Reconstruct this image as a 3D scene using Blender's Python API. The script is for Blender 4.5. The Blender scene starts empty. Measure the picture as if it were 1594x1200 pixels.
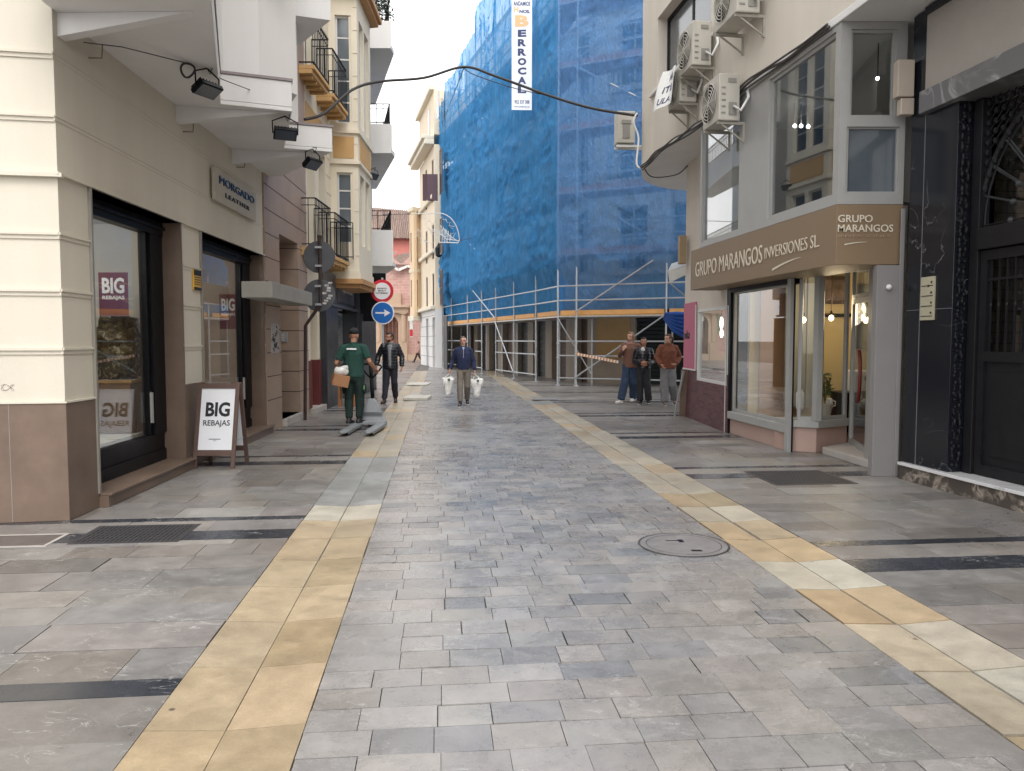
import bpy, bmesh, math, random
from mathutils import Vector, Matrix, noise
SC = bpy.context.scene
COL = SC.collection
rnd = random.Random(11)
rad = math.radians
SPLIT = {'dado', 'stone_jamb', 'bracket', 'shop_pillar', 'bay_cornice', 'bay_moulding', 'carved_jamb', 'ochre_panel', 'service_cover', 'sill', 'clamp', 'stay', 'strap', 'brick_dado', 'white_trim', 'roof_edge', 'stall_riser', 'pier', 'frame', 'quoin', 'shutter_box', 'dark_trim', 'cornice', 'attic_window', 'window', 'portal', 'plinth', 'side_wall', 'interior_wall', 'lower_wall', 'opening_trim', 'white_coping', 'wall', 'sign_board', 'fascia', 'step', 'black_trim', 'ledger', 'panel', 'leg', 'transom', 'guard_rail', 'ring', 'swoosh', 'keyhole'}

# ------------------------------------------------------------------ camera
FPX, CX, CY, HOR, CAMH = 1200.0, 797.0, 600.0, 529.0, 1.6
PITCH = math.atan((CY - HOR) / FPX)
cam = bpy.data.cameras.new('camera')
cam.sensor_fit = 'HORIZONTAL'; cam.sensor_width = 36.0
cam.lens = 36.0 * FPX / 1594.0
cam.clip_start = 0.05; cam.clip_end = 1500
camo = bpy.data.objects.new('camera', cam); COL.objects.link(camo)
camo.location = (0, 0, CAMH); camo.rotation_euler = (math.pi / 2 - PITCH, 0, 0)
SC.camera = camo

# ------------------------------------------------------------------ sky, sun, exposure
SUN_EL, SUN_AZ = rad(55), rad(168)          # azimuth measured clockwise from +Y
w = bpy.data.worlds.new('World'); SC.world = w; w.use_nodes = True
nt = w.node_tree; nt.nodes.clear()
sky = nt.nodes.new('ShaderNodeTexSky'); sky.sky_type = 'NISHITA'; sky.sun_disc = False
sky.sun_elevation = SUN_EL; sky.sun_rotation = SUN_AZ
sky.air_density = 1.2; sky.dust_density = 4.0
hs = nt.nodes.new('ShaderNodeHueSaturation'); hs.inputs['Saturation'].default_value = 0.12
mx = nt.nodes.new('ShaderNodeMix'); mx.data_type = 'RGBA'; mx.inputs[0].default_value = 0.5
mx.inputs[7].default_value = (11.6, 11.4, 11.2, 1)     # cloud layer radiance, same scale as the sky model
bg = nt.nodes.new('ShaderNodeBackground'); bg.inputs['Strength'].default_value = 0.15
wo = nt.nodes.new('ShaderNodeOutputWorld')
nt.links.new(sky.outputs[0], hs.inputs['Color']); nt.links.new(hs.outputs[0], mx.inputs[6])
nt.links.new(mx.outputs[2], bg.inputs['Color']); nt.links.new(bg.outputs[0], wo.inputs[0])
sd = bpy.data.lights.new('sun', 'SUN'); sd.energy = 0.7; sd.angle = rad(25); sd.color = (1, 0.97, 0.92)
so = bpy.data.objects.new('sun', sd); COL.objects.link(so)
sdir = Vector((math.sin(SUN_AZ) * math.cos(SUN_EL), math.cos(SUN_AZ) * math.cos(SUN_EL), math.sin(SUN_EL)))
so.rotation_euler = sdir.to_track_quat('Z', 'Y').to_euler(); so.location = (0, -5, 30)
SC.view_settings.view_transform = 'Standard'; SC.view_settings.look = 'None'
SC.view_settings.exposure = 0.80; SC.view_settings.gamma = 1.0
SC.cycles.max_bounces = 8; SC.cycles.transparent_max_bounces = 24
SC.cycles.diffuse_bounces = 4; SC.cycles.glossy_bounces = 4
SC.cycles.use_denoising = True

# ------------------------------------------------------------------ photo geometry helpers
def ray(px, py):
    x = (px - CX) / FPX; y = (CY - py) / FPX
    return Vector((x, math.cos(PITCH) + y * math.sin(PITCH), -math.sin(PITCH) + y * math.cos(PITCH)))
def G(px, py, z=0.0):
    d = ray(px, py); t = (z - CAMH) / d.z
    return Vector((d.x * t, d.y * t, z))
def AT(px, py, Y):
    d = ray(px, py); t = Y / d.y
    return Vector((d.x * t, Y, CAMH + d.z * t))
def ZP(py, Y): return AT(CX, py, Y).z

# ------------------------------------------------------------------ materials
def lin(v):
    v /= 255.0
    return v / 12.92 if v <= 0.04045 else ((v + 0.055) / 1.055) ** 2.4
def rgb(r, g, b, k=1.0): return (lin(r) * k, lin(g) * k, lin(b) * k, 1)
_M = {}
def mat(name, col, rough=0.6, var=0.12, scale=3.0, bump=0.0, bscale=40.0, metal=0.0, spec=0.5,
        dirt=0.0, coat=0.0, detail=6, emit=None, es=0.0, streak=False, alpha=None):
    if name in _M: return _M[name]
    m = bpy.data.materials.new(name); m.use_nodes = True; _M[name] = m
    t = m.node_tree; n = t.nodes; l = t.links
    b = n['Principled BSDF']
    b.inputs['Roughness'].default_value = rough; b.inputs['Metallic'].default_value = metal
    b.inputs['Specular IOR Level'].default_value = spec; b.inputs['Coat Weight'].default_value = coat
    tc = n.new('ShaderNodeTexCoord')
    src = tc.outputs['Object']
    if streak:
        mp = n.new('ShaderNodeMapping'); mp.inputs['Scale'].default_value = (1, 1, 0.18)
        l.new(src, mp.inputs[0]); src = mp.outputs[0]
    n1 = n.new('ShaderNodeTexNoise'); n1.inputs['Scale'].default_value = scale; n1.inputs['Detail'].default_value = detail
    n1.inputs['Roughness'].default_value = 0.62
    l.new(src, n1.inputs['Vector'])
    r = n.new('ShaderNodeValToRGB'); r.color_ramp.elements[0].position = 0.3; r.color_ramp.elements[1].position = 0.72
    lo = tuple(c * (1 - var) for c in col[:3]) + (1,); hi = tuple(min(1, c * (1 + var)) for c in col[:3]) + (1,)
    r.color_ramp.elements[0].color = lo; r.color_ramp.elements[1].color = hi
    l.new(n1.outputs[0], r.inputs[0]); out = r.outputs[0]
    if dirt > 0:
        n2 = n.new('ShaderNodeTexNoise'); n2.inputs['Scale'].default_value = scale * 0.45; n2.inputs['Detail'].default_value = 9
        l.new(src, n2.inputs['Vector'])
        r2 = n.new('ShaderNodeValToRGB'); r2.color_ramp.elements[0].position = 0.5; r2.color_ramp.elements[1].position = 0.75
        r2.color_ramp.elements[0].color = (0, 0, 0, 1); r2.color_ramp.elements[1].color = (dirt, dirt, dirt, 1)
        l.new(n2.outputs[0], r2.inputs[0])
        mm = n.new('ShaderNodeMix'); mm.data_type = 'RGBA'
        mm.inputs[7].default_value = tuple(c * 0.45 for c in col[:3]) + (1,)
        l.new(r2.outputs[0], mm.inputs[0]); l.new(out, mm.inputs[6]); out = mm.outputs[2]
    l.new(out, b.inputs['Base Color'])
    rr = n.new('ShaderNodeMapRange'); rr.inputs[3].default_value = max(0.02, rough - 0.12); rr.inputs[4].default_value = min(1, rough + 0.12)
    l.new(n1.outputs[0], rr.inputs[0]); l.new(rr.outputs[0], b.inputs['Roughness'])
    if bump > 0:
        n3 = n.new('ShaderNodeTexNoise'); n3.inputs['Scale'].default_value = bscale; n3.inputs['Detail'].default_value = 5
        l.new(tc.outputs['Object'], n3.inputs['Vector'])
        bp = n.new('ShaderNodeBump'); bp.inputs['Strength'].default_value = bump; bp.inputs['Distance'].default_value = 0.01
        l.new(n3.outputs[0], bp.inputs['Height']); l.new(bp.outputs[0], b.inputs['Normal'])
    if emit:
        b.inputs['Emission Color'].default_value = emit; b.inputs['Emission Strength'].default_value = es
    return m
def glass_mat(name, tint=(0.86, 0.89, 0.88), ior=1.55, extra=0.0, rough=0.0):
    m = bpy.data.materials.new(name); m.use_nodes = True; n = m.node_tree.nodes; l = m.node_tree.links; n.clear()
    o = n.new('ShaderNodeOutputMaterial'); mx = n.new('ShaderNodeMixShader'); tr = n.new('ShaderNodeBsdfTransparent')
    tr.inputs[0].default_value = (*tint, 1); gl = n.new('ShaderNodeBsdfGlossy'); gl.inputs['Roughness'].default_value = rough
    gl.inputs['Color'].default_value = (0.95, 0.97, 1, 1)
    lw = n.new('ShaderNodeLayerWeight'); lw.inputs[0].default_value = .5
    pw = n.new('ShaderNodeMath'); pw.operation = 'POWER'; pw.inputs[1].default_value = 4.0; l.new(lw.outputs['Facing'], pw.inputs[0])
    ad = n.new('ShaderNodeMapRange'); ad.inputs[3].default_value = extra; ad.inputs[4].default_value = .95
    l.new(pw.outputs[0], ad.inputs[0]); l.new(ad.outputs[0], mx.inputs[0]); l.new(tr.outputs[0], mx.inputs[1]); l.new(gl.outputs[0], mx.inputs[2])
    l.new(mx.outputs[0], o.inputs[0]); return m
def net_mat(name, col, tcol, amin, amax):
    m = bpy.data.materials.new(name); m.use_nodes = True; n = m.node_tree.nodes; l = m.node_tree.links; n.clear()
    o = n.new('ShaderNodeOutputMaterial')
    df = n.new('ShaderNodeBsdfDiffuse'); df.inputs[0].default_value = col
    tl = n.new('ShaderNodeBsdfTranslucent'); tl.inputs[0].default_value = tcol
    m1 = n.new('ShaderNodeMixShader'); m1.inputs[0].default_value = 0.45
    l.new(df.outputs[0], m1.inputs[1]); l.new(tl.outputs[0], m1.inputs[2])
    tr = n.new('ShaderNodeBsdfTransparent'); tr.inputs[0].default_value = (0.84, 0.93, 1, 1)
    tc = n.new('ShaderNodeTexCoord'); mp = n.new('ShaderNodeMapping'); mp.inputs['Scale'].default_value = (1.6, 1.6, 0.5)
    nz = n.new('ShaderNodeTexNoise'); nz.inputs['Scale'].default_value = 2.2; nz.inputs['Detail'].default_value = 8; nz.inputs['Roughness'].default_value = 0.7
    l.new(tc.outputs['Object'], mp.inputs[0]); l.new(mp.outputs[0], nz.inputs['Vector'])
    mr = n.new('ShaderNodeMapRange'); mr.inputs[1].default_value = 0.3; mr.inputs[2].default_value = 0.7
    mr.inputs[3].default_value = amin; mr.inputs[4].default_value = amax
    l.new(nz.outputs[0], mr.inputs[0])
    m2 = n.new('ShaderNodeMixShader'); l.new(mr.outputs[0], m2.inputs[0]); l.new(tr.outputs[0], m2.inputs[1]); l.new(m1.outputs[0], m2.inputs[2])
    bp = n.new('ShaderNodeBump'); bp.inputs['Strength'].default_value = 0.9; bp.inputs['Distance'].default_value = 0.08
    n4 = n.new('ShaderNodeTexNoise'); n4.inputs['Scale'].default_value = 7; n4.inputs['Detail'].default_value = 5; n4.inputs['Distortion'].default_value = 1.0
    mp2 = n.new('ShaderNodeMapping'); mp2.inputs['Scale'].default_value = (1.5, 1.5, 0.55)
    l.new(tc.outputs['Object'], mp2.inputs[0]); l.new(mp2.outputs[0], n4.inputs['Vector'])
    l.new(n4.outputs[0], bp.inputs['Height']); l.new(bp.outputs[0], df.inputs['Normal']); l.new(bp.outputs[0], tl.inputs['Normal'])
    l.new(m2.outputs[0], o.inputs[0]); return m
def emit_mat(name, col, s):
    m = bpy.data.materials.new(name); m.use_nodes = True; n = m.node_tree.nodes; b = n['Principled BSDF']
    b.inputs['Base Color'].default_value = (0.8, 0.8, 0.8, 1); b.inputs['Emission Color'].default_value = col; b.inputs['Emission Strength'].default_value = s
    return m
def brick_mat(name, c1, c2, mort, scale=1.0, bw=0.25, bh=0.075, ms=0.01, rot=None):
    m = bpy.data.materials.new(name); m.use_nodes = True; t = m.node_tree; n = t.nodes; l = t.links; b = n['Principled BSDF']
    tc = n.new('ShaderNodeTexCoord'); sp = n.new('ShaderNodeSeparateXYZ'); cb = n.new('ShaderNodeCombineXYZ'); ad = n.new('ShaderNodeMath')
    l.new(tc.outputs['Object'], sp.inputs[0]); l.new(sp.outputs[0], ad.inputs[0]); l.new(sp.outputs[1], ad.inputs[1])
    l.new(ad.outputs[0], cb.inputs[0]); l.new(sp.outputs[2], cb.inputs[1])
    br = n.new('ShaderNodeTexBrick'); br.inputs['Scale'].default_value = scale; br.inputs['Brick Width'].default_value = bw
    br.inputs['Row Height'].default_value = bh; br.inputs['Mortar Size'].default_value = ms
    br.inputs['Color1'].default_value = c1; br.inputs['Color2'].default_value = c2; br.inputs['Mortar'].default_value = mort
    l.new(cb.outputs[0], br.inputs['Vector'])
    nz = n.new('ShaderNodeTexNoise'); nz.inputs['Scale'].default_value = 3; nz.inputs['Detail'].default_value = 8; l.new(tc.outputs['Object'], nz.inputs['Vector'])
    mr = n.new('ShaderNodeMapRange'); mr.inputs[3].default_value = 0.7; mr.inputs[4].default_value = 1.3; l.new(nz.outputs[0], mr.inputs[0])
    vm = n.new('ShaderNodeVectorMath'); vm.operation = 'SCALE'; l.new(br.outputs[0], vm.inputs[0]); l.new(mr.outputs[0], vm.inputs['Scale'])
    l.new(vm.outputs[0], b.inputs['Base Color']); b.inputs['Roughness'].default_value = 0.8
    bp = n.new('ShaderNodeBump'); bp.inputs['Strength'].default_value = 0.5; bp.inputs['Distance'].default_value = 0.01; bp.invert = True
    l.new(br.outputs[1], bp.inputs['Height']); l.new(bp.outputs[0], b.inputs['Normal'])
    return m
def marble_mat(name, base, vein, rough=0.2, scale=2.0, thr=0.03):
    m = bpy.data.materials.new(name); m.use_nodes = True; t = m.node_tree; n = t.nodes; l = t.links; b = n['Principled BSDF']
    tc = n.new('ShaderNodeTexCoord')
    n1 = n.new('ShaderNodeTexNoise'); n1.inputs['Scale'].default_value = scale; n1.inputs['Detail'].default_value = 6; n1.inputs['Distortion'].default_value = 1.2
    l.new(tc.outputs['Object'], n1.inputs['Vector'])
    s = n.new('ShaderNodeMath'); s.operation = 'SUBTRACT'; s.inputs[1].default_value = 0.5; l.new(n1.outputs[0], s.inputs[0])
    a = n.new('ShaderNodeMath'); a.operation = 'ABSOLUTE'; l.new(s.outputs[0], a.inputs[0])
    r = n.new('ShaderNodeValToRGB'); r.color_ramp.elements[0].position = 0; r.color_ramp.elements[1].position = thr
    r.color_ramp.elements[0].color = vein; r.color_ramp.elements[1].color = base
    l.new(a.outputs[0], r.inputs[0])
    n2 = n.new('ShaderNodeTexNoise'); n2.inputs['Scale'].default_value = scale * .7; n2.inputs['Detail'].default_value = 4; l.new(tc.outputs['Object'], n2.inputs['Vector'])
    r2 = n.new('ShaderNodeValToRGB'); r2.color_ramp.elements[0].position = .5; r2.color_ramp.elements[1].position = .62
    l.new(n2.outputs[0], r2.inputs[0])
    mm = n.new('ShaderNodeMix'); mm.data_type = 'RGBA'; mm.inputs[6].default_value = base
    l.new(r2.outputs[0], mm.inputs[0]); l.new(r.outputs[0], mm.inputs[7]); l.new(mm.outputs[2], b.inputs['Base Color'])
    b.inputs['Roughness'].default_value = rough
    return m
def slab_mat(name, r0, r1, spec=0.5, vein=0.5, bump=0.25):
    """stone slabs: colour of each slab from the mesh, grain, veins, wear and uneven polish from noise"""
    m = bpy.data.materials.new(name); m.use_nodes = True; t = m.node_tree; n = t.nodes; l = t.links; b = n['Principled BSDF']
    at = n.new('ShaderNodeAttribute'); at.attribute_name = 'Col'
    tc = n.new('ShaderNodeTexCoord')
    def nz(sc, de, di=0, ro=.6):
        x = n.new('ShaderNodeTexNoise'); x.inputs['Scale'].default_value = sc; x.inputs['Detail'].default_value = de
        x.inputs['Distortion'].default_value = di; x.inputs['Roughness'].default_value = ro; l.new(tc.outputs['Object'], x.inputs['Vector']); return x.outputs[0]
    a = nz(6, 12, .35, .75); c = nz(0.55, 5); d = nz(90, 3)
    def mr(src, f0, f1, t0, t1):
        x = n.new('ShaderNodeMapRange'); x.inputs[1].default_value = f0; x.inputs[2].default_value = f1; x.inputs[3].default_value = t0; x.inputs[4].default_value = t1
        l.new(src, x.inputs[0]); return x.outputs[0]
    def mul(x, y, op='MULTIPLY'):
        z = n.new('ShaderNodeMath'); z.operation = op; l.new(x, z.inputs[0]); l.new(y, z.inputs[1]); return z.outputs[0]
    k = mul(mul(mul(mr(a, .3, .7, .82, 1.18), mr(c, .3, .7, .84, 1.14)), mr(d, .2, .8, .88, 1.12)), mr(nz(2.2, 12, .5, .75), .35, .65, .86, 1.12))
    vm = n.new('ShaderNodeVectorMath'); vm.operation = 'SCALE'; l.new(at.outputs['Color'], vm.inputs[0]); l.new(k, vm.inputs['Scale'])
    # pale veins: thin zero crossings of a stretched noise, only in patches
    mp = n.new('ShaderNodeMapping'); mp.inputs['Rotation'].default_value = (0, 0, 0.6); mp.inputs['Scale'].default_value = (1, 2.6, 1)
    l.new(tc.outputs['Object'], mp.inputs[0])
    v = n.new('ShaderNodeTexNoise'); v.inputs['Scale'].default_value = 3.1; v.inputs['Detail'].default_value = 4; v.inputs['Distortion'].default_value = 1.5
    l.new(mp.outputs[0], v.inputs['Vector'])
    s = n.new('ShaderNodeMath'); s.operation = 'SUBTRACT'; s.inputs[1].default_value = .5; l.new(v.outputs[0], s.inputs[0])
    ab = n.new('ShaderNodeMath'); ab.operation = 'ABSOLUTE'; l.new(s.outputs[0], ab.inputs[0])
    vf = mul(mr(ab.outputs[0], 0, .009, vein, 0), mr(nz(1.7, 3), .48, .58, 0, 1))
    mm = n.new('ShaderNodeMix'); mm.data_type = 'RGBA'; mm.inputs[7].default_value = (.55, .55, .53, 1)
    l.new(vf, mm.inputs[0]); l.new(vm.outputs[0], mm.inputs[6])
    # small dark spots (gum, grime)
    vo = n.new('ShaderNodeTexVoronoi'); vo.inputs['Scale'].default_value = 2.3; l.new(tc.outputs['Object'], vo.inputs['Vector'])
    sp = mr(vo.outputs['Distance'], .026, .042, .8, 0)
    m3 = n.new('ShaderNodeMix'); m3.data_type = 'RGBA'; m3.inputs[7].default_value = (.045, .042, .04, 1)
    l.new(mul(sp, mr(nz(.9, 2), .44, .5, 0, 1)), m3.inputs[0]); l.new(mm.outputs[2], m3.inputs[6])
    l.new(m3.outputs[2], b.inputs['Base Color'])
    b.inputs['Specular IOR Level'].default_value = spec
    l.new(mr(mul(a, mr(c, .35, .65, .75, 1.25)), .3, .65, r0, r1), b.inputs['Roughness'])
    bp = n.new('ShaderNodeBump'); bp.inputs['Strength'].default_value = bump; bp.inputs['Distance'].default_value = .006
    l.new(mul(a, mr(d, 0, 1, .8, 1.1)), bp.inputs['Height']); l.new(bp.outputs[0], b.inputs['Normal'])
    return m

# ------------------------------------------------------------------ mesh helpers
IDM = lambda a, b, c: Vector((a, b, c))
class MB:
    def __init__(s): s.bm = bmesh.new()
    def face(s, pts):
        try: return s.bm.faces.new([s.bm.verts.new(p) for p in pts])
        except ValueError: return None
    def box(s, a0, a1, b0, b1, c0, c1, M=IDM):
        P = [M(a, b, c) for c in (c0, c1) for a, b in ((a0, b0), (a1, b0), (a1, b1), (a0, b1))]
        v = [s.bm.verts.new(p) for p in P]
        for f in ((0, 3, 2, 1), (4, 5, 6, 7), (0, 1, 5, 4), (1, 2, 6, 5), (2, 3, 7, 6), (3, 0, 4, 7)):
            s.bm.faces.new([v[i] for i in f])
        return s
    def prism(s, poly, z0, z1, M=IDM):
        n = len(poly); lo = [s.bm.verts.new(M(p[0], p[1], z0)) for p in poly]; hi = [s.bm.verts.new(M(p[0], p[1], z1)) for p in poly]
        s.bm.faces.new(lo[::-1]); s.bm.faces.new(hi)
        for i in range(n): s.bm.faces.new([lo[i], lo[(i + 1) % n], hi[(i + 1) % n], hi[i]])
        return s
    def tube(s, pts, r, n=8, r2=None):
        """rings along a path; r may be a list or (rx, ry) ellipses"""
        pts = [Vector(p) for p in pts]; N = len(pts); rs = r if isinstance(r, list) else [r] * N
        rings = []; prev = None
        for i, p in enumerate(pts):
            t = (pts[min(i + 1, N - 1)] - pts[max(i - 1, 0)]).normalized()
            up = prev if prev else (Vector((0, 0, 1)) if abs(t.z) < .9 else Vector((1, 0, 0)))
            a = (up - t * up.dot(t)).normalized(); prev = a; b = t.cross(a)
            rings.append([s.bm.verts.new(p + a * rs[i] * math.cos(k * 2 * math.pi / n) + b * rs[i] * math.sin(k * 2 * math.pi / n)) for k in range(n)])
        for i in range(N - 1):
            for k in range(n): s.bm.faces.new([rings[i][k], rings[i][(k + 1) % n], rings[i + 1][(k + 1) % n], rings[i + 1][k]])
        s.bm.faces.new(rings[0][::-1]); s.bm.faces.new(rings[-1]); return s
    def bar(s, p, q, w, h):
        p, q = Vector(p), Vector(q); t = (q - p).normalized()
        up = Vector((0, 0, 1)) if abs(t.z) < .95 else Vector((0, 1, 0))
        a = t.cross(up).normalized(); b = a.cross(t)
        v = [s.bm.verts.new(c + a * i * w / 2 + b * j * h / 2) for c in (p, q) for i, j in ((-1, -1), (1, -1), (1, 1), (-1, 1))]
        for f in ((0, 3, 2, 1), (4, 5, 6, 7), (0, 1, 5, 4), (1, 2, 6, 5), (2, 3, 7, 6), (3, 0, 4, 7)): s.bm.faces.new([v[i] for i in f])
        return s
    def ball(s, c, r, seg=12, rng=8, jit=0, M=None):
        c = Vector(c); r = r if isinstance(r, (tuple, list)) else (r, r, r)
        res = bmesh.ops.create_uvsphere(s.bm, u_segments=seg, v_segments=rng, radius=1)
        for v in res['verts']:
            k = 1 + (noise.noise(v.co * 2.3 + c * 3) * jit if jit else 0)
            v.co = Vector((v.co.x * r[0] * k, v.co.y * r[1] * k, v.co.z * r[2] * k)) + c
        return s
    def lathe(s, c, prof, n=16, axis='Z', M=None):
        c = Vector(c); rings = []
        for r, h in prof:
            ring = []
            for k in range(n):
                x, y = r * math.cos(k * 2 * math.pi / n), r * math.sin(k * 2 * math.pi / n)
                v = Vector((x, y, h)) if axis == 'Z' else (Vector((x, -h, y)) if axis == 'Y' else Vector((h, x, y)))
                if M: v = M @ v
                ring.append(s.bm.verts.new(c + v))
            rings.append(ring)
        for i in range(len(rings) - 1):
            for k in range(n): s.bm.faces.new([rings[i][k], rings[i][(k + 1) % n], rings[i + 1][(k + 1) % n], rings[i + 1][k]])
        s.bm.faces.new(rings[0][::-1]); s.bm.faces.new(rings[-1]); return s
    def build(s, name, m, parent=None, bevel=0, smooth=False, label=None):
        bmesh.ops.recalc_face_normals(s.bm, faces=s.bm.faces[:])
        me = bpy.data.meshes.new(name); s.bm.to_mesh(me); s.bm.free()
        for mm in (m if isinstance(m, (list, tuple)) else [m]): me.materials.append(mm)
        if smooth:
            for p in me.polygons: p.use_smooth = True
        o = bpy.data.objects.new(name, me); COL.objects.link(o)
        if bevel:
            b = o.modifiers.new('bevel', 'BEVEL'); b.width = bevel; b.segments = 2; b.limit_method = 'ANGLE'
        if parent: par(o, parent)
        if label: o['label'] = label
        return o
def par(o, p):
    o.parent = p
    if p.type == 'EMPTY': o.matrix_parent_inverse = Matrix.Translation(-p.location)
def tag(o, label=None, cat=None, group=None, kind=None):
    if label: o['label'] = label
    if cat: o['category'] = cat
    if group: o['group'] = group
    if kind: o['kind'] = kind
    return o
def thing(name, label, cat, loc=(0, 0, 0), group=None):
    o = bpy.data.objects.new(name, None); COL.objects.link(o); o.location = loc; o.empty_display_size = .2
    return tag(o, label, cat, group)
def copy_tree(o, parent=None, top=True):
    c = o.copy(); COL.objects.link(c)
    if parent: c.parent = parent
    for ch in [x for x in bpy.data.objects if x.parent == o]: copy_tree(ch, c, False)
    return c
def text(s, place, w, h, m, name='lettering', parent=None, depth=0.006, bold=0.0, shear=0.0, space=1.0):
    """letters scaled to a w x h box; place(x, y, d) maps the box to the world"""
    cu = bpy.data.curves.new(name, 'FONT'); cu.body = s; cu.size = 1; cu.extrude = 0.5; cu.offset = bold; cu.shear = shear
    cu.space_character = space; cu.align_x = 'LEFT'; cu.resolution_u = 3
    tmp = bpy.data.objects.new(name, cu); COL.objects.link(tmp)
    dg = bpy.context.evaluated_depsgraph_get(); dg.update()
    me = bpy.data.meshes.new_from_object(tmp.evaluated_get(dg)); bpy.data.objects.remove(tmp)
    xs = [v.co.x for v in me.vertices]; ys = [v.co.y for v in me.vertices]
    x0, x1, y0, y1 = min(xs), max(xs), min(ys), max(ys)
    for v in me.vertices:
        v.co = place((v.co.x - x0) / (x1 - x0) * w, (v.co.y - y0) / (y1 - y0) * h, (v.co.z + .5) * depth)
    me.materials.clear(); me.materials.append(m)
    o = bpy.data.objects.new(name, me); COL.objects.link(o)
    if parent: par(o, parent)
    return o

class Fac:
    """a vertical facade plane: u along it, v out towards the street, z up"""
    def __init__(s, p0, p1, side=None):
        s.p0 = Vector((p0[0], p0[1], 0)); p1 = Vector((p1[0], p1[1], 0)); s.u = (p1 - s.p0).normalized(); s.len = (p1 - s.p0).length
        s.n = Vector((s.u.y, -s.u.x, 0))
        ref = Vector((side[0], side[1], 0)) if side else Vector((0, 0, 0))
        if s.n.dot(ref - s.p0) < 0: s.n = -s.n
    def pt(s, u, v, z): return s.p0 + s.u * u + s.n * v + Vector((0, 0, z))
    def hit(s, px, py, v=0.0):
        d = ray(px, py); o = Vector((0, 0, CAMH)); q = s.p0 + s.n * v
        t = (q - o).dot(s.n) / d.dot(s.n); P = o + d * t
        return (P - s.p0).dot(s.u), P.z
    def uo(s, px, py=529, v=0.0): return s.hit(px, py, v)[0]
    def z(s, px, py, v=0.0): return s.hit(px, py, v)[1]

def fwall(mb, f, u0, u1, z0, z1, ops=(), th=0.3, v=0.0, back=True):
    """wall slab with rectangular openings (u0,u1,z0,z1), reveals included"""
    us = sorted({u0, u1} | {min(max(x, u0), u1) for o in ops for x in o[:2]}); zs = sorted({z0, z1} | {min(max(x, z0), z1) for o in ops for x in o[2:4]})
    def solid(i, j):
        if i < 0 or j < 0 or i >= len(us) - 1 or j >= len(zs) - 1: return False
        cu, cz = (us[i] + us[i + 1]) / 2, (zs[j] + zs[j + 1]) / 2
        return not any(o[0] < cu < o[1] and o[2] < cz < o[3] for o in ops)
    P = lambda u, vv, z: f.pt(u, vv, z)
    for i in range(len(us) - 1):
        for j in range(len(zs) - 1):
            if not solid(i, j): continue
            a, b, c, d = us[i], us[i + 1], zs[j], zs[j + 1]
            mb.face([P(a, v, c), P(b, v, c), P(b, v, d), P(a, v, d)])
            if back: mb.face([P(a, v - th, c), P(a, v - th, d), P(b, v - th, d), P(b, v - th, c)])
            if not solid(i - 1, j): mb.face([P(a, v, c), P(a, v, d), P(a, v - th, d), P(a, v - th, c)])
            if not solid(i + 1, j): mb.face([P(b, v, c), P(b, v - th, c), P(b, v - th, d), P(b, v, d)])
            if not solid(i, j - 1): mb.face([P(a, v, c), P(a, v - th, c), P(b, v - th, c), P(b, v, c)])
            if not solid(i, j + 1): mb.face([P(a, v, d), P(b, v, d), P(b, v - th, d), P(a, v - th, d)])
    bmesh.ops.remove_doubles(mb.bm, verts=mb.bm.verts[:], dist=1e-4)
    return mb
def window(parent, f, u0, u1, z0, z1, v, fm, pm, nx=1, nz=0, fw=.05, d=.05, name='window', label=None):
    """a framed window standing in the opening: frame mesh, glazing bars, one pane sheet as sub-part"""
    mb = MB(); M = f.pt
    mb.box(u0, u0 + fw, v - d, v, z0, z1, M); mb.box(u1 - fw, u1, v - d, v, z0, z1, M)
    mb.box(u0 + fw, u1 - fw, v - d, v, z0, z0 + fw, M); mb.box(u0 + fw, u1 - fw, v - d, v, z1 - fw, z1, M)
    for i in range(1, nx):
        c = u0 + (u1 - u0) * i / nx; mb.box(c - fw * .4, c + fw * .4, v - d * .9, v - .004, z0 + fw, z1 - fw, M)
    for i in range(1, nz + 1):
        c = z0 + (z1 - z0) * i / (nz + 1); mb.box(u0 + fw, u1 - fw, v - d * .8, v - .008, c - fw * .35, c + fw * .35, M)
    o = mb.build(name, fm, parent, label=label)
    p = MB(); p.box(u0 + fw * .5, u1 - fw * .5, v - d * .6, v - d * .6 + .008, z0 + fw * .5, z1 - fw * .5, M)
    p.build('pane', pm, o)
    return o
def railing(parent, pts, z0, z1, m, step=.11, name='railing', r=.009):
    mb = MB()
    for a, b in zip(pts[:-1], pts[1:]):
        a, b = Vector(a), Vector(b); L = (b - a).length
        for z in (z0 + .06, z1):
            mb.bar((a.x, a.y, z), (b.x, b.y, z), .035, .02)
        mb.bar((a.x, a.y, z1 - .14), (b.x, b.y, z1 - .14), .015, .015)
        k = max(1, int(L / step))
        for i in range(k + 1):
            q = a.lerp(b, i / k); mb.bar((q.x, q.y, z0), (q.x, q.y, z1), r * 2, r * 2)
    return mb.build(name, m, parent)
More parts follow.
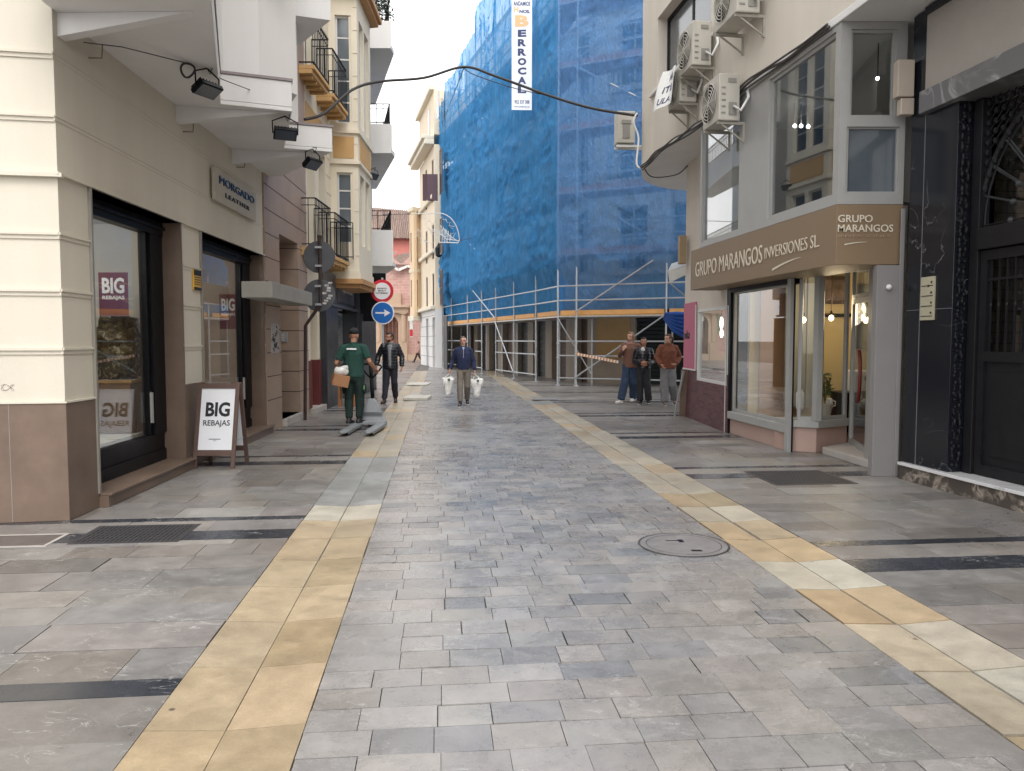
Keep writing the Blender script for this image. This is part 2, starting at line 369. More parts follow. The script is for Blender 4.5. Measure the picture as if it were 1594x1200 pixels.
# ------------------------------------------------------------------ shared materials
m_cream = mat('cream_render', rgb(212, 205, 190, .94), .75, .07, 1.2, .2, 60, dirt=.2, streak=True)
m_white = mat('white_render', rgb(222, 221, 220, .95), .7, .05, 1.5, .12, 50, dirt=.2, streak=True)
m_beige = mat('beige_render', rgb(216, 208, 196, .92), .75, .07, 1.2, .15, 50, dirt=.18, streak=True)
m_gran = mat('brown_granite', rgb(134, 114, 100, .70), .38, .26, 1.8, .05, 80, dirt=.25, spec=.45, detail=10)
m_pinkgran = mat('pink_granite', rgb(184, 160, 142, .76), .45, .13, 2.5, .05, 80, dirt=.15, detail=10)
m_black = mat('black_metal', (.006, .006, .008, 1), .4, .2, 5, spec=.15)
m_iron = mat('wrought_iron', (.009, .009, .011, 1), .5, .2, 9, spec=.3)
m_dgrey = mat('dark_grey_panel', rgb(78, 80, 86, .8), .45, .12, 2.0, dirt=.15)
m_orange = mat('ochre_render', rgb(206, 166, 112, .85), .75, .08, 2, .1, dirt=.15)
m_ivory = mat('ivory_render', rgb(226, 217, 198, .92), .75, .06, 1.5, .12, 50, dirt=.12, streak=True)
m_frame = mat('white_frame', rgb(214, 214, 212, .9), .4, .04, 4)
m_alu = mat('grey_aluminium_frame', rgb(168, 168, 166, .8), .4, .05, 4, dirt=.15)
m_steel = mat('galvanised_steel', rgb(190, 194, 198, .9), .4, .12, 12, metal=.35, dirt=.15)
m_wood = mat('plank_wood', rgb(205, 160, 100, .85), .7, .15, 6, .2, dirt=.25)
m_paint = mat('ink', (.01, .01, .015, 1), .5, .05)
m_winblue = mat('dark_glass', (.035, .05, .07, 1), .06, .3, .6, spec=.9)
m_wingrey = mat('grey_glass', (.10, .12, .14, 1), .08, .3, .6, spec=.9)
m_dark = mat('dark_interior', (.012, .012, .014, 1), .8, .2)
m_glass = glass_mat('shop_glass', (.96, .97, .965), extra=.03)
m_glass2 = glass_mat('shop_glass_reflecting', (.90, .92, .92), extra=.08)
m_tilew = mat('white_plastic', rgb(225, 225, 222, .9), .4, .04, 6, dirt=.05)
m_cable = mat('cable', (.03, .028, .028, 1), .6, .2)
m_redbrown = mat('oxblood_dado', rgb(110, 48, 48, .8), .5, .12, 3, dirt=.2)

# ------------------------------------------------------------------ ground: one sheet to the horizon, slabs laid on it
E1 = Vector((1, .095, 0)).normalized(); E2 = Vector((-.095, 1, 0)).normalized()
def AB(p): return p.dot(E1), p.dot(E2)
def ab(a, b, z=0): return E1 * a + E2 * b + Vector((0, 0, z))
g = MB(); g.face([(-400, -60, -.06), (400, -60, -.06), (400, 700, -.06), (-400, 700, -.06)])
tag(g.build('ground', mat('joint_bed', rgb(92, 90, 90, .8), .85, .2, 6, .2)), kind='structure')
g = MB(); g.face([(-60, -12, -.024), (60, -12, -.024), (60, 110, -.024), (-60, 110, -.024)])
tag(g.build('joint_mortar', mat('joint_mortar', rgb(112, 108, 106, .8), .8, .3, 4, .2, 60)), kind='structure')

def slabs(name, rows, colf, m, gap=.004, tilt=.0012, top=0.0, wfn=None, a_of=None, drop=.03, shape=None):
    """rows: list of (b0, b1, a0, a1); wfn() gives slab widths; colf(a, b) the stone colour"""
    bm = bmesh.new(); cl = bm.loops.layers.color.new('Col')
    for (b0, b1, a0, a1) in rows:
        a = a0
        while a < a1 - 1e-4:
            wd = wfn(b0); e = min(a + wd, a1)
            if a1 - e < wd * .3: e = a1
            gp = gap * (.5 + rnd.random()) * (2.8 if rnd.random() < .12 else 1); c = colf((a + e) / 2, (b0 + b1) / 2)
            z = top + rnd.uniform(-tilt, tilt); tx, ty = rnd.uniform(-tilt, tilt), rnd.uniform(-tilt, tilt)
            q = [(a + gp / 2, b0 + gp / 2, z - tx - ty), (e - gp / 2, b0 + gp / 2, z + tx - ty), (e - gp / 2, b1 - gp / 2, z + tx + ty), (a + gp / 2, b1 - gp / 2, z - tx + ty)]
            if shape: q = [(x, y, zz + shape(x)) for x, y, zz in q]
            v = [bm.verts.new(ab(*p)) for p in q]; lo = [bm.verts.new(ab(p[0], p[1], p[2] - drop)) for p in q]
            fs = [bm.faces.new(v)] + [bm.faces.new([v[i], lo[i], lo[(i + 1) % 4], v[(i + 1) % 4]]) for i in range(4)]
            for f in fs:
                for lp in f.loops: lp[cl] = (*c, 1)
            a = e
    me = bpy.data.meshes.new(name); bm.to_mesh(me); bm.free(); me.materials.append(m)
    o = bpy.data.objects.new(name, me); COL.objects.link(o); return tag(o, kind='structure')
def jit(c, k, hue=.02):
    f = 1 + rnd.uniform(-k, k); h = rnd.uniform(-hue, hue)
    r = (c[0] * f * (1 + h), c[1] * f, c[2] * f * (1 - h)); 
    # stored as display colour, the layer converts back to linear
    return tuple((x ** (1 / 2.2)) for x in (max(0.0, min(1, y)) for y in r))
aL0, aL1, aR0, aR1 = -1.215, -.56, 2.262, 2.915
# central carriageway: small blue-grey blocks in courses
rows = []; b = 1.2
while b < 62:
    h = rnd.choice((.19, .2, .21, .23)) * (1 if b < 25 else 1.5)
    rows.append((b, b + h, aL1 + rnd.uniform(-.0, .002), aR0)); b += h
def cc(a, b):
    k = .238 if rnd.random() < .9 else .265
    base = (k * 1.05, k * 1.0, k * .97)
    if rnd.random() < .07: base = (.235, .225, .215)
    if rnd.random() < .12: base = (.19, .187, .19)
    return jit(base, .10, .025)
m_centre = slab_mat('blue_grey_stone', .19, .38, .6, .45, .25)
slabs('carriageway_paving', rows, cc, m_centre, .0032, .0020, 0, lambda b: rnd.uniform(.21, .36) * (1 if b < 25 else 1.5))
# side pavements: larger brown-grey slabs with black marble bands
def side(name, a0, a1, bands, b1=62):
    rows = []; brow = []; b = 1.0
    bs = sorted(bands); i = 0
    while b < b1:
        nb = bs[i][0] if i < len(bs) else 1e9
        h = rnd.uniform(.3, .42) * (1 if b < 22 else 1.4)
        if b + h > nb - .12:
            h = nb - b
            if h > .03: rows.append((b, b + h, a0, a1))
            brow.append((bs[i][0], bs[i][1], a0, a1)); b = bs[i][1]; i += 1; continue
        rows.append((b, b + h, a0, a1)); b += h
    def c(a, b):
        base = rnd.choice([(.20, .186, .172), (.215, .198, .182), (.19, .18, .172), (.235, .22, .203), (.16, .147, .136), (.205, .192, .186)])
        return jit(base, .12, .03)
    slabs(name, rows, c, slab_mat('brown_grey_stone_' + name, .26, .46, .45, .6, .3), .0035, .0010, 0, lambda b: rnd.choice((.45, .6, .75, .9)) * rnd.uniform(.9, 1.1))
    slabs(name.replace('paving', 'bands'), brow, lambda a, b: jit((.032, .036, .045), .2), slab_mat('black_marble_' + name, .16, .3, .6, .9, .1), .003, .0006, .001, lambda b: rnd.uniform(.7, 1.0))
def bandset(first, per, off2, w1, w2, n, extra=()):
    r = []
    for k in range(n): r += [(first + k * per, first + k * per + w1), (first + k * per + off2, first + k * per + off2 + w2)]
    return list(extra) + r
side('left_pavement_paving', -14, aL0, bandset(6.3, 3.75, .68, .30, .13, 14, [(2.85, 3.0), (3.52, 3.70)][1:]))
side('right_pavement_paving', aR1, 16, bandset(4.98, 3.6, .66, .30, .14, 14))
# the two drain strips of yellow slabs, dished towards the middle
def strip(name, a0, a1, colf, b1=40, ln=.62, off=0., gap=.004):
    mid = (a0 + a1) / 2; bm_rows = []
    bs = off; 
    while bs < b1:
        for x0, x1 in ((a0, mid), (mid, a1)): bm_rows.append((bs, bs + ln, x0, x1))
        bs += ln
    slabs(name, bm_rows, colf, slab_mat('yellow_sandstone_' + name, .28, .46, .45, .15, .25), gap, .0006, .0, lambda b: 9, shape=lambda a: -.016 * (1 - abs(a - mid) / (a1 - mid)), drop=.03)
YEL = (.37, .29, .19); YEL2 = (.325, .25, .155); CRM = (.42, .39, .325); GRY = (.25, .255, .25); PALE = (.36, .325, .26)
def cl_(a, b):
    if b > 10.9: return jit(PALE if rnd.random() < .7 else (.42, .33, .21), .08, .03)
    if b > 7.75: return jit(GRY, .07)
    if b > 7.15: return jit(CRM, .05)
    return jit(YEL if rnd.random() < .9 or a < -.9 else YEL2, .06, .035)
def cr_(a, b):
    seq = {3: YEL, 4: CRM, 5: CRM, 6: YEL, 7: CRM, 8: YEL, 9: YEL, 10: CRM, 11: YEL2, 12: PALE, 13: PALE}
    c = seq.get(int(b / .62) - 1, None)
    if c is None: c = rnd.choice([PALE, PALE, YEL]) if b > 5 else YEL
    if 11.5 < b < 13: c = PALE
    if 19 < b < 20.2: c = GRY
    if a < 2.59 and rnd.random() < .35: c = tuple(.7 * x + .3 * y for x, y in zip(c, YEL2))
    return jit(c, .07, .04)
strip('left_drain_strip', aL0, aL1, cl_, off=.1, gap=.004)
strip('right_drain_strip', aR0, aR1, cr_, off=.35, gap=.009)
# ------------------------------------------------------------------ LEFT SIDE
XL = lambda Y: -3.93 - .045 * (Y - 6.76)
FL = Fac((XL(6.76), 6.76), (XL(30), 30))
def yl(px, py=600): return FL.uo(px, py)
# --- shop building on the near left corner
L1 = thing('shop_building', 'cream corner building with stone dado, black framed shop windows and white angular bays above', 'building', (XL(10), 10, 0))
u_end = FL.uo(412, 520)
o1 = (FL.uo(151, 700), FL.uo(286, 560)); o2 = (FL.uo(314, 500), FL.uo(411, 520))
zt = 3.02; ds = .13
mb = MB(); fwall(mb, FL, 0, u_end, 1.05, 11.5, [(o1[0], o1[1], ds, zt), (o2[0], o2[1], ds, zt)], th=.42)
FF = Fac((XL(6.76), 6.76), (-12, 5.3), side=(-5, -5))
fwall(mb, FF, .002, 8, 1.05, 11.5, [], th=.3)
wl = mb.build('wall', m_cream, L1)
mb = MB()
fwall(mb, FL, -.012, u_end, 0, 1.05, [(o1[0], o1[1], -.1, zt), (o2[0], o2[1], -.1, zt)], th=.43, v=.012)
fwall(mb, FF, -.01, 8, 0, 1.05, [], th=.3, v=.012)
mb.build('dado', m_gran, L1, bevel=.006)
mb = MB(); [mb.box(u - .002, u + .002, .01, .0135, .01, 1.04, FF.pt) for u in (.45, 1.3, 2.2)]; mb.build('dado_joints', mat('grey_joint', rgb(160, 160, 160, .8), .7), L1)
# stone reveals at the far jambs and sills
mb = MB()
for (a, b) in (o1, o2):
    mb.box(b - .035, b + .001, -.41, .014, ds, zt, FL.pt)
mb.build('stone_jamb', m_gran, L1)
for (a, b) in (o1, o2):
    mb = MB(); mb.box(a - .01, b + .12, -.42, .10, 0, ds - .02, FL.pt); mb.box(a - .01, b + .14, -.42, .125, ds - .02, ds + .003, FL.pt)
    mb.build('sill', m_gran, L1, bevel=.006)
# course ledges
mb = MB()
def ledge(f, a, b, z, p=.018, h=.02, v0=-.01): mb.box(a, b, v0, p, z - h, z, f.pt); mb.box(a, b, v0, p * .45, z - h - .035, z - h, f.pt)
for z in (1.53, 2.04, 2.53):
    ledge(FL, -.018, o1[0] - .03, z); ledge(FL, o1[1] + .02, o2[0] - .03, z); ledge(FL, o2[1] + .03, u_end, z)
for z in (3.53, 4.06): ledge(FL, -.018, u_end, z, .010, .01)
for z in (1.53, 2.04, 2.53, 3.53, 4.06, 4.6, 5.1, 5.6): ledge(FF, -.0, 8, z, .028, .022)
mb.box(-.05, 8, -.01, .05, 3.0, 3.035, FF.pt); mb.box(-.05, u_end, -.01, .035, 3.022, 3.045, FL.pt)
mb.box(-.018, .03, -.01, .022, 1.045, 1.062, FL.pt); mb.box(.03, o1[0], -.01, .022, 1.045, 1.062, FL.pt); mb.box(-.018, 8, -.01, .022, 1.045, 1.062, FF.pt)
mb.build('course_moulding', m_cream, L1)
# grey metal edge trim round the openings
mb = MB()
for (a, b) in (o1, o2):
    mb.box(a - .03, a, -.3, .03, ds + .005, zt, FL.pt); mb.box(a - .03, b + .0, -.3, .034, zt - .0, zt + .02, FL.pt)
mb.build('opening_trim', mat('grey_trim', rgb(150, 146, 138, .8), .5), L1)
# shop windows: black frames
def shopwin(a, b, u_p1, label):
    v = -.24
    mb = MB(); M = FL.pt
    mb.box(a, b - .036, v - .08, v + .02, ds + .003, ds + .14, M); mb.box(a, b - .036, v - .10, v - .0, ds + .14, ds + .34, M)   # plinth
    mb.box(a, b - .036, v - .1, v + .04, zt - .17, zt, M); mb.box(a, b - .036, v - .02, v + .07, zt - .1, zt - .06, M)     # shutter box
    mb.box(a, a + .07, v - .08, v + .02, ds + .34, zt - .17, M)
    mb.box(b - .36, b - .036, v - .1, v + .03, ds + .34, zt - .17, M); mb.box(b - .42, b - .36, v - .1, v - .01, ds + .34, zt - .17, M)
    o = mb.build('shop_window', m_black, L1, bevel=.004, label=label)
    p = MB(); p.box(a + .05, b - .4, v - .045, v - .037, ds + .33, zt - .16, M); p.build('pane', m_glass, o)
    h = MB(); h.box(b - .44, b - .41, v - .0, v + .03, .62, .98, M); h.build('handle', m_alu, o)
    s = MB(); s.box(b - .445, b - .425, v + .031, v + .034, .35 + ds, .75, M)
    return o
shopwin(o1[0], o1[1], 0, 'shop window with camouflage backpack display'); shopwin(o2[0], o2[1], 0, 'shop window beside the folding sign')
# interior shell of the shop
mb = MB()
for (a, b) in ((o1[0] - .3, o1[1] + .1), (o2[0] - .25, o2[1] + .1)):
    M = FL.pt
    mb.box(a, b, -1.9, -1.85, ds, zt, M); mb.box(a, b, -3, -.43, ds - .05, ds + .35, M); mb.box(a, b, -3, -.43, zt, zt + .05, M)
    mb.box(b, b + .05, -3, -.43, ds, zt, M); mb.box(a - .05, a, -3, -.43, ds, zt, M)
mb.build('interior_wall', mat('shop_interior', rgb(222, 218, 208, .9), .8, .05, 2), L1)
# hanging notices, poster letters
m_maroon = mat('maroon_poster', rgb(110, 30, 42, .9), .6, .05); m_wht = mat('white_ink', rgb(235, 235, 235), .6, .02)
m_poster = mat('white_poster', rgb(232, 234, 240, .95), .5, .03)
for k, (px, pyt, pyb, w_) in enumerate(((176, 424, 492, .34), (355, 458, 512, .30))):
    v = -.55 - .05
    u, z1 = FL.hit(px, pyt, v); z0 = FL.z(px, pyb, v); c = FL.pt(u, v, 0)
    t = thing('hanging_poster', ['maroon sale poster hanging behind the glass of the nearest left shop window', 'maroon sale poster hanging behind the second left shop window pane'][k], 'poster', (c.x, c.y, z0), 'sale posters in the leather shop windows')
    pl = lambda x, y, d, c=c, z0=z0, w_=w_: Vector((c.x - w_ / 2 + x, c.y - d, z0 + y))
    mb = MB(); mb.box(0, w_, 0, z1 - z0, 0, .006, lambda a, b, d: pl(a, b, d)); mb.build('sheet', m_maroon, t)
    hh = z1 - z0
    text('BIG', lambda x, y, d: pl(x + w_ * .12, y + hh * .52, d + .007), w_ * .76, hh * .36, m_wht, 'lettering', t, .003, .03)
    text('REBAJAS', lambda x, y, d: pl(x + w_ * .12, y + hh * .36, d + .007), w_ * .76, hh * .11, m_wht, 'lettering', t, .003, .03)
for k, (a, b) in enumerate((o1, o2)):  # only a small white lamp is visible; these spots are added to brighten interiors
    for j in range(2):
        c = FL.pt(a + .5 + j * .8, -1.1, zt - .06); t = thing('ceiling_spot', ['first', 'second'][j] + ' small white ceiling spot added inside the ' + ['nearest', 'second'][k] + ' left shop window', 'lamp', tuple(c), 'ceiling spots added in the leather shop')
        q = MB(); q.lathe(c, [(.05, 0), (.055, .05)], 14); q.build('ring', m_tilew, t); q = MB(); q.lathe(c - Vector((0, 0, .004)), [(.04, 0), (.04, .003)], 14); q.build('lens', emit_mat('spot_lens_%d%d' % (k, j), (1, .97, .92, 1), 10), t)
    ld = bpy.data.lights.new('shop_fill', 'POINT'); ld.energy = 13; ld.color = (1, .96, .9); ld.shadow_soft_size = .15  # fill light added to brighten the display interior
    lo = bpy.data.objects.new('shop_fill', ld); COL.objects.link(lo); lo.location = FL.pt(a + .9, -1.1, zt - .3)
# display backpack of camouflage fabric on a timber block
def cam_mat():
    m = bpy.data.materials.new('camouflage'); m.use_nodes = True; n = m.node_tree.nodes; l = m.node_tree.links
    nz = n.new('ShaderNodeTexNoise'); nz.inputs['Scale'].default_value = 9; nz.inputs['Detail'].default_value = 2; nz.inputs['Distortion'].default_value = 1.5
    tc = n.new('ShaderNodeTexCoord'); l.new(tc.outputs['Object'], nz.inputs['Vector'])
    r = n.new('ShaderNodeValToRGB'); r.color_ramp.interpolation = 'CONSTANT'; e = r.color_ramp.elements
    e[0].color = (.012, .012, .01, 1); e[1].position = .45; e[1].color = (.10, .075, .03, 1)
    x = e.new(.53); x.color = (.03, .04, .02, 1); x = e.new(.6); x.color = (.35, .30, .2, 1)
    l.new(nz.outputs[0], r.inputs[0]); l.new(r.outputs[0], n['Principled BSDF'].inputs['Base Color']); return m
ub, zb = FL.hit(178, 590, -.85)
tb = thing('timber_block', 'pale timber display block under the camouflage backpack in the shop window', 'display block', tuple(FL.pt(ub, -.85, ds + .35)))
mb = MB(); mb.box(ub - .36, ub + .42, -1.2, -.5, ds + .36, zb - .03, FL.pt); mb.build('block', mat('display_timber', rgb(150, 118, 84, .7), .7, .3, 3, .2), tb, bevel=.01)
mb = MB(); mb.box(ub - .38, ub + .44, -1.22, -.48, zb - .03, zb, FL.pt); mb.build('top', m_wood, tb)
bp_ = thing('backpack', 'large camouflage backpack displayed behind the nearest left shop window', 'bag', tuple(FL.pt(ub, -.8, zb)))
mb = MB(); c = FL.pt(ub, -.8, zb + .36); mb.ball(c, (.24, .22, .38), 28, 20, .9); mb.ball(c + Vector((.08, -.17, -.14)), (.17, .12, .19), 20, 14, .8); mb.ball(c + Vector((.0, -.15, .16)), (.2, .12, .13), 20, 14, .8); mb.ball(c + Vector((.2, .05, -.1)), (.1, .14, .22), 18, 12, .8); mb.ball(c + Vector((-.2, -.02, -.14)), (.1, .14, .2), 18, 12, .8)
mb.build('body', cam_mat(), bp_, smooth=True)
mb = MB(); mb.ball(c + Vector((0.02, 0.02, .33)), (.17, .14, .09), 22, 14, 1.1); mb.tube([c + Vector((-.06, 0, .4)), c + Vector((-.03, 0, .47)), c + Vector((.05, 0, .47)), c + Vector((.08, 0, .4))], .014, 6); mb.build('flap', mat('black_canvas', (.015, .015, .016, 1), .8), bp_, smooth=True)
mb = MB()
for s in (-.1, .1): mb.tube([c + Vector((.2 + s * .2, -.1 + s, .3)), c + Vector((.32, -.12 + s, .1)), c + Vector((.30, -.12 + s, -.15)), c + Vector((.2, -.1 + s, -.3))], .016, 6)
mb.build('strap', m_black, bp_)
# beige curtain panel and plant inside
mb = MB()
for i in range(14): mb.box(o1[1] - 1.0 + i * .05, o1[1] - 1.0 + i * .05 + .049, -1.3 - .02 * (i % 2), -1.27 - .02 * (i % 2), ds + .35, zt - .02, FL.pt)
tag(mb.build('curtain', mat('curtain', rgb(150, 150, 138, .75), .9, .05), None), 'pale grey curtain hanging inside the nearest left shop window', 'curtain')
def plant(name, base, h, r, n, mm, label, cat='plant', seed=1, pot=None, group=None):
    t = thing(name, label, cat, tuple(base), group); rg = random.Random(seed)
    mb = MB()
    for i in range(n):
        th = rg.uniform(0, 2 * math.pi); hh = rg.uniform(.25, 1) * h; rr = r * math.sqrt(rg.random()) * (1 - .4 * hh / h)
        c = Vector(base) + Vector((rr * math.cos(th), rr * math.sin(th), hh)); s = rg.uniform(.03, .07) * (h / .9) ** .5
        a = Vector((rg.uniform(-1, 1), rg.uniform(-1, 1), rg.uniform(-.6, .9))).normalized(); b = a.orthogonal().normalized()
        mb.face([c - a * s, c + b * s * .4, c + a * s, c - b * s * .4])
    mb.build('foliage', mm, t)
    mb = MB()
    for i in range(5):
        th = i * 1.3; mb.tube([base, Vector(base) + Vector((r * .3 * math.cos(th), r * .3 * math.sin(th), h * .5)), Vector(base) + Vector((r * .6 * math.cos(th), r * .6 * math.sin(th), h * .85))], .006, 5)
    mb.build('stem', mat('stem', (.06, .05, .02, 1), .8), t)
    if pot:
        mb = MB(); mb.lathe(Vector(base) - Vector((0, 0, pot)), [(pot * .45, 0), (pot * .6, pot * .9), (pot * .66, pot * .92), (pot * .66, pot), (pot * .55, pot), (pot * .5, pot * .9)], 14)
        mb.build('pot', mat('pot_' + name, rgb(190, 184, 174, .8), .6), t)
    return t
m_leaf = mat('leaf', (.03, .085, .025, 1), .5, .5, 12); m_leafd = mat('dark_leaf', (.012, .03, .012, 1), .6, .5, 9)
uu, _ = FL.hit(383, 600, -.75)
plant('potted_plant', FL.pt(uu, -.75, .85), .95, .28, 420, m_leaf, 'tall leafy green plant inside the second left shop window', seed=4, pot=.35)
# small notice by the door: yellow and black
def plaque(name, f, px0, px1, py0, py1, m, label, cat='sign', v=.012, d=.012, parts=None, parent=None):
    u0, z1 = f.hit(px0, py0, v); u1, z0 = f.hit(px1, py1, v)
    a, b = min(u0, u1), max(u0, u1)
    mb = MB(); mb.box(a, b, v - .01, v + d, z0, z1, f.pt)
    o = mb.build(name, m, parent, bevel=.003)
    if not parent: tag(o, label, cat)
    return o, a, b, z0, z1
o, a, b, z0, z1 = plaque('security_notice', FL, 300, 312, 419, 453, mat('yellow_label', rgb(225, 175, 60, .9), .4), 'small yellow and black alarm notice on the cream pier between the left shop windows')
mb = MB(); mb.box(a + .001, b - .001, .025, .028, z1 - .07, z1 - .002, FL.pt); mb.box(a + .001, b - .001, .025, .028, z0 + .002, z0 + .04, FL.pt)
for i in range(4): mb.box(a + .02, b - .02, .025, .027, z0 + .07 + i * .03, z0 + .08 + i * .03, FL.pt)
mb.build('print', m_paint, o)
# leather shop sign
o, a, b, z0, z1 = plaque('shop_sign', FL, 330, 396, 258, 345, mat('sign_stone', rgb(196, 188, 172, .85), .6, .05, 3), 'square stone coloured sign of the leather shop with dark raised letters', 'shop sign', v=.04, d=.03)
ua, zaT = FL.hit(330, 258, .04); ub2, zbB = FL.hit(396, 345, .04)
W_ = b - a; flip = lambda x, y, d: FL.pt(a + x, .073 + d, y)
text('MORGADO', lambda x, y, d: flip(W_ * .09 + x, z0 + (z1 - z0) * .56 + y, d), W_ * .84, (z1 - z0) * .24, mat('navy_letters', (.01, .02, .06, 1), .3), 'lettering', o, .012, .0)
text('LEATHER', lambda x, y, d: flip(W_ * .22 + x, z0 + (z1 - z0) * .24 + y, d), W_ * .58, (z1 - z0) * .13, m_paint, 'lettering', o, .01, .01, space=1.25)
mb = MB(); ug, zg = FF.hit(12, 603, .0)
mb.tube([FF.pt(ug + .045 * math.cos(a) * (1 + .3 * math.sin(3 * a)), .003, zg + .028 * math.sin(a * 1.5)) for a in [i * .5 for i in range(26)]], .0012, 4)
tag(mb.build('graffito', mat('pencil_grey', rgb(120, 118, 112), .8)), 'small grey scribbled tag on the cream corner wall above the stone dado', 'graffiti')
# small bent hooks on the wall under the soffit
for k, (px, py) in enumerate(((138, 90), (285, 205), (368, 260))):
    u, z = FL.hit(px, py); mb = MB(); mb.tube([FL.pt(u, -.01, z), FL.pt(u, .12, z), FL.pt(u, .13, z + .12)], .008, 6)
    tag(mb.build('wall_hook', mat('old_hook', rgb(150, 140, 120, .7), .7)), ['small bent hook above the nearest shop window', 'small bent hook high between the shop windows', 'small bent hook above the stone shop sign'][k], 'hook', 'bent hooks high on the cream wall')

# --- angular bays above the shop: saw-tooth slabs
SZ = 4.42
def pv(px, py, z):
    p = G(px, py, z); return (p.x, p.y)
B_in, B_out = (-3.49, 9.42), (-2.72, 9.72); C_in, C_out = (-3.36, 11.55), (-2.70, 11.78)
teeth = [[(-3.9, 6.25), (-2.47, 6.5), (-3.49, 9.42)], [B_in, B_out, C_in], [C_in, C_out, (XL(13.55) + .25, 13.5)]]
for k, (i0, o0, i1) in enumerate(teeth):
    x0, x1 = XL(i0[1]) + .0, XL(i1[1])
    poly = [(x0, i0[1]), i0, o0, i1, (x1, i1[1])]
    if k == 0: poly = [(XL(6.76), 6.76), i0, o0, i1, (x1, i1[1])]
    mb = MB(); mb.prism(poly, SZ, SZ + .05)
    mb.prism([(p[0], p[1]) for p in poly], SZ + .053, SZ + .36)
    bb = mb.build('bay_slab', m_white, L1, bevel=.006)
    cen = Vector((sum(p[0] for p in poly) / 5, sum(p[1] for p in poly) / 5, 0))
    cap = [(cen.x + (p[0] - cen.x) * 1.02, cen.y + (p[1] - cen.y) * 1.015) for p in poly]
    mb = MB(); mb.prism(cap, SZ + .363, SZ + .395); mb.build('bay_coping', mat('grey_coping', rgb(150, 140, 142, .8), .6), bb)
    # the bay itself, set back a little
    sh = [poly[0], (i0[0] + .02, i0[1] + .10), (o0[0] - .06, o0[1] + .12), (i1[0] - .08, i1[1]), poly[4]]
    if k == 1: sh = [poly[0], (i0[0], i0[1] + .10), (-3.14, 9.8), (-2.83, 10.35), (i1[0] - .06, i1[1]), poly[4]]
    if k == 2: sh = [poly[0], (-3.36, 11.65), (-3.24, 11.9), (-3.70, 13.3), poly[4]]
    mb = MB(); mb.prism(sh, SZ + .40, 6.35); mb.prism(sh, 6.75, 11.5)
    mb.build('bay_wall', m_white, L1)
    mb = MB(); mb.prism(poly, 6.353, 6.747); mb.build('bay_slab', m_white, L1)
# wedge shaped brackets under the slabs
mb = MB()
for (i0, o0) in ((B_in, B_out), (C_in, C_out), ((-3.8, 6.8), (-2.6, 6.75))):
    xw = XL(i0[1])
    a = Vector((xw, i0[1] + .03, 0)); b = Vector((o0[0] - .15, o0[1] + .05, 0))
    t = Vector((0, .12, 0))
    top = [a + Vector((0, 0, SZ - .002)), b + Vector((0, 0, SZ - .002)), b + t + Vector((0, 0, SZ - .002)), a + t + Vector((0, 0, SZ - .002))]
    lo0, lo1 = a + Vector((0, 0, SZ - .20)), a + t + Vector((0, 0, SZ - .20))
    V = [mb.bm.verts.new(p) for p in top + [lo0, lo1]]
    for f in ((0, 1, 2, 3), (0, 4, 1), (3, 2, 5), (4, 5, 2, 1), (0, 3, 5, 4)): mb.bm.faces.new([V[i] for i in f])
mb.build('bracket', m_white, L1)
# floodlights
def flood(c, aim, label, k=0):
    c = Vector(c); t = thing('floodlight', label, 'floodlight', tuple(c), 'black floodlights over the left pavement')
    q = Vector(aim).normalized().to_track_quat('Z', 'Y').to_matrix()
    M = lambda a, b, d: c + q @ Vector((a, b, d)) + Vector((0, 0, -.22))
    mb = MB(); mb.box(-.14, .14, -.09, .09, -.03, .02, M)
    for i in range(7): mb.box(-.13 + i * .04, -.12 + i * .04, -.08, .08, -.06, -.031, M)
    mb.build('housing', m_black, t, bevel=.006)
    mb = MB(); mb.box(-.125, .125, -.075, .075, .021, .026, M); mb.build('lens', m_winblue, t)
    mb = MB(); mb.tube([M(-.15, 0, 0), M(-.155, 0, 0) + Vector((0, 0, .15)), c + Vector((0, 0, 0)), M(.155, 0, 0) + Vector((0, 0, .15)), M(.15, 0, 0)], .009, 6)
    mb.tube([c, c + Vector((.03, 0, -.06)), c + Vector((.06, 0, .02)), c + Vector((.0, .02, .03))], .007, 5)
    mb.build('bracket', m_black, t)
p = AT(322, 92, 8.2); flood((p.x, p.y, SZ), (.5, -.25, -1), 'black floodlight under the nearest white bay', 0)
p = AT(444, 196, 9.85); flood((p.x, p.y, SZ - .02), (.25, -.6, -1), 'black floodlight on a frame bracket under the second white bay')
p = AT(487, 268, 11.6); flood((p.x, p.y, SZ), (.6, -.3, -.8), 'black floodlight hanging below the third white bay, above the double sign')
mb = MB(); c = AT(292, 92, 8.0); c.z = SZ - .09
mb.tube([c + Vector((.07 * math.cos(a), .02 * math.sin(a * 2), .07 * math.sin(a))) for a in [i * math.pi / 8 for i in range(17)]], .011, 6)
mb.tube([c + Vector((0, 0, .07)), AT(190, 73, 7.2), AT(130, 66, 7)], .005, 5)
mb.tube([c + Vector((0, 0, .07)), AT(350, 125, 8.9), AT(392, 141, 9.6)], .005, 5)
tag(mb.build('cable_coil', m_cable), 'coil of black cable hanging under the nearest white bay beside its floodlight', 'cable')

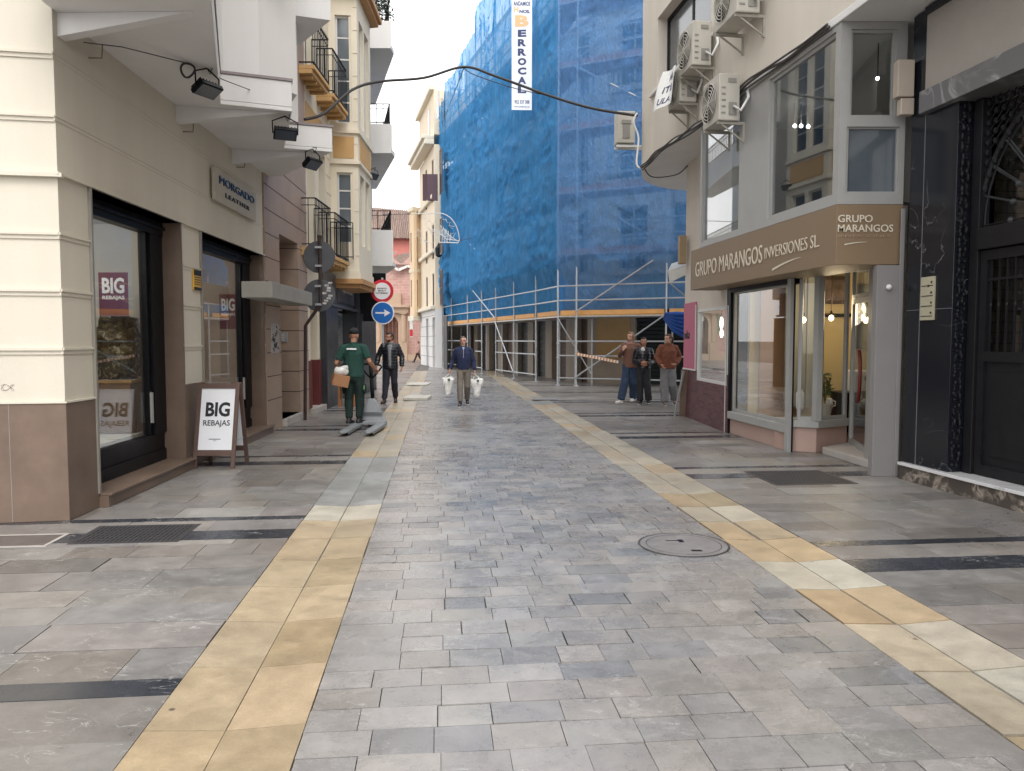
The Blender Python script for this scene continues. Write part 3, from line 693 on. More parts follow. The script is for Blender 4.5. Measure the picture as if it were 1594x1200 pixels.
# --- stone portal building
u2 = FL.uo(478, 560)
L2 = thing('stone_portal_house', 'narrow pink granite fronted house with deep doorway and grey canopy', 'building', tuple(FL.pt((u_end + u2) / 2, 0, 0)))
n0, n1 = FL.uo(436, 600), FL.uo(464, 560)
zn = FL.z(436, 366)
mb = MB(); fwall(mb, FL, u_end + .003, u2, 0, 4.7, [(n0, n1, .14, zn)], th=1.2, v=.03); fwall(mb, FL, u_end + .003, u2, 4.7, 11.5, [], th=1.2, v=.03)
mb.build('wall', m_pinkgran, L2)
mb = MB()
for z in [.55 + i * .41 for i in range(11)]:
    for (a, b) in ((u_end + .006, n0 - .004), (n1 + .004, u2 - .004)):
        if z > zn: continue
        mb.box(a, b, .0, .0325, z, z + .014, FL.pt)
    if z < zn: mb.box(n1 - .0035, n1 + .02, -1.1, .031, z, z + .014, FL.pt)
    else: mb.box(u_end + .006, u2 - .004, 0, .0325, z, z + .014, FL.pt)
mb.build('joint', mat('dark_joint', (.04, .03, .03, 1), .8), L2)
mb = MB(); mb.box(n0, n1, -1.15, -1.1, .14, zn, FL.pt); mb.build('door', mat('brown_door', rgb(110, 78, 56, .7), .5, .25, 4, dirt=.2), L2)
mb = MB(); mb.box(n0 + .005, n1 + .06, -1.1, .12, 0, .14, FL.pt); mb.build('step', mat('pale_step', rgb(190, 184, 178, .8), .6, .1, 4), L2, bevel=.008)
c0, zc1 = FL.hit(423, 436, .55); c1, _ = FL.hit(470, 440, .55); zc0 = FL.z(423, 462, .55)
ca = FL.uo(424, 450, .5); cb_ = FL.uo(486, 455, .5)
mb = MB(); mb.box(ca, cb_, .033, .5, zc0, zc1, FL.pt); mb.build('canopy', mat('canopy_stone', rgb(165, 162, 156, .8), .7, .1, 3, dirt=.2), L2, bevel=.01)
# entry phone, tagged stickers, white plaque
o, a, b, z0, z1 = plaque('graffiti_panel', FL, 421, 434, 503, 549, mat('sticker_grey', rgb(190, 184, 180, .8), .6, .3, 30, dirt=.3), 'grey letterbox panel with black scribbles beside the stone doorway', 'panel', v=.033)
mb = MB()
for i in range(14):
    x = a + rnd.uniform(.1, .9) * (b - a); z = rnd.uniform(z0 + .05, z1 - .05); mb.tube([FL.pt(x + rnd.uniform(-.06, .06), .048, z + rnd.uniform(-.05, .05)) for _ in range(4)], .007, 4)
mb.build('scribble', m_paint, o)
up, zp = FL.hit(455, 525, -.3)
mb = MB(); mb.box(n1 - .02, n1 - .003, -.45, -.2, zp - .1, zp + .1, FL.pt); o = mb.build('entry_phone', m_steel, bevel=.004); tag(o, 'small steel entry phone on the granite reveal of the stone doorway', 'entry phone')
mb = MB()
for i in range(2):
    for j in range(3): mb.box(n1 - .024, n1 - .019, -.42 + i * .1, -.36 + i * .1, zp - .07 + j * .05, zp - .045 + j * .05, FL.pt)
mb.build('button', m_tilew, o)

# --- balconied ivory house with the black shop
L3 = thing('balconied_house', 'ivory house with ochre panels, iron balconies and a tall glazed bay over a black shopfront', 'building', tuple(FL.pt((u2 + 15) / 2, 0, 0)))
u3 = FL.uo(572, 600)                                   # end of this house
q1, q2 = FL.uo(499, 600), FL.uo(518, 600)             # first black pillar
ups = [FL.uo(p) for p in (484, 520)]
wa, wb = u2 + .25, u2 + 1.05; wc, wd = u2 + 1.5, u2 + 2.3
ops = [(a, b, z, z + 2.35) for (a, b) in ((wa, wb), (wc, wd)) for z in (3.6, 7.15, 10.6)]
mb = MB(); fwall(mb, FL, u2 + .003, u3, 3.35, 12.6, ops, th=.35)
fwall(mb, FL, u2 + .003, q1, 1.15, 3.35, [(u2 + .35, q1 - .25, .1, 2.75)], th=.35)
mb.build('wall', m_ivory, L3)
for (a, b, z0, z1) in ops: window(L3, FL, a, b, z0, z1, -.16, m_frame, m_wingrey, 2, 3, .05)
mb = MB()
for z in [3.9 + i * .42 for i in range(20)]: mb.box(u2 + .006, u2 + .2, 0, .012, z, z + .02, FL.pt); mb.box(wd + .1, u3 - .02, 0, .012, z, z + .02, FL.pt)
mb.build('quoin', m_ivory, L3)
mb = MB(); fwall(mb, FL, u2 + .003, q1, 0.12, 1.15, [(u2 + .35, q1 - .25, .1, 2.75)], th=.35, v=.03); mb.build('dado', m_redbrown, L3)
mb = MB(); mb.box(u2 + .35, q1 - .25, -.3, -.25, .12, 2.75, FL.pt); mb.build('door', mat('tan_door', rgb(150, 130, 108, .7), .6, .1, 3), L3)
mb = MB(); mb.box(u2 + .2, q1, -.3, .14, 0, .12, FL.pt); mb.build('step', mat('pale_step', (.4, .4, .4, 1)), L3, bevel=.006)
# ochre panels
mb = MB()
for z in (6.15, 9.75): mb.box(wa - .05, wd + .05, 0, .02, z, z + .5, FL.pt)
mb.build('ochre_panel', m_orange, L3)
# ochre balcony slabs + railings, upper and lower
def balcony(y0, y1, z, x, level):
    poly = [(XL(y0), y0), (x, y0), (x, y1), (XL(y1), y1)]
    mb = MB(); mb.prism(poly, z - .04, z + .04); mb.prism([(p[0] - .05 * (i in (1, 2)), p[1]) for i, p in enumerate(poly)], z - .13, z - .043)
    for k in range(4):
        yy = y0 + (y1 - y0) * (k + .5) / 4; mb.box(XL(yy), x - .08, yy - .03, yy + .03, z - .19, z - .133)
    s = mb.build('balcony', m_orange, L3, bevel=.006)
    railing(s, [(XL(y0) + .02, y0 + .03, 0), (x - .03, y0 + .03, 0), (x - .03, y1 - .03, 0), (XL(y1) + .02, y1 - .03, 0)], z + .04, z + 1.03, m_iron, .12, r=.007)
for z in (7.12, 3.47): balcony(15.95, 17.3, z, -4.0, 0); balcony(17.75, 19.25, z, -4.02, 1)
balcony(15.95, 17.3, 10.6, -4.0, 0)
# glazed bay
bx0 = XL(19.4); bay = [(bx0, 19.35), (-3.82, 19.45), (-3.84, 21.35), (XL(21.6), 21.6)]
FB = Fac(bay[0], bay[1]); FB2 = Fac(bay[1], bay[2]); LB = FB.len
ww = [(0.16, LB - .14, 4.0, 5.75), (0.16, LB - .14, 6.95, 9.55)]
mb = MB(); fwall(mb, FB, 0, LB, 3.3, 10.1, ww, th=.2)
ww2 = [(.25, .85, 4.0, 5.75), (1.0, 1.6, 4.0, 5.75), (.25, .85, 6.95, 9.55), (1.0, 1.6, 6.95, 9.55)]
fwall(mb, FB2, .0, FB2.len, 3.3, 10.1, ww2, th=.2)
bay_o = mb.build('bay_wall', m_ivory, L3)
for (a, b, z0, z1) in ww: window(L3, FB, a, b, z0, z1, -.08, m_frame, m_wingrey, 1, 4 if z1 > 6 else 3, .05)
for (a, b, z0, z1) in ww2: window(L3, FB2, a, b, z0, z1, -.08, m_frame, m_winblue, 1, 4, .04)
mb = MB(); mb.box(.08, LB - .1, 0, .02, 6.1, 6.62, FB.pt); mb.box(.2, 1.7, 0, .02, 6.1, 6.62, FB2.pt); mb.build('ochre_panel', m_orange, L3)
mb = MB()
ex = lambda e: [(bay[0][0], bay[0][1] - e), (bay[1][0] + e, bay[1][1] - e), (bay[2][0] + e, bay[2][1] + e), (bay[3][0], bay[3][1] + e)]
mb.prism(ex(.03), 3.12, 3.32); mb.prism(ex(.06), 5.95, 6.03); mb.prism(ex(.05), 6.70, 6.78)
mb.build('bay_moulding', m_ivory, L3)
mb = MB(); [mb.box(LB - .1, LB + .012, -.01, .012, z, z + .015, FB.pt) for z in [3.7 + i * .55 for i in range(12)]]; mb.build('bay_joint', m_ivory, L3)
mb = MB(); mb.prism(ex(.10), 3.0, 3.12); mb.prism(ex(.02), 2.9, 3.0); mb.prism(ex(.2), 10.1, 10.2); mb.prism(ex(.28), 10.2, 10.32); mb.build('bay_cornice', mat('ochre_trim', rgb(196, 150, 100, .8), .7, .1, 2), L3)
railing(bay_o, [(bay[0][0] + .1, 19.3, 0), (-3.95, 19.33, 0)], 3.6, 4.5, m_iron, .12)
# roof edge
mb = MB(); mb.box(u2, u3, -3, .25, 12.6, 12.8, FL.pt); mb.build('roof_edge', m_orange, L3)
mb = MB(); mb.box(u2, u2 + .003, -8, -.4, 0, 12.6, FL.pt); mb.build('party_wall', m_ivory, L3)
# black shopfront below
SFt = 3.2
mb = MB(); mb.box(q1, q2 - .02, -.35, .16, 0, 2.45, FL.pt)
s2 = FL.uo(553, 560, .1); mb.box(s2, u3, -.35, .30, 0, 2.35, FL.pt)
pil = mb.build('shop_pillar', m_black if False else mat('dark_slate', rgb(52, 54, 60, .8), .35, .15, 3, dirt=.2), L3, bevel=.01)
mb = MB(); mb.box(q1, u3, -.30, .10, 2.46, SFt, FL.pt); fas = mb.build('fascia', m_dgrey, L3)
mb = MB(); mb.box(q2 + .2, s2 + .2, .10, .13, 2.56, SFt - .02, FL.pt); mb.box(q1, u3, .10, .22, 2.40, 2.46, FL.pt); mb.build('sign_board', mat('slate_board', rgb(86, 87, 96, .8), .4, .06, 2), L3)
Wd = s2 - q2
text('fyanna', lambda x, y, d: FL.pt(q2 + Wd * .25 + x, .135 + d, 2.78 + y), Wd * .5, .22, mat('silver_letters', rgb(200, 200, 200), .4), 'lettering', L3, .02)
mb = MB(); mb.box(q2, s2, -.3, -.05, 0, .42, FL.pt); mb.build('stall_riser', m_dgrey, L3)
window(L3, FL, q2, s2, .42, 2.40, -.12, m_black, m_glass2, 2, 0, .06, label='shop window with green blind')
mb = MB(); mb.box(q2, s2, -1.8, -1.75, .0, 2.4, FL.pt); mb.box(q2, s2, -1.75, -.3, .38, .42, FL.pt); mb.build('interior_wall', mat('sage_interior', rgb(140, 150, 140, .6), .8, .2, 1.5), L3)
mb = MB()
for i in range(6): mb.box(q2 + .1, s2 - .3, -.28, -.26, 1.95 + i * .06, 2.0 + i * .06, FL.pt)
tag(mb.build('window_blind', mat('teal_blind', rgb(120, 160, 170, .8), .6)), 'pale teal blind half lowered behind the black shopfront window', 'blind')
# wooden stool by the entrance
us, _ = FL.hit(543, 640, .3)
sc = G(541, 633); st = thing('wooden_stool', 'small orange brown wooden stool against the black shopfront', 'stool', tuple(sc))
mb = MB(); mb.box(sc.x - .22, sc.x + .2, sc.y - .12, sc.y + .2, .56, .61); mb.build('seat', mat('stool_wood', rgb(176, 112, 60, .8), .5, .15, 5), st, bevel=.008)
for dx in (-.2, .16):
    for dy in (-.1, .16):
        mb = MB(); mb.box(sc.x + dx - .0, sc.x + dx + .035, sc.y + dy - .0, sc.y + dy + .035, 0, .559); mb.build('leg', mat('stool_wood', (1, 1, 1, 1)), st)

# --- white block with stacked corner balconies behind the bay
L4 = thing('white_balcony_block', 'white apartment block behind the glazed bay with solid white tapering balconies', 'building', (-5, 25, 0))
xa = XL(21.9)
mb = MB(); mb.prism([(xa, 21.9), (XL(24), 24.0), (-6.6, 29), (-12, 31), (-12, 22)], 3.2, 13)
mb.prism([(xa - .2, 21.9), (XL(24) - .25, 23.9), (-7.0, 28.8), (-12, 31), (-12, 22)], 0, 3.195)
mb.build('wall', m_white, L4)
def corner_balcony(zb, zt, rail, x=-3.58, y0=23.3, y1=28.8):
    poly = [(-4.7, y0), (x, y0), (x + .02, y0 + .5), (-5.0, y1), (-5.6, y1)]
    mb = MB(); mb.prism(poly, zb, zb + .12); inn = [(p[0] + (.0 if i in (0, 3, 4) else -.05), p[1] + (.05 if i < 2 else -.05)) for i, p in enumerate(poly)]
    mb.box(-4.7, x - .01, y0, y0 + .1, zb + .12, zt)
    d = Vector((-5.0 - x, y1 - y0 - .5, 0)); 
    mb.bar((x - .04, y0 + .05, (zb + zt) / 2 + .06), (-5.0, y1, (zb + zt) / 2 + .06), .1, zt - zb - .12)
    s = mb.build('balcony', m_white, L4)
    if rail:
        r = railing(s, [(-4.6, y0 + .06, 0), (x - .06, y0 + .06, 0), (-4.9, y1 - .2, 0)], zt, zt + rail, m_iron, .18)
corner_balcony(3.82, 4.88, .58); corner_balcony(7.15, 8.0, .6); corner_balcony(10.2, 10.98, .6)
mb = MB(); mb.box(-4.72, -4.4, 23.35, 24, 8.4, 10.19); mb.box(-4.72, -4.3, 23.4, 24, 5.3, 7.1); mb.build('window', m_winblue, L4)
plant('terrace_plants', (-4.0, 23.7, 10.95), 1.3, .55, 900, m_leafd, 'dense dark green plants on the highest white balcony', seed=8)
p = AT(578, 268, 21); flood((-3.75, 21.2, ZP(262, 21.2)), (.5, -.4, -.6), 'black floodlight fixed to the far edge of the glazed bay')
# projecting dark sign
cs = thing('projecting_sign', 'black projecting shop sign behind the round no entry sign', 'sign', (-4.1, 22.6, 3))
z0, z1 = ZP(500, 22.6), ZP(425, 22.6); x0, x1 = AT(556, 460, 22.6).x, AT(600, 460, 22.6).x
mb = MB(); mb.box(x0, x1, 22.6, 22.72, z0, z1); mb.build('board', m_black, cs, bevel=.01)
text('CL', lambda x, y, d: Vector((x1 - .33 + x, 22.595 - d, z0 + .04 + y)), .28, .2, m_wht, 'lettering', cs, .006)
mb = MB(); mb.bar((x0 - .3, 22.66, z1 - .1), (x0 + .02, 22.66, z1 - .1), .03, .03); mb.build('bracket', m_black, cs)
# dark ground floor corner post of that block
mb = MB(); mb.box(XL(22.4) - .2, XL(22.4) + .22, 22.0, 22.5, 0, 3.1); tag(mb.build('shop_pillar', mat('dark_slate', (0, 0, 0, 1)), L4), None)
# ------------------------------------------------------------------ RIGHT SIDE
XS = lambda Y: 3.75 - .13 * (Y - 9)
FS = Fac((XS(-8), -8), (XS(16.5), 16.5))
XP = lambda Y: 4.5 + .14 * (8.85 - Y)
FP = Fac((XP(8.85), 8.85), (XP(1), 1))
FW = Fac((3.64, 16.3), (3.71, 13.2))
FG = Fac((3.73, 13.18), (3.97, 11.05))
FE = Fac((3.75, 9.0), (4.52, 9.0))
OZ = 5.27
R1 = thing('corner_office_building', 'cream corner building with overhanging upper storey, grey glazed bay and office shopfront', 'building', (4.6, 12, 0))
# upper storey: planar wall with windows, rounded corner
uw0, uw1 = FS.uo(1106, 100), FS.uo(1023, 100)
zs0 = 6.58; zs1 = 7.95
ops = [(uw0, uw1, zs0, zs1), (uw0 - 3.4, uw0 - .9, zs0 + .3, zs1 + .6)]
mb = MB(); fwall(mb, FS, 0, FS.len, OZ + .004, 14, ops, th=.3)
mb.build('upper_wall', m_beige, R1)
cor = [(XS(16.5), 16.5)]
for i in range(1, 11):
    t = i / 10 * math.pi / 2; cor.append((XS(16.5) + 1.75 * (1 - math.cos(t)), 16.5 + 2.5 * math.sin(t)))
mb = MB(); mb.prism(cor + [(8.5, 19.6), (8.5, 16.8), (XS(16.5) + .3, 16.501)], OZ + .004, 14)
mb.build('rounded_corner_wall', m_beige, R1, smooth=False)
mb = MB(); mb.prism([(XS(-8), -8)] + cor + [(8.5, 19.6), (8.5, -8)], OZ - .05, OZ); mb.build('soffit', m_white, R1)
mb = MB(); mb.box(uw0 - .1, uw1 + .35, 0, .06, zs0 - .07, zs0 - .002, FS.pt); mb.box(-.0, FS.len, 0, .02, OZ - .052, OZ + .04, FS.pt); mb.build('sill', m_white, R1, bevel=.01)
for (a, b, z0, z1) in ops: window(R1, FS, a, b, z0, z1, -.2, m_black, m_wingrey, 2, 0, .08)
mb = MB(); mb.box(uw0 + .5, uw1 - .1, -.31, -.29, zs0 + .1, zs1 - .1, FS.pt); mb.build('roller_blind', m_tilew, R1)
# ground floor walls of the pink shop
pa, pb = FW.uo(1086, 540), FW.uo(1136, 540); pz0, pz1 = FW.z(1088, 592), FW.z(1088, 482)
mb = MB(); fwall(mb, FW, 0, FW.len, 1.0, OZ - .052, [(pa, FW.len - .03, pz0, pz1)], th=.3); 
mb.prism([(3.95, 16.3), (3.64, 16.3), (4.1, 16.9), (8.5, 17.4), (8.5, 16.3)], 1.0, OZ - .053)
mb.build('lower_wall', m_beige, R1)
mb = MB(); fwall(mb, FW, -.01, FW.len, 0, 1.0, [(pa, FW.len - .03, pz0, pz1)], th=.3, v=.02)
mb.prism([(3.95, 16.3), (3.63, 16.31), (4.09, 16.92), (8.5, 17.42), (8.5, 16.3)], 0, 1.0)
mb.build('brick_dado', brick_mat('mauve_brick', rgb(128, 84, 88, .7), rgb(104, 68, 74, .7), rgb(120, 96, 98, .6), 1, .22, .055, .006), R1)
zp1 = FW.z(1072, 472)
mb = MB(); mb.box(.02, pa - .09, .0, .022, 1.0, zp1, FW.pt); pk = mb.build('pink_panel', mat('pink_paint', rgb(196, 98, 128, .85), .6, .05, 2), R1)
text('vita', lambda x, y, d: FW.pt(.10 + x, .023 + d, 1.62 + y), .42, .17, m_paint, 'lettering', R1, .01, shear=.4)
mb = MB(); mb.box(.0, pa - .05, .02, .035, .985, 1.015, FW.pt); mb.box(pa - .085, pa - .05, .02, .035, 1.015, pz1 + .1, FW.pt); mb.build('white_trim', m_frame, R1)
window(R1, FW, pa, FW.len - .03, pz0, pz1, .01, m_frame, m_glass2, 1, 0, .05, d=.08, label='white framed window of the pink shop')
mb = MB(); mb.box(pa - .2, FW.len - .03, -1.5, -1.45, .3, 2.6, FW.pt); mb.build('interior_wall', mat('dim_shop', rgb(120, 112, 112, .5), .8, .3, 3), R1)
m_bulb = emit_mat('warm_bulb', (1, .78, .45, 1), 6); m_lampw = emit_mat('white_lamp', (1, .97, .9, 1), 7)
for k, (px, py, rx, rz) in enumerate(((1123, 503, .03, .12), (1123, 519, .03, .08), (1097, 530, .06, .04), (1097, 572, .06, .04))):
    u, z = FW.hit(px, py, -.3); c = FW.pt(u, -.3, z)
    mb = MB(); mb.ball(c, (rx, rx, rz), 10, 6); t = mb.build('lamp', m_lampw, smooth=True)
    tag(t, ['tall lit lamp, uppermost in the pink shop window', 'lit lamp just under the tall one in the pink shop window', 'round lit lamp at mid height in the pink shop window', 'lowest round lit lamp in the pink shop window'][k], 'lamp', 'lamps in the pink shop window')
    q = MB(); q.tube([c + Vector((0, 0, rz)), c + Vector((0, 0, rz + .12))], .012, 6); q.build('fitting', m_black, t)
# things on shelves in that window
for k in range(3):
    mb = MB(); z = pz0 + .15 + k * .42
    mb.box(pa + .1, pb + .1, -.7, -.4, z, z + .02, FW.pt); sh = mb.build('shelf', m_alu); tag(sh, ['lowest', 'middle', 'top'][k] + ' display shelf inside the pink shop window', 'shelf', 'shelves in the pink shop window')
# gray stone return between pink shop and office bay, black shutter guide
mb = MB(); mb.box(-.12, .02, -.3, .02, .0, 3.2, FG.pt); mb.build('shutter_guide', m_black, R1)
mb = MB(); mb.box(-.155, -.122, -.3, .03, 0, 3.2, FG.pt); mb.build('white_post', m_frame, R1)
# office shop window base and glazing
LG = FG.len; zb = FG.z(1180, 650)
A1 = (3.97, 11.05); A2 = (4.31, 10.86); A3 = (4.90, 11.22)
FA = Fac(A1, A2); FBb = Fac(A2, A3); 
zb2 = FA.z(1272, 655)
mb = MB(); mb.box(.03, LG, -.25, .0, 0, zb - .12, FG.pt); mb.prism([A1, A2, A3, (4.9, 11.5), (3.9, 11.4)], 0, zb2 - .1)
mb.build('stall_riser', mat('pink_stone', rgb(190, 160, 148, .8), .5, .08, 2.5, dirt=.12), R1, bevel=.008)
mb = MB(); mb.box(.025, LG, -.28, .05, zb - .12, zb, FG.pt); mb.prism([(A1[0] - .02, A1[1] - .06), (A2[0], A2[1] - .07), (A3[0] + .02, A3[1] - .06), (4.9, 11.5), (3.9, 11.4)], zb2 - .1, zb2)
mb.build('sill', m_alu, R1, bevel=.006)
ztop = 2.62
mb = MB(); mb.box(LG - .0, LG + .11, -.02, .05, 0, 2.7, FG.pt); mb.build('shutter_post', m_alu, R1, bevel=.004)
mb = MB(); mb.box(LG + .112, LG + .122, -.02, .0, 0, 2.7, FG.pt); mb.box(.025, LG, -.2, .03, 2.4, 2.7, FG.pt); mb.build('shutter_box', m_black, R1)
window(R1, FG, .03, LG, zb, 2.42, -.03, m_alu, m_glass, 1, 0, .05, label='wide front pane of the office shopfront')
window(R1, FA, .12, FA.len, zb2, ztop, -.01, m_alu, m_glass, 1, 0, .05, label='narrow angled pane of the office shopfront')
window(R1, FBb, 0.0, FBb.len, zb2, ztop, -.01, m_alu, m_glass, 1, 0, .05, label='inner angled pane beside the glass door')
mb = MB(); mb.tube([(A2[0], A2[1] - .01, zb2), (A2[0], A2[1] - .01, ztop)], .075, 6); mb.build('corner_mullion', m_alu, R1)
# glass door, step and grey pier
FD = Fac(A3, (4.53, 9.62)); LD = FD.len
window(R1, FD, .0, LD - .18, .1, 2.18, -.02, m_alu, m_glass, 1, 0, .07, name='door', label='glass door with a curved red pull handle')
window(R1, FD, .0, LD - .18, 2.19, ztop, -.02, m_alu, m_glass, 1, 0, .05, name='fanlight')
mb = MB(); u_, z_ = FD.hit(1338, 600, .05)
mb.tube([FD.pt(u_ + .12 * math.sin(a) - .0, .07 + .0 * a, 1.12 + .34 * math.cos(a)) for a in [i * math.pi / 12 for i in range(13)]], .022, 8)
dh = mb.build('door_handle', mat('dark_red', rgb(110, 22, 26, .8), .4), R1, smooth=True)
mb = MB(); mb.box(LD - .18, LD + .05, -.15, .06, 0, ztop, FD.pt); mb.build('door_post', m_alu, R1, bevel=.005)
mb = MB(); mb.prism([(A2[0] + .05, A2[1] - .1), (4.44, 9.45), (4.6, 9.5), (5.1, 11.4)], 0, .1); mb.build('step', mat('pale_step', (1, 1, 1, 1)), R1, bevel=.01)
px0 = AT(1361, 600, 8.95).x
mb = MB(); mb.box(px0, 4.505, 8.95, 9.06, 0, 2.46); mb.box(4.46, 4.51, 8.93, 8.949, 0, 3.1); mb.build('pier', mat('grey_pier', rgb(150, 147, 147, .72), .6, .06, 2, dirt=.25), R1, bevel=.006)
mb = MB(); mb.box(4.43, 4.60, 9.065, 9.295, 0, 3.155); mb.build('leak_blocker', mat('grey_pier', (1, 1, 1, 1)), R1)  # added to block room light leaking between pier and portal
mb = MB(); mb.lathe((AT(1383, 447, 8.94).x, 8.945, AT(1383, 447, 8.94).z), [(.03, 0), (.035, .02), (.02, .05)], 12, 'Y'); tag(mb.build('door_bell', m_tilew, smooth=True), 'small white round bell on the grey pier by the office door', 'bell')
# room behind the office front
mb = MB(); mb.box(4.0, 9, 13.0, 13.06, .1, 2.75); mb.box(8.9, 8.96, 9.4, 13, .1, 2.75); mb.box(4.62, 9, 9.3, 9.36, .1, 2.75)
mb.build('interior_wall', mat('yellow_interior', rgb(206, 184, 136, .8), .8, .06, 1), R1)
mb = MB(); mb.box(3.75, 9, 9.3, 13.1, 2.72, 2.76); mb.build('interior_ceiling', m_white, R1)
mb = MB(); mb.prism([(4.02, 11.45), (4.93, 11.3), (4.72, 9.4), (9, 9.4), (9, 13), (4.02, 13)], .06, .098); mb.build('interior_floor', mat('brown_floor', rgb(110, 84, 66, .7), .4), R1)
for k, (x, w_, z, h, cc_) in enumerate(((4.74, .30, 2.15, .5, (150, 90, 80)), (5.12, .48, 2.2, .46, (110, 90, 80)), (5.74, .26, 2.15, .38, (90, 94, 100)), (5.74, .26, 1.45, .5, (80, 70, 60)))):
    mb = MB(); mb.box(x, x + w_, 12.94, 12.99, z, z + h); t = mb.build('picture', mat('picture_frame', (.05, .025, .012, 1), .4))
    tag(t, ['small red toned framed picture on the yellow office wall', 'wide dark framed picture above the pendant bulbs in the office', 'upper framed picture seen through the glass door', 'lower framed picture seen through the glass door'][k], 'picture', 'pictures on the yellow office wall')
    mb = MB(); mb.box(x + .04, x + w_ - .04, 12.93, 12.938, z + .06, z + h - .06); mb.build('print', mat('print%d' % k, rgb(*cc_, .7), .5, .8, 7), t)
for k, (px, py, Y) in enumerate(((1233, 498, 12.0), (1251, 498, 11.8), (1273, 497, 12.0), (1294, 495, 11.7), (1348, 499, 12.0))):
    c = AT(px, py, Y); t = thing('pendant_bulb', ['first', 'second', 'third', 'fourth and brightest', 'fifth'][k] + ' hanging bare bulb from the left in the office window row', 'lamp', tuple(c), 'bare pendant bulbs in the office')
    mb = MB(); mb.ball(c, (.036, .036, .045), 12, 8); mb.build('bulb', m_bulb, t, smooth=True)
    mb = MB(); mb.tube([c + Vector((0, 0, .05)), c + Vector((0, 0, .11))], .018, 8); mb.tube([c + Vector((0, 0, .11)), (c.x, c.y, 2.72)], .005, 5); mb.build('cord', m_black, t)
pl_ = bpy.data.lights.new('office_bulbs', 'POINT'); pl_.energy = 20; pl_.color = (1, .78, .5); pl_.shadow_soft_size = .3
po = bpy.data.objects.new('office_bulbs', pl_); COL.objects.link(po); po.location = (5.1, 11.9, 2.05)
cdesk = (5.6, 12.2, .1)
dk = thing('office_desk', 'dark desk inside the office behind the angled panes', 'desk', cdesk)
mb = MB(); mb.box(5.1, 6.3, 11.9, 12.5, .74, .78); mb.build('top', m_black, dk); mb = MB(); mb.box(5.15, 6.25, 12.4, 12.44, .1, .739); mb.box(5.15, 5.2, 11.95, 12.39, .1, .739); mb.build('panel', m_black, dk)
plant('window_plant', (4.62, 11.35, .66), .45, .14, 160, m_leaf, 'small green pot plant on the sill behind the angled pane', seed=5, pot=.18)
for k, (px, py) in enumerate(((1290, 628), (1245, 628))):
    c = AT(px, py, 11.5); t = thing('white_mug' if k == 0 else 'bottle', ['white mug on the sill beside the green pot plant', 'white bottle on the sill behind the narrow angled pane'][k], ['mug', 'bottle'][k], (c.x, c.y, .56))
    mb = MB(); mb.lathe((c.x, c.y, .57), [(.05, 0), (.055, .02), (.055, .14 + .1 * k), (.045, .15 + .1 * k), (.02 + .02 * (1 - k), .16 + .14 * k)], 14); mb.build('body', m_tilew, t, smooth=True)
    if k == 0:
        mb = MB(); mb.tube([(c.x + .05, c.y, .60 + .0), (c.x + .1, c.y, .62), (c.x + .1, c.y, .68), (c.x + .05, c.y, .70)], .009, 6); mb.build('handle', m_tilew, t)
    else:
        mb = MB(); mb.lathe((c.x, c.y, .875), [(.022, 0), (.022, .03)], 10); mb.build('cap', m_black, t)
mb = MB(); mb.box(4.6, 6.6, 12.9, 12.96, 1.98, 2.04); tag(mb.build('shelf', m_black), 'long dark wall shelf under the pictures in the office', 'shelf')
oc = thing('armchair', 'dark red armchair inside the office behind the glass door', 'chair', (5.9, 11.0, .1))
mb = MB(); mb.box(5.6, 6.2, 10.8, 11.3, .42, .56); mb.build('seat', mat('dark_red', (1, 1, 1, 1)), oc, bevel=.04)
mb = MB(); mb.box(5.6, 6.2, 11.28, 11.4, .45, 1.15); mb.build('backrest', mat('dark_red', (1, 1, 1, 1)), oc, bevel=.04)
for x in (5.63, 6.14):
    for y in (10.83, 11.3): mb = MB(); mb.box(x, x + .035, y, y + .035, .1, .42); mb.build('leg', m_black, oc)
cm = thing('coffee_machine', 'pale coffee machine on the dark office desk under the bulbs', 'machine', (5.5, 12.2, .78))
mb = MB(); mb.box(5.35, 5.75, 12.05, 12.4, .78, 1.12); mb.build('body', m_tilew, cm, bevel=.02); mb = MB(); mb.lathe((5.55, 12.03, 1.0), [(.05, 0), (.05, .02)], 14, 'Y'); mb.build('dial', m_black, cm)
mb = MB(); mb.box(5.45, 5.65, 11.98, 12.049, .78, .8); mb.build('tray', m_black, cm)
# warm partition behind the wide pane
mb = MB(); mb.box(4.15, 4.75, 12.9, 12.98, .1, 2.7); mb.build('partition', mat('timber_partition', rgb(176, 130, 82, .7), .6, .1, 2), R1)
mb = MB(); [mb.box(4.5 + i * .06, 4.558 + i * .06, 12.72 + .03 * (i % 2), 12.75 + .03 * (i % 2), .5, 2.7) for i in range(9)]
tag(mb.build('curtain', mat('curtain', (1, 1, 1, 1))), 'pale curtain behind the wide pane of the office shopfront', 'curtain')

# brown sign box with lettering
m_sign = mat('brown_sign', rgb(142, 120, 94, .74), .5, .04, 1.5); m_let = mat('cream_letters', rgb(222, 212, 194, .85), .5, .02)
ul = FS.uo(1075, 430)
sg = thing('fascia_sign', 'brown boxed fascia sign with cream office lettering wrapping the corner bay', 'shop sign', tuple(FS.pt(8, 0, 2.5)))
uc = (Vector((3.75, 9, 0)) - FS.p0).dot(FS.u); SZ0, SZ1 = 2.47, 3.16
pts = [FS.pt(uc, 0, 0), FS.pt(ul, 0, 0), FS.pt(ul, -.55, 0), FS.pt(uc + .9, -.75, 0), Vector((4.52, 9.0, 0))]
mb = MB(); mb.prism([(p.x, p.y) for p in pts], SZ0, SZ1); mb.build('box', m_sign, sg, bevel=.006)
tf = lambda uL, z: (lambda x, y, d: FS.pt(uL - x, .004 + d, z + y))
def hw(px, py): return FS.hit(px, py)
uA, zA = hw(1083, 437); uB, zB = hw(1187, 420)
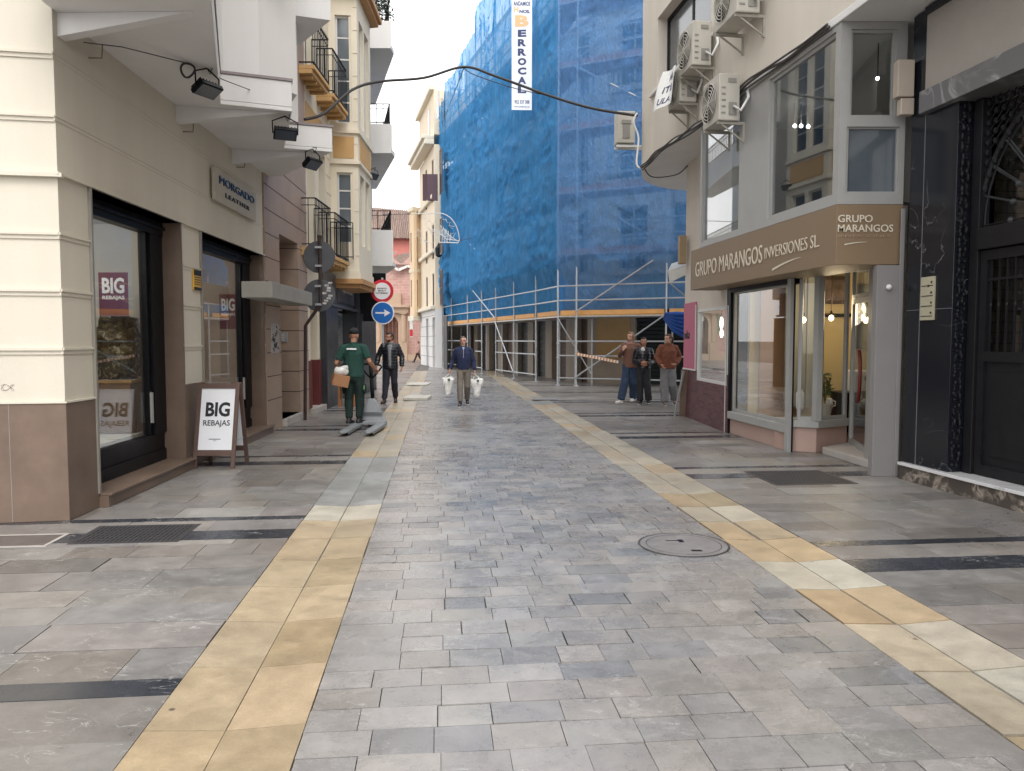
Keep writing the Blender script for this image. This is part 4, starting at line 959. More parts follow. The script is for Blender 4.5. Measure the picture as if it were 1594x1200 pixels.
text('GRUPO MARANGOS', tf(uA, 2.68), uA - FS.uo(1187, 400), .25, m_let, 'lettering', sg, .006, .0)
uC = FS.uo(1191, 400); text('INVERSIONES SL.', tf(uC, 2.72), uC - FS.uo(1276, 385), .155, m_let, 'lettering', sg, .006, -.01)
def swoosh(P, L, h, w_):
    mb = MB(); N = 14
    for i in range(N):
        t0, t1 = i / N, (i + 1) / N; f = lambda t: (L * t, h * (1 - (1 - t) ** 1.8)); wd = lambda t: w_ * (1 - t) ** .7 + .002
        (xa, ya), (xb, yb) = f(t0), f(t1)
        mb.face([P(xa, ya - wd(t0) / 2, .004), P(xb, yb - wd(t1) / 2, .004), P(xb, yb + wd(t1) / 2, .004), P(xa, ya + wd(t0) / 2, .004)])
    return mb.build('swoosh', m_let, sg)
uS = FS.uo(1203, 412); swoosh(tf(uS, 2.55), uS - FS.uo(1248, 400), .09, .03)
te = lambda x0, z: (lambda x, y, d: FE.pt(x0 + x, .004 + d, z + y))
xe = AT(1304, 350, 9).x - 3.75
text('GRUPO', te(xe, 2.955), .40, .085, m_let, 'lettering', sg, .006, .01); text('MARANGOS', te(xe, 2.845), .64, .085, m_let, 'lettering', sg, .006, .01)
text('INVERSIONES', te(xe + .01, 2.785), .60, .03, mat('faint_letters', rgb(176, 150, 120, .8), .5), 'lettering', sg, .003)
swoosh(te(xe + .08, 2.70), .26, .03, .012)

# glazed bay above the sign
by = R1
W1 = (FS.uo(1300, 200), FS.uo(1196, 200)); W2 = (FS.uo(1150, 290), FS.uo(1092, 290))
z0b = 3.24; z1b = 5.15
mb = MB()
fwall(mb, FS, uc, FS.uo(1090, 300), SZ1 + .003, OZ - .052, [(W1[0] + .03, W1[1], z0b + .02, z1b), (W2[0], W2[1], z0b, z1b)], th=.12)
zz0, zz1, zz2, zz3 = AT(1350, 300, 9).z, AT(1350, 197, 9).z, AT(1350, 186, 9).z, AT(1350, 45, 9).z
eops = [(.09, .70, zz0, zz1), (.12, .64, zz2 + .03, zz3)]
fwall(mb, FE, .005, FE.len - .01, SZ1 + .003, OZ - .052, eops, th=.12)
mb.build('bay_frame', m_alu, R1)
window(R1, FS, W1[0] + .03, W1[1], z0b + .02, z1b, -.03, m_alu, m_glass2, 1, 0, .045, label='large street facing bay window pane')
window(R1, FS, W2[0], W2[1], z0b, z1b, -.03, m_alu, m_glass2, 1, 0, .035, label='narrow far pane of the glazed bay')
window(R1, FE, .09, .70, zz0, zz1, -.03, m_alu, m_wingrey, 1, 0, .02, label='lower end pane of the bay'); window(R1, FE, .12, .64, zz2 + .03, zz3, -.03, m_alu, m_glass2, 1, 0, .03, label='upper end pane of the bay')
mb = MB(); mb.box(4.55, 9, 9.1, 9.16, 3.2, 5.2); mb.box(4.0, 9, 13.4, 13.46, 3.2, 5.2); mb.box(8.9, 8.96, 9.2, 13.4, 3.2, 5.2); mb.prism([(XS(9.15) + .15, 9.15), (9, 9.15), (9, 13.1), (XS(13.05) + .15, 13.05)], 3.165, 3.2)
mb.build('upper_interior_wall', mat('grey_interior', rgb(150, 148, 142, .6), .8, .1, 1), R1)
for k, (px, py, Y) in enumerate(((1237, 196, 12), (1247, 196, 12.1), (1258, 197, 12.0))):
    c = AT(px, py, Y); t = thing('spot_lamp', ['left', 'middle', 'right'][k] + ' lit spot of the ceiling cluster seen through the upper bay window', 'lamp', tuple(c), 'spot lamps in the upper bay room')
    mb = MB(); mb.ball(c, .028, 10, 6); mb.build('bulb', m_lampw, t, smooth=True); mb = MB(); mb.tube([c + Vector((0, 0, .04)), (c.x, c.y, 5.2)], .012, 6); mb.build('stem', m_tilew, t)
c = AT(1366, 122, 9.6); t = thing('ceiling_spot', 'single small lit spot behind the upper end pane of the bay', 'lamp', tuple(c)); mb = MB(); mb.ball(c, .022, 8, 6); mb.build('bulb', m_lampw, t); mb = MB(); mb.tube([c + Vector((0, 0, .02)), (c.x, c.y, 5.2)], .008, 6); mb.build('stem', m_black, t)

# air conditioning units on the wall
m_acw = mat('ac_casing', rgb(196, 192, 182, .88), .5, .08, 4, dirt=.35, streak=True)
m_acb = mat('ac_bracket', rgb(170, 166, 156, .8), .6, .1, 6, dirt=.4)
def ac(f, u0, u1, z0, z1, vo, dpt, label, flip=False):
    t = thing('air_conditioner', label, 'air conditioner', tuple(f.pt((u0 + u1) / 2, vo + dpt / 2, z0)), 'air conditioning units on the corner building')
    mb = MB(); mb.box(u0, u1, vo, vo + dpt, z0, z1, f.pt); mb.build('casing', m_acw, t, bevel=.015)
    uc_, zc = u0 + (u1 - u0) * .6, (z0 + z1) / 2; r = (z1 - z0) * .42
    mb = MB(); M = f.pt
    for k in range(6):
        rr = r * (k + 1) / 6; mb.tube([M(uc_ + rr * math.cos(a), vo + dpt + .018, zc + rr * math.sin(a)) for a in [i * math.pi / 12 for i in range(25)]], .006, 4)
    for k in range(8):
        a = k * math.pi / 4; mb.bar(M(uc_, vo + dpt + .018, zc), M(uc_ + r * math.cos(a), vo + dpt + .018, zc + r * math.sin(a)), .008, .008)
    mb.build('fan_grille', m_acw, t)
    mb = MB(); mb.tube([M(uc_, vo + dpt + .001, zc), M(uc_, vo + dpt + .008, zc)], r * .96, 20); mb.build('fan', m_dark, t)
    mb = MB(); e = u0 - .012
    mb.box(e, u0, vo + .05, vo + .17, z0 + .08, z0 + .26, M); mb.box(e, u0, vo + .06, vo + .18, z1 - .13, z1 - .07, M)
    for i in range(5): mb.box(e + .004, u0, vo + .22, vo + dpt - .04, z0 + .1 + i * .09, z0 + .12 + i * .09, M)
    mb.build('service_cover', mat('ac_dark', rgb(150, 148, 142, .8), .5), t)
    mb = MB(); mb.tube([M(u0 - .02, vo + .1, z0 + .2), M(u0 - .16, vo + .05, z0 + .1), M(u0 - .14, .03, z0 + .3), M(u0 - .05, .02, z0 + .5)], .022, 7); mb.build('pipe', m_tilew, t, smooth=True)
    mb = MB()
    for u in (u0 + .06, u1 - .06): mb.box(u - .02, u + .02, -.0, vo + dpt, z0 - .045, z0 - .005, M); mb.box(u - .018, u + .018, 0, .03, z0 - .3, z0 - .046, M); mb.bar(M(u, .015, z0 - .28), M(u, vo + dpt * .8, z0 - .04), .02, .02)
    mb.build('bracket', m_acb, t)
def acp(px0, px1, pyt, pyb, vo, dpt, w_, label):
    u = FS.uo(px1, (pyt + pyb) / 2, vo + .0); z1 = FS.z(px1, pyt, vo + .1); z0 = FS.z(px1, pyb, vo + .1)
    ac(FS, u, u + w_, z0, z1, vo, dpt, label)
acp(1095, 1152, 106, 180, .10, .32, .62, 'weathered air conditioner lowest on the pillar beside the glazed bay')
acp(1060, 1108, 22, 92, .08, .32, .62, 'air conditioner with round fan grille higher up the overhanging wall')
acp(1040, 1085, 95, 150, .06, .30, .6, 'air conditioner partly behind the white cloth notice')
acp(1128, 1184, -70, 8, .10, .34, .8, 'topmost air conditioner cut by the upper edge of the photo')
FC = Fac((2.3, 17.2), (2.95, 17.25))
u0, z1 = FC.hit(961, 172); z0 = FC.z(961, 222); u1 = FC.uo(989, 200)
t = thing('air_conditioner', 'small air conditioner seen end on at the far corner over the street', 'air conditioner', tuple(FC.pt((u0 + u1) / 2, 0, z0)), 'air conditioning units on the corner building')
mb = MB(); mb.box(u0, u1, -.34, 0, z0, z1, FC.pt); mb.build('casing', m_acw, t, bevel=.02)
mb = MB(); mb.box(u0 + .12, u0 + .28, 0, .02, z0 + .1, z1 - .3, FC.pt); mb.box(u0 + .1, u0 + .3, 0, .03, z1 - .28, z1 - .2, FC.pt); mb.build('service_cover', mat('ac_dark', (1, 1, 1, 1)), t)
mb = MB(); mb.box(u0 + .0, u1 + .25, -.30, -.26, z0 - .08, z0 - .03, FC.pt); mb.box(u0 + .0, u1 + .25, -.1, -.04, z0 - .08, z0 - .03, FC.pt); mb.build('bracket', m_tilew, t)

# white cloth notice hanging beneath an air conditioner
cn = thing('cloth_notice', 'white cloth notice with blue capitals hanging from an air conditioner', 'banner', tuple(AT(1035, 140, 13.4)))
c00, c10, c11, c01 = AT(1017, 178, 14.2), AT(1040, 160, 13.2), AT(1056, 102, 13.2), AT(1033, 112, 14.2)
def bil(x, y, d):
    nrm = (c10 - c00).cross(c01 - c00).normalized(); nrm = nrm if nrm.y < 0 else -nrm
    return (c00 * (1 - x) + c10 * x) * (1 - y) + (c01 * (1 - x) + c11 * x) * y + nrm * (d + .04 * math.sin(x * 5 + y * 3))
mb = MB()
for i in range(8):
    for j in range(8): mb.face([bil(i / 8, j / 8, 0), bil((i + 1) / 8, j / 8, 0), bil((i + 1) / 8, (j + 1) / 8, 0), bil(i / 8, (j + 1) / 8, 0)])
bmesh.ops.remove_doubles(mb.bm, verts=mb.bm.verts[:], dist=1e-4)
o = mb.build('sheet', m_tilew, cn); sm = o.modifiers.new('s', 'SOLIDIFY'); sm.thickness = .006
m_blue_ink = mat('blue_ink', rgb(60, 64, 100), .6)
for k, (s_, x0) in enumerate((('MA', .5), ('ITE', .35), ('ULA', .3))):
    text(s_, lambda x, y, d, k=k, x0=x0: bil(x0 + x, .70 - k * .3 + y, .008 + d), .9 - x0, .17, m_blue_ink, 'lettering', cn, .002, .02)

# cable bundle along the overhang edge
def cable(name, pts, r, label, m=None, cat='cable', n=6, group=None, sub=6):
    P = [Vector(p) for p in pts]; out = []
    for i in range(len(P) - 1):
        p0, p1, p2, p3 = P[max(i - 1, 0)], P[i], P[i + 1], P[min(i + 2, len(P) - 1)]
        for k in range(sub):
            t = k / sub; out.append(.5 * ((2 * p1) + (p2 - p0) * t + (2 * p0 - 5 * p1 + 4 * p2 - p3) * t * t + (3 * p1 - p0 - 3 * p2 + p3) * t ** 3))
    out.append(P[-1]); mb = MB(); mb.tube(out, r, n); return tag(mb.build(name, m or m_cable, smooth=True), label, cat, group)
pth = [FS.pt(u, .04 + .01 * math.sin(u * 3), OZ - .06 + .03 * math.sin(u * 1.7)) for u in [FS.uo(1300, 20) + i * (FS.len - FS.uo(1300, 20)) / 14 for i in range(15)]]
for k in range(3):
    cable('cable_bundle', [p + Vector((-.02 * k, 0, .028 * k + .015 * math.sin(i * (1.3 + k)))) for i, p in enumerate(pth)], .016 + .004 * (k == 1), ['lowest', 'middle', 'upper'][k] + ' cable of the grey bundle clipped along the overhang edge', mat('grey_cable', rgb(84, 80, 78, .7), .6), group='cables along the overhang edge')
cable('loop_cable', [FS.pt(FS.len, .02, 5.3), (3.0, 16.8, 5.1), (3.5, 16.7, 5.12), (3.64, 16.2, 5.2)], .012, 'thin slack cable looping under the rounded corner soffit')
cable('corner_pipe', [AT(992, 176, 16.6), AT(986, 190, 16.6), AT(994, 215, 16.6), AT(991, 255, 16.55), AT(1000, 262, 16.5)], .022, 'white service pipe on the corner below the street cable', m_tilew)
# the heavy cable across the street
st_ = [AT(474, 186, 16.2), AT(505, 176, 16.6), AT(548, 140, 17.4), AT(590, 127, 18), AT(660, 121, 18.6), AT(722, 104, 19), AT(770, 118, 18.8), AT(850, 147, 18.2), AT(920, 168, 17.4), AT(992, 180, 16.6)]
cable('street_cable', st_, .030, 'thick black cable strung across the street between the buildings')
cable('street_cable_tie', [AT(722, 106, 19), AT(740, 117, 18.9), AT(800, 137, 18.6), AT(850, 148, 18.3)], .010, 'thin cable hanging just below the thick street cable')
cable('stay_wire', [AT(722, 106, 19), AT(705, 150, 28), AT(688, 192, 43.5)], .012, 'thin stay wire from the street cable down to the blue netting')
# box fixtures by the portal
def boxthing(name, px0, px1, py0, py1, Y, d, m, label, cat, bevel=.01):
    a, b = AT(px0, py1, Y), AT(px1, py0, Y)
    mb = MB(); mb.box(a.x, b.x, Y, Y + d, a.z, b.z); return tag(mb.build(name, m, bevel=bevel), label, cat)
o = boxthing('junction_box', 1397, 1425, 92, 150, 8.75, .12, mat('box_cream', rgb(196, 182, 168, .8), .5, .05, 4), 'tall cream junction box between the glazed bay and the marble portal', 'junction box')
o = boxthing('junction_box', 1402, 1424, 152, 178, 8.77, .1, mat('box_cream', (1, 1, 1, 1)), 'small cream junction box under the tall one', 'junction box')
o = boxthing('wall_lantern', 1058, 1069, 366, 410, 16.0, .2, mat('tan_box', rgb(170, 146, 112, .75), .6, .1, 5), 'small wooden box sign at the corner above the pink shop', 'sign')

# ------------------------------------------------------------------ marble portal
PT = thing('portal_building', 'building with dark marble portal, arched iron gate and pale stucco above', 'building', tuple(FP.pt(2.5, 0, 0)))
ou0 = FP.uo(1478, 600); ou1 = ou0 + 2.25; zl0, zl1 = 4.06, 4.30
m_dm = marble_mat('dark_marble', (.009, .011, .016, 1), (.2, .21, .23, 1), .18, 1.3, .004)
m_gm = marble_mat('grey_marble', (.13, .13, .135, 1), (.3, .3, .3, 1), .3, 2, .04)
mb = MB(); fwall(mb, FP, .01, 17, .2, zl0, [(ou0, ou1, .2, zl0)], th=.45); mb.build('marble_wall', m_dm, PT, bevel=.004)
mb = MB(); mb.box(FP.uo(1428, 600), FP.uo(1428, 600) + .008, -.0, .004, .2, zl0, FP.pt); mb.box(0.01, ou0, 0, .003, 1.93, 1.935, FP.pt); mb.build('joint', mat('pale_joint', rgb(130, 132, 138, .7), .5), PT)
mb = MB(); mb.box(.25, 8.2, -.45, .09, zl0 + .002, zl1, FP.pt); mb.build('lintel', m_gm, PT, bevel=.006)
mb = MB(); mb.box(.25, 17, -.3, .02, zl1 + .002, 5.2, FP.pt); mb.build('stucco_panel', mat('pink_stucco', rgb(172, 165, 158, .8), .85, .05, 3, .6, 120), PT)
mb = MB(); mb.box(.0, .249, -.3, .0, zl0 + .002, 5.2, FP.pt); mb.box(.25, 8.2, .021, .05, 5.12, 5.2, FP.pt); mb.build('dark_trim', m_dm, PT)
mb = MB(); mb.box(0.0, 8.2, -.4, .03, 0, .165, FP.pt); mb.build('plinth', marble_mat('brown_breccia', (.07, .058, .05, 1), (.38, .33, .28, 1), .4, 7, .14), PT)
mb = MB(); mb.box(.02, 8.2, -1.2, .06, .166, .2, FP.pt); mb.build('threshold', marble_mat('white_marble', (.62, .62, .63, 1), (.4, .41, .42, 1), .25, 1.5, .05), PT, bevel=.004)
# carved jamb ornament
mb = MB()
for i in range(90):
    z = .28 + i * .042; 
    for k in range(2):
        c = FP.pt(ou0 + .012 + rnd.uniform(-.02, .02), -.05 - .06 * k, z + rnd.uniform(-.02, .02)); mb.ball(c, (rnd.uniform(.008, .02), .02, rnd.uniform(.01, .045)), 6, 4)
mb.build('carved_jamb', m_iron, PT, smooth=True)
# iron gate: frame, bars, fan
vd = -.22; zT = 2.74; M = FP.pt; um = (ou0 + ou1) / 2; RR = (ou1 - ou0) / 2 - .08
gt = thing('iron_gate', 'black wrought iron entrance gate with a fan of spokes above the transom', 'gate', tuple(FP.pt(um, vd, .2)))
mb = MB(); mb.box(ou0 + .02, ou0 + .14, vd - .06, vd + .06, .2, zl0 - .01, M); mb.box(ou1 - .14, ou1 - .02, vd - .06, vd + .06, .2, zl0 - .01, M)
mb.box(ou0 + .14, ou1 - .14, vd - .06, vd + .08, zT - .22, zT, M); mb.build('frame', m_iron, gt, bevel=.006)
for s, (a, b) in enumerate(((ou0 + .15, um - .01), (um + .01, ou1 - .15))):
    mb = MB()
    mb.box(a, a + .09, vd - .04, vd + .03, .21, zT - .23, M); mb.box(b - .07, b, vd - .04, vd + .03, .21, zT - .23, M)
    mb.box(a + .09, b - .07, vd - .04, vd + .03, .21, .32, M); mb.box(a + .09, b - .07, vd - .04, vd + .03, 1.38, 1.48, M); mb.box(a + .09, b - .07, vd - .04, vd + .03, zT - .33, zT - .231, M)
    mb.box(a + .09, b - .07, vd - .03, vd + .0, .32, 1.38, M); mb.box(a + .16, b - .14, vd + .001, vd + .015, .42, 1.28, M)
    n = 8
    for i in range(n):
        u = a + .12 + (b - a - .22) * i / (n - 1); mb.bar(M(u, vd, 1.48), M(u, vd, zT - .33), .018, .018)
        mb.ball(M(u, vd, 1.95), (.016, .016, .03), 6, 4)
    for z in (2.2,): mb.box(a + .09, b - .07, vd - .012, vd + .012, z, z + .025, M)
    mb.build('leaf', m_iron, gt)
mb = MB()
for i in range(13):
    a = math.pi * i / 12; 
    for d_ in (-.02, .02):
        p = M(um + .17 * math.cos(a) + d_ * math.sin(a), vd, zT + .03 + .17 * math.sin(a)); q = M(um + (RR - .02) * math.cos(a) * 1.0 + d_ * math.sin(a) * 1.5, vd, zT + .03 + (RR + .12) * math.sin(a)); mb.tube([p, q], .009, 5)
    mid = M(um + RR * .6 * math.cos(a), vd, zT + .03 + RR * .65 * math.sin(a)); mb.ball(mid, (.035, .03, .035), 8, 6)
mb.build('spoke_fan', mat('grey_iron', (.05, .052, .056, 1), .45, .2, 8, metal=.4), gt)
mb = MB()
for rr, w_ in ((.17, .025), (RR, .03), (RR * .93, .012)):
    k = 1 if rr < .3 else 1.12
    mb.tube([M(um + rr * math.cos(a), vd, zT + .03 + rr * k * math.sin(a)) for a in [i * math.pi / 28 for i in range(29)]], w_, 6)
for i in range(24):
    a = math.pi * (i + .5) / 24; c = M(um + RR * .98 * math.cos(a), vd + .01, zT + .03 + RR * 1.1 * math.sin(a)); mb.ball(c, (.04, .02, .045), 6, 4)
mb.build('arch_scroll', m_iron, gt)
mb = MB()
for k, s in ((0, -1), (1, 1)):
    for i in range(10):
        for j in range(10):
            u = ou0 + .16 + i * .1 if s < 0 else ou1 - .16 - i * .1; z = zl0 - .06 - j * .1
            if ((u - um) / RR) ** 2 + ((z - zT) / (RR * 1.12)) ** 2 > 1.12: mb.ball(M(u, vd, z), (.035, .015, .035), 6, 4); mb.bar(M(u - .05, vd, z - .05), M(u + .05, vd, z + .05), .01, .01)
mb.build('spandrel_grille', m_iron, gt)
mb = MB(); mb.tube([M(um, vd - .01, zT + .06), M(um, vd + .03, zT + .06)], .13, 20); hb = mb.build('number_boss', m_iron, gt)
text('19', lambda x, y, d: M(um - .07 + x, vd + .031 + d, zT + .02 + y), .15, .12, m_alu, 'numerals', gt, .01, .02)
mb = MB(); mb.box(ou0 + .02, ou1 - .02, vd - .14, vd - .13, .25, zl0, M); mb.build('glass', m_glass2, gt)
mb = MB(); mb.box(ou0 - .5, ou1 + .6, -2.2, -2.1, .2, zl0, M); mb.box(ou0 - .5, ou0 - .4, -2.1, -.46, .2, zl0, M); mb.box(ou1 + .5, ou1 + .6, -2.1, -.46, .2, zl0, M); mb.box(ou0 - .4, ou1 + .5, -2.1, -.46, zl0 - .02, zl0, M)
mb.build('hall_wall', brick_mat('hall_tiles', rgb(120, 112, 96, .8), rgb(108, 100, 86, .8), rgb(80, 74, 64, .7), 1, .3, .12, .006), PT)
# entry phone and paper notice
o, a, b, z0, z1 = plaque('entry_phone', FP, 1435, 1454, 432, 498, mat('brass_panel', rgb(186, 180, 158, .8), .4, .06, 5), 'tall brass entry phone panel on the dark marble beside the iron gate', 'entry phone')
mb = MB()
for i in range(4):
    mb.box(a + .02, b - .02, .024, .028, z0 + .04 + i * .11, z0 + .048 + i * .11, FP.pt); mb.box(b - .05, b - .03, .024, .03, z0 + .07 + i * .11, z0 + .09 + i * .11, FP.pt)
mb.ball(FP.pt((a + b) / 2 + .02, .024, z1 - .1), .014, 8, 6)
mb.build('button', m_paint, o)
u, z = FP.hit(1528, 450, vd - .12)
mb = MB(); mb.box(u - .1, u + .1, vd - .13, vd - .126, z - .08, z + .08, FP.pt); o = tag(mb.build('paper_notice', m_tilew), 'white paper notice taped inside the iron gate glass', 'notice')
# ------------------------------------------------------------------ SCAFFOLDED BUILDING
P0, P1, P2, P3, P4 = [Vector((x, y, 0)) for x, y in ((-4.2, 45), (.91, 29.5), (1.6, 27.0), (5.04, 25.3), (9.3, 23.2))]
Q0, Q1, Q2, Q3, Q4 = [Vector((x, y, 0)) for x, y in ((-3.2, 45.3), (1.85, 29.9), (2.3, 28.0), (5.45, 26.25), (9.8, 24.1))]
B0, B1, B2, B4 = (-2.75, 45.5), (2.25, 30.2), (3.0, 28.6), (10.4, 24.9)
S = thing('scaffolded_building', 'five storey corner building under repair, hidden behind scaffolding and blue netting', 'building', (5, 32, 0))
FBl = Fac(B0, B1); FBc = Fac(B1, B2); FBr = Fac(B2, B4)
m_bwall = mat('pale_facade', rgb(232, 228, 222, .95), .8, .08, 1, dirt=.2); m_gfl = mat('beige_stone', rgb(170, 156, 140, .7), .7, .12, 2, dirt=.2)
def wins(f, u0, u1, n, zs, w_, h_):
    r = []
    for i in range(n):
        c = u0 + (u1 - u0) * (i + .5) / n
        for z in zs: r.append((c - w_ / 2, c + w_ / 2, z, z + h_))
    return r
wr = wins(FBr, .5, FBr.len, 4, (4.1, 7.35, 10.6, 13.6), 1.15, 2.3); wl_ = wins(FBl, .8, FBl.len - .5, 6, (4.1, 7.35, 10.6, 13.6), 1.1, 2.3); wc_ = wins(FBc, .2, FBc.len - .2, 1, (4.1, 7.35, 10.6, 13.6), .9, 2.3)
mb = MB()
fwall(mb, FBl, 0, FBl.len, 3.2, 17, wl_, th=.4); fwall(mb, FBc, 0, FBc.len, 3.2, 17, wc_, th=.4); fwall(mb, FBr, 0, FBr.len, 3.2, 17, wr, th=.4)
mb.build('wall', m_bwall, S)
for f, ws in ((FBl, wl_), (FBc, wc_), (FBr, wr)):
    for (a, b, z0, z1) in ws: window(S, f, a, b, z0, z1, -.15, m_frame, m_winblue, 2, 1, .09)
mb = MB()
for f in (FBl, FBc, FBr):
    for z in (3.3, 6.9, 10.15, 13.3): mb.box(0, f.len, 0, .12, z, z + .18, f.pt)
mb.build('string_course', m_bwall, S)
for (a, b, z0, z1) in wr + wl_[::2]:
    f = FBr if (a, b, z0, z1) in wr else FBl
    mb = MB(); mb.box(a - .25, b + .25, 0, .4, z0 - .18, z0 - .04, f.pt); o = mb.build('balcony', m_bwall, S)
    if f is FBr: railing(o, [f.pt(a - .22, .1, 0), f.pt(a - .22, .38, 0), f.pt(b + .22, .38, 0), f.pt(b + .22, .1, 0)], z0 - .04, z0 + .9, m_iron if z0 > 5 else m_frame, .16)
# ground floor: piers and dark openings
gl = [(FBl.len * (i + .16) / 7, FBl.len * (i + .84) / 7, .0, 2.6) for i in range(7)]
gr = [(1.6, 4.0, .0, 2.7), (4.9, 7.4, .0, 2.7)]
mb = MB(); fwall(mb, FBl, 0, FBl.len, 0, 3.2, gl, th=.5); fwall(mb, FBc, 0, FBc.len, 0, 3.2, [(.5, FBc.len - .4, 0, 2.6)], th=.5); fwall(mb, FBr, 0, FBr.len, 0, 3.2, gr, th=.5)
mb.build('ground_floor_wall', m_gfl, S)
m_shut = mat('dark_shutter', rgb(44, 44, 48, .8), .5, .25, 1.5); m_shutb = mat('brown_shutter', rgb(92, 70, 58, .7), .6, .2, 2)
for i, (a, b, z0, z1) in enumerate(gl):
    mb = MB()
    for k in range(16): mb.box(a, b, -.3, -.26 + .015 * (k % 2), z1 * k / 16, z1 * (k + 1) / 16 - .01, FBl.pt)
    mb.build('shutter', m_shut if i % 3 else m_shutb, S)
for i, (a, b, z0, z1) in enumerate(gr):
    mb = MB(); m_ = mat('teal_louvre', rgb(34, 44, 46, .6), .7, .1, 3)
    for k in range(18): mb.box(a, b, -.28, -.24 + .03 * (k % 2), z1 * k / 18, z1 * (k + 1) / 18 - .03, FBr.pt)
    mb.build('louvre', m_, S)
mb = MB(); mb.box(.5, FBc.len - .4, -.3, -.25, 0, 2.6, FBc.pt); mb.build('door', m_shutb, S)
mb = MB(); mb.box(.15, 1.45, .02, .05, .9, 2.4, FBr.pt); mb.build('poster_board', mat('ochre_board', rgb(186, 150, 100, .7), .7, .1, 2), S)
u_, z_ = FBr.hit(960, 462); 
gs = thing('shop_sign', 'long pale green shop sign seen through the netting above the women', 'shop sign', tuple(FBr.pt(3, .15, 3.0)))
mb = MB(); mb.box(2.0, 6.2, .13, .2, 2.82, 3.95, FBr.pt); mb.build('board', mat('pale_green_board', rgb(170, 190, 180, .8), .5, .06, 2), gs)
mb = MB(); [mb.box(2.9 + i * .27, 3.07 + i * .27 + .04 * (i % 2), .2, .21, 3.33, 3.45, FBr.pt) for i in range(10)]; mb.build('lettering', mat('blue_letters', rgb(40, 60, 130), .5), gs)
mb = MB(); mb.prism([(-1.6, 46), (3.2, 31), (3.8, 29.6), (10.6, 26.0), (15, 31), (13, 50), (1, 50)], .02, 16.8); mb.build('sky_blocker', m_dark, S)  # added dark block, stops sky light passing through the hollow building
mb = MB(); mb.prism([B0, B1, B2, B4, (16, 30), (14, 52), (0, 52)], 17, 17.3); mb.build('roof', m_gfl, S)
mb = MB(); mb.prism([(B4[0], B4[1]), (B4[0] + .4, B4[1]), (16, 40), (15.6, 40)], 0, 17); mb.prism([(-2.75, 45.5), (-2.4, 45.5), (2, 55), (1.6, 55)], 0, 17); mb.build('side_wall', m_bwall, S)

# scaffold: standards, ledgers, rails, braces, decks - one thing
SF = thing('scaffold', 'galvanised tube scaffold with timber decks wrapping the corner building', 'scaffold', (1.6, 27, 0))
LV = [2.46, 4.58, 6.7, 8.82, 10.94, 13.06, 15.18]
def on(a, b, px):
    f = Fac(a, b); u = f.uo(px); return f.pt(u, 0, 0)
outer = [on(P0, P1, p) for p in (690, 703, 728, 750, 772, 800)] + [P1] + [P2, on(P2, P3, 897), P3, on(P3, P4, 1090), on(P3, P4, 1140)]
pxs_low = [on(P0, P1, p) for p in (683,)]
SEG = [(P0, P1, Q0, Q1), (P1, P2, Q1, Q2), (P2, P3, Q2, Q3), (P3, P4, Q3, Q4)]
def top_at(p): return 17.6 if p.y < 34 else (16.4 if p.y < 39 else 15.2)
def Z(p, z): return Vector((p.x, p.y, z))
for p in outer:
    mb = MB(); mb.tube([Z(p, .03), Z(p, top_at(p))], .030, 8)
    for z in LV + [1.05, 1.55]: mb.tube([Z(p, z - .09), Z(p, z - .03)], .045, 8)
    mb.tube([Z(p, 0), Z(p, .03)], .09, 8)
    mb.build('standard', m_steel, SF)
def inn(p):   # matching inner standard
    best = None
    for a, b, c, d in SEG:
        t = (p - a).dot(b - a) / (b - a).length_squared
        if -.01 <= t <= 1.01: best = c.lerp(d, t)
    return best
inner = [inn(p) for p in outer]
for p in inner:
    mb = MB(); mb.tube([Z(p, 0), Z(p, 17.2)], .028, 6); mb.build('standard', m_steel, SF)
for z in LV:
    for (a, b, c, d) in SEG:
        zt_ = z
        if a is P0 and z > 15: continue
        mb = MB(); mb.tube([Z(a, z - .06), Z(b, z - .06)], .026, 6); mb.tube([Z(a, z + .5), Z(b, z + .5)], .028, 6); mb.tube([Z(a, z + 1.0), Z(b, z + 1.0)], .028, 6)
        mb.build('ledger', m_steel, SF)
        mb = MB(); mb.tube([Z(c, z - .06), Z(d, z - .06)], .026, 6); mb.tube([Z(c, z + 1), Z(d, z + 1)], .024, 6); mb.build('ledger', m_steel, SF)
        u = (b - a).normalized(); nrm = (c - a); L = (b - a).length; Ld = (d - c).length
        mb = MB()
        for k in range(3):
            f0, f1 = k / 3 + .01, (k + 1) / 3 - .01
            aa, bb = a.lerp(c, f0), b.lerp(d, f0); cc2, dd = a.lerp(c, f1), b.lerp(d, f1)
            V = [Z(aa, z - .03), Z(bb, z - .03), Z(dd, z - .03), Z(cc2, z - .03)]; Wv = [Z(v, z) for v in V]
            vs = [mb.bm.verts.new(v) for v in V + Wv]
            for f in ((0, 1, 2, 3), (4, 5, 6, 7), (0, 1, 5, 4), (1, 2, 6, 5), (2, 3, 7, 6), (3, 0, 4, 7)): mb.bm.faces.new([vs[i] for i in f])
        mb.build('deck', m_wood if z < 3 else mat('pinkish_deck', rgb(190, 140, 130, .8), .8, .1, 3), SF)
        mb = MB(); off = (c - a).normalized() * .05
        mb.bar(Z(a.lerp(b, .02) + off, z + .085), Z(b.lerp(a, .02) + off, z + .085), .03, .15); 
        mb.build('toe_board', mat('orange_board', rgb(226, 170, 105, .9), .7, .1, 4, dirt=.1) if z < 3 else mat('pinkish_deck', (1, 1, 1, 1)), SF)
for p, q in zip(outer, inner):
    mb = MB()
    for z in LV: mb.tube([Z(p, z - .1), Z(q, z - .1)], .022, 6)
    mb.build('transom', m_steel, SF)
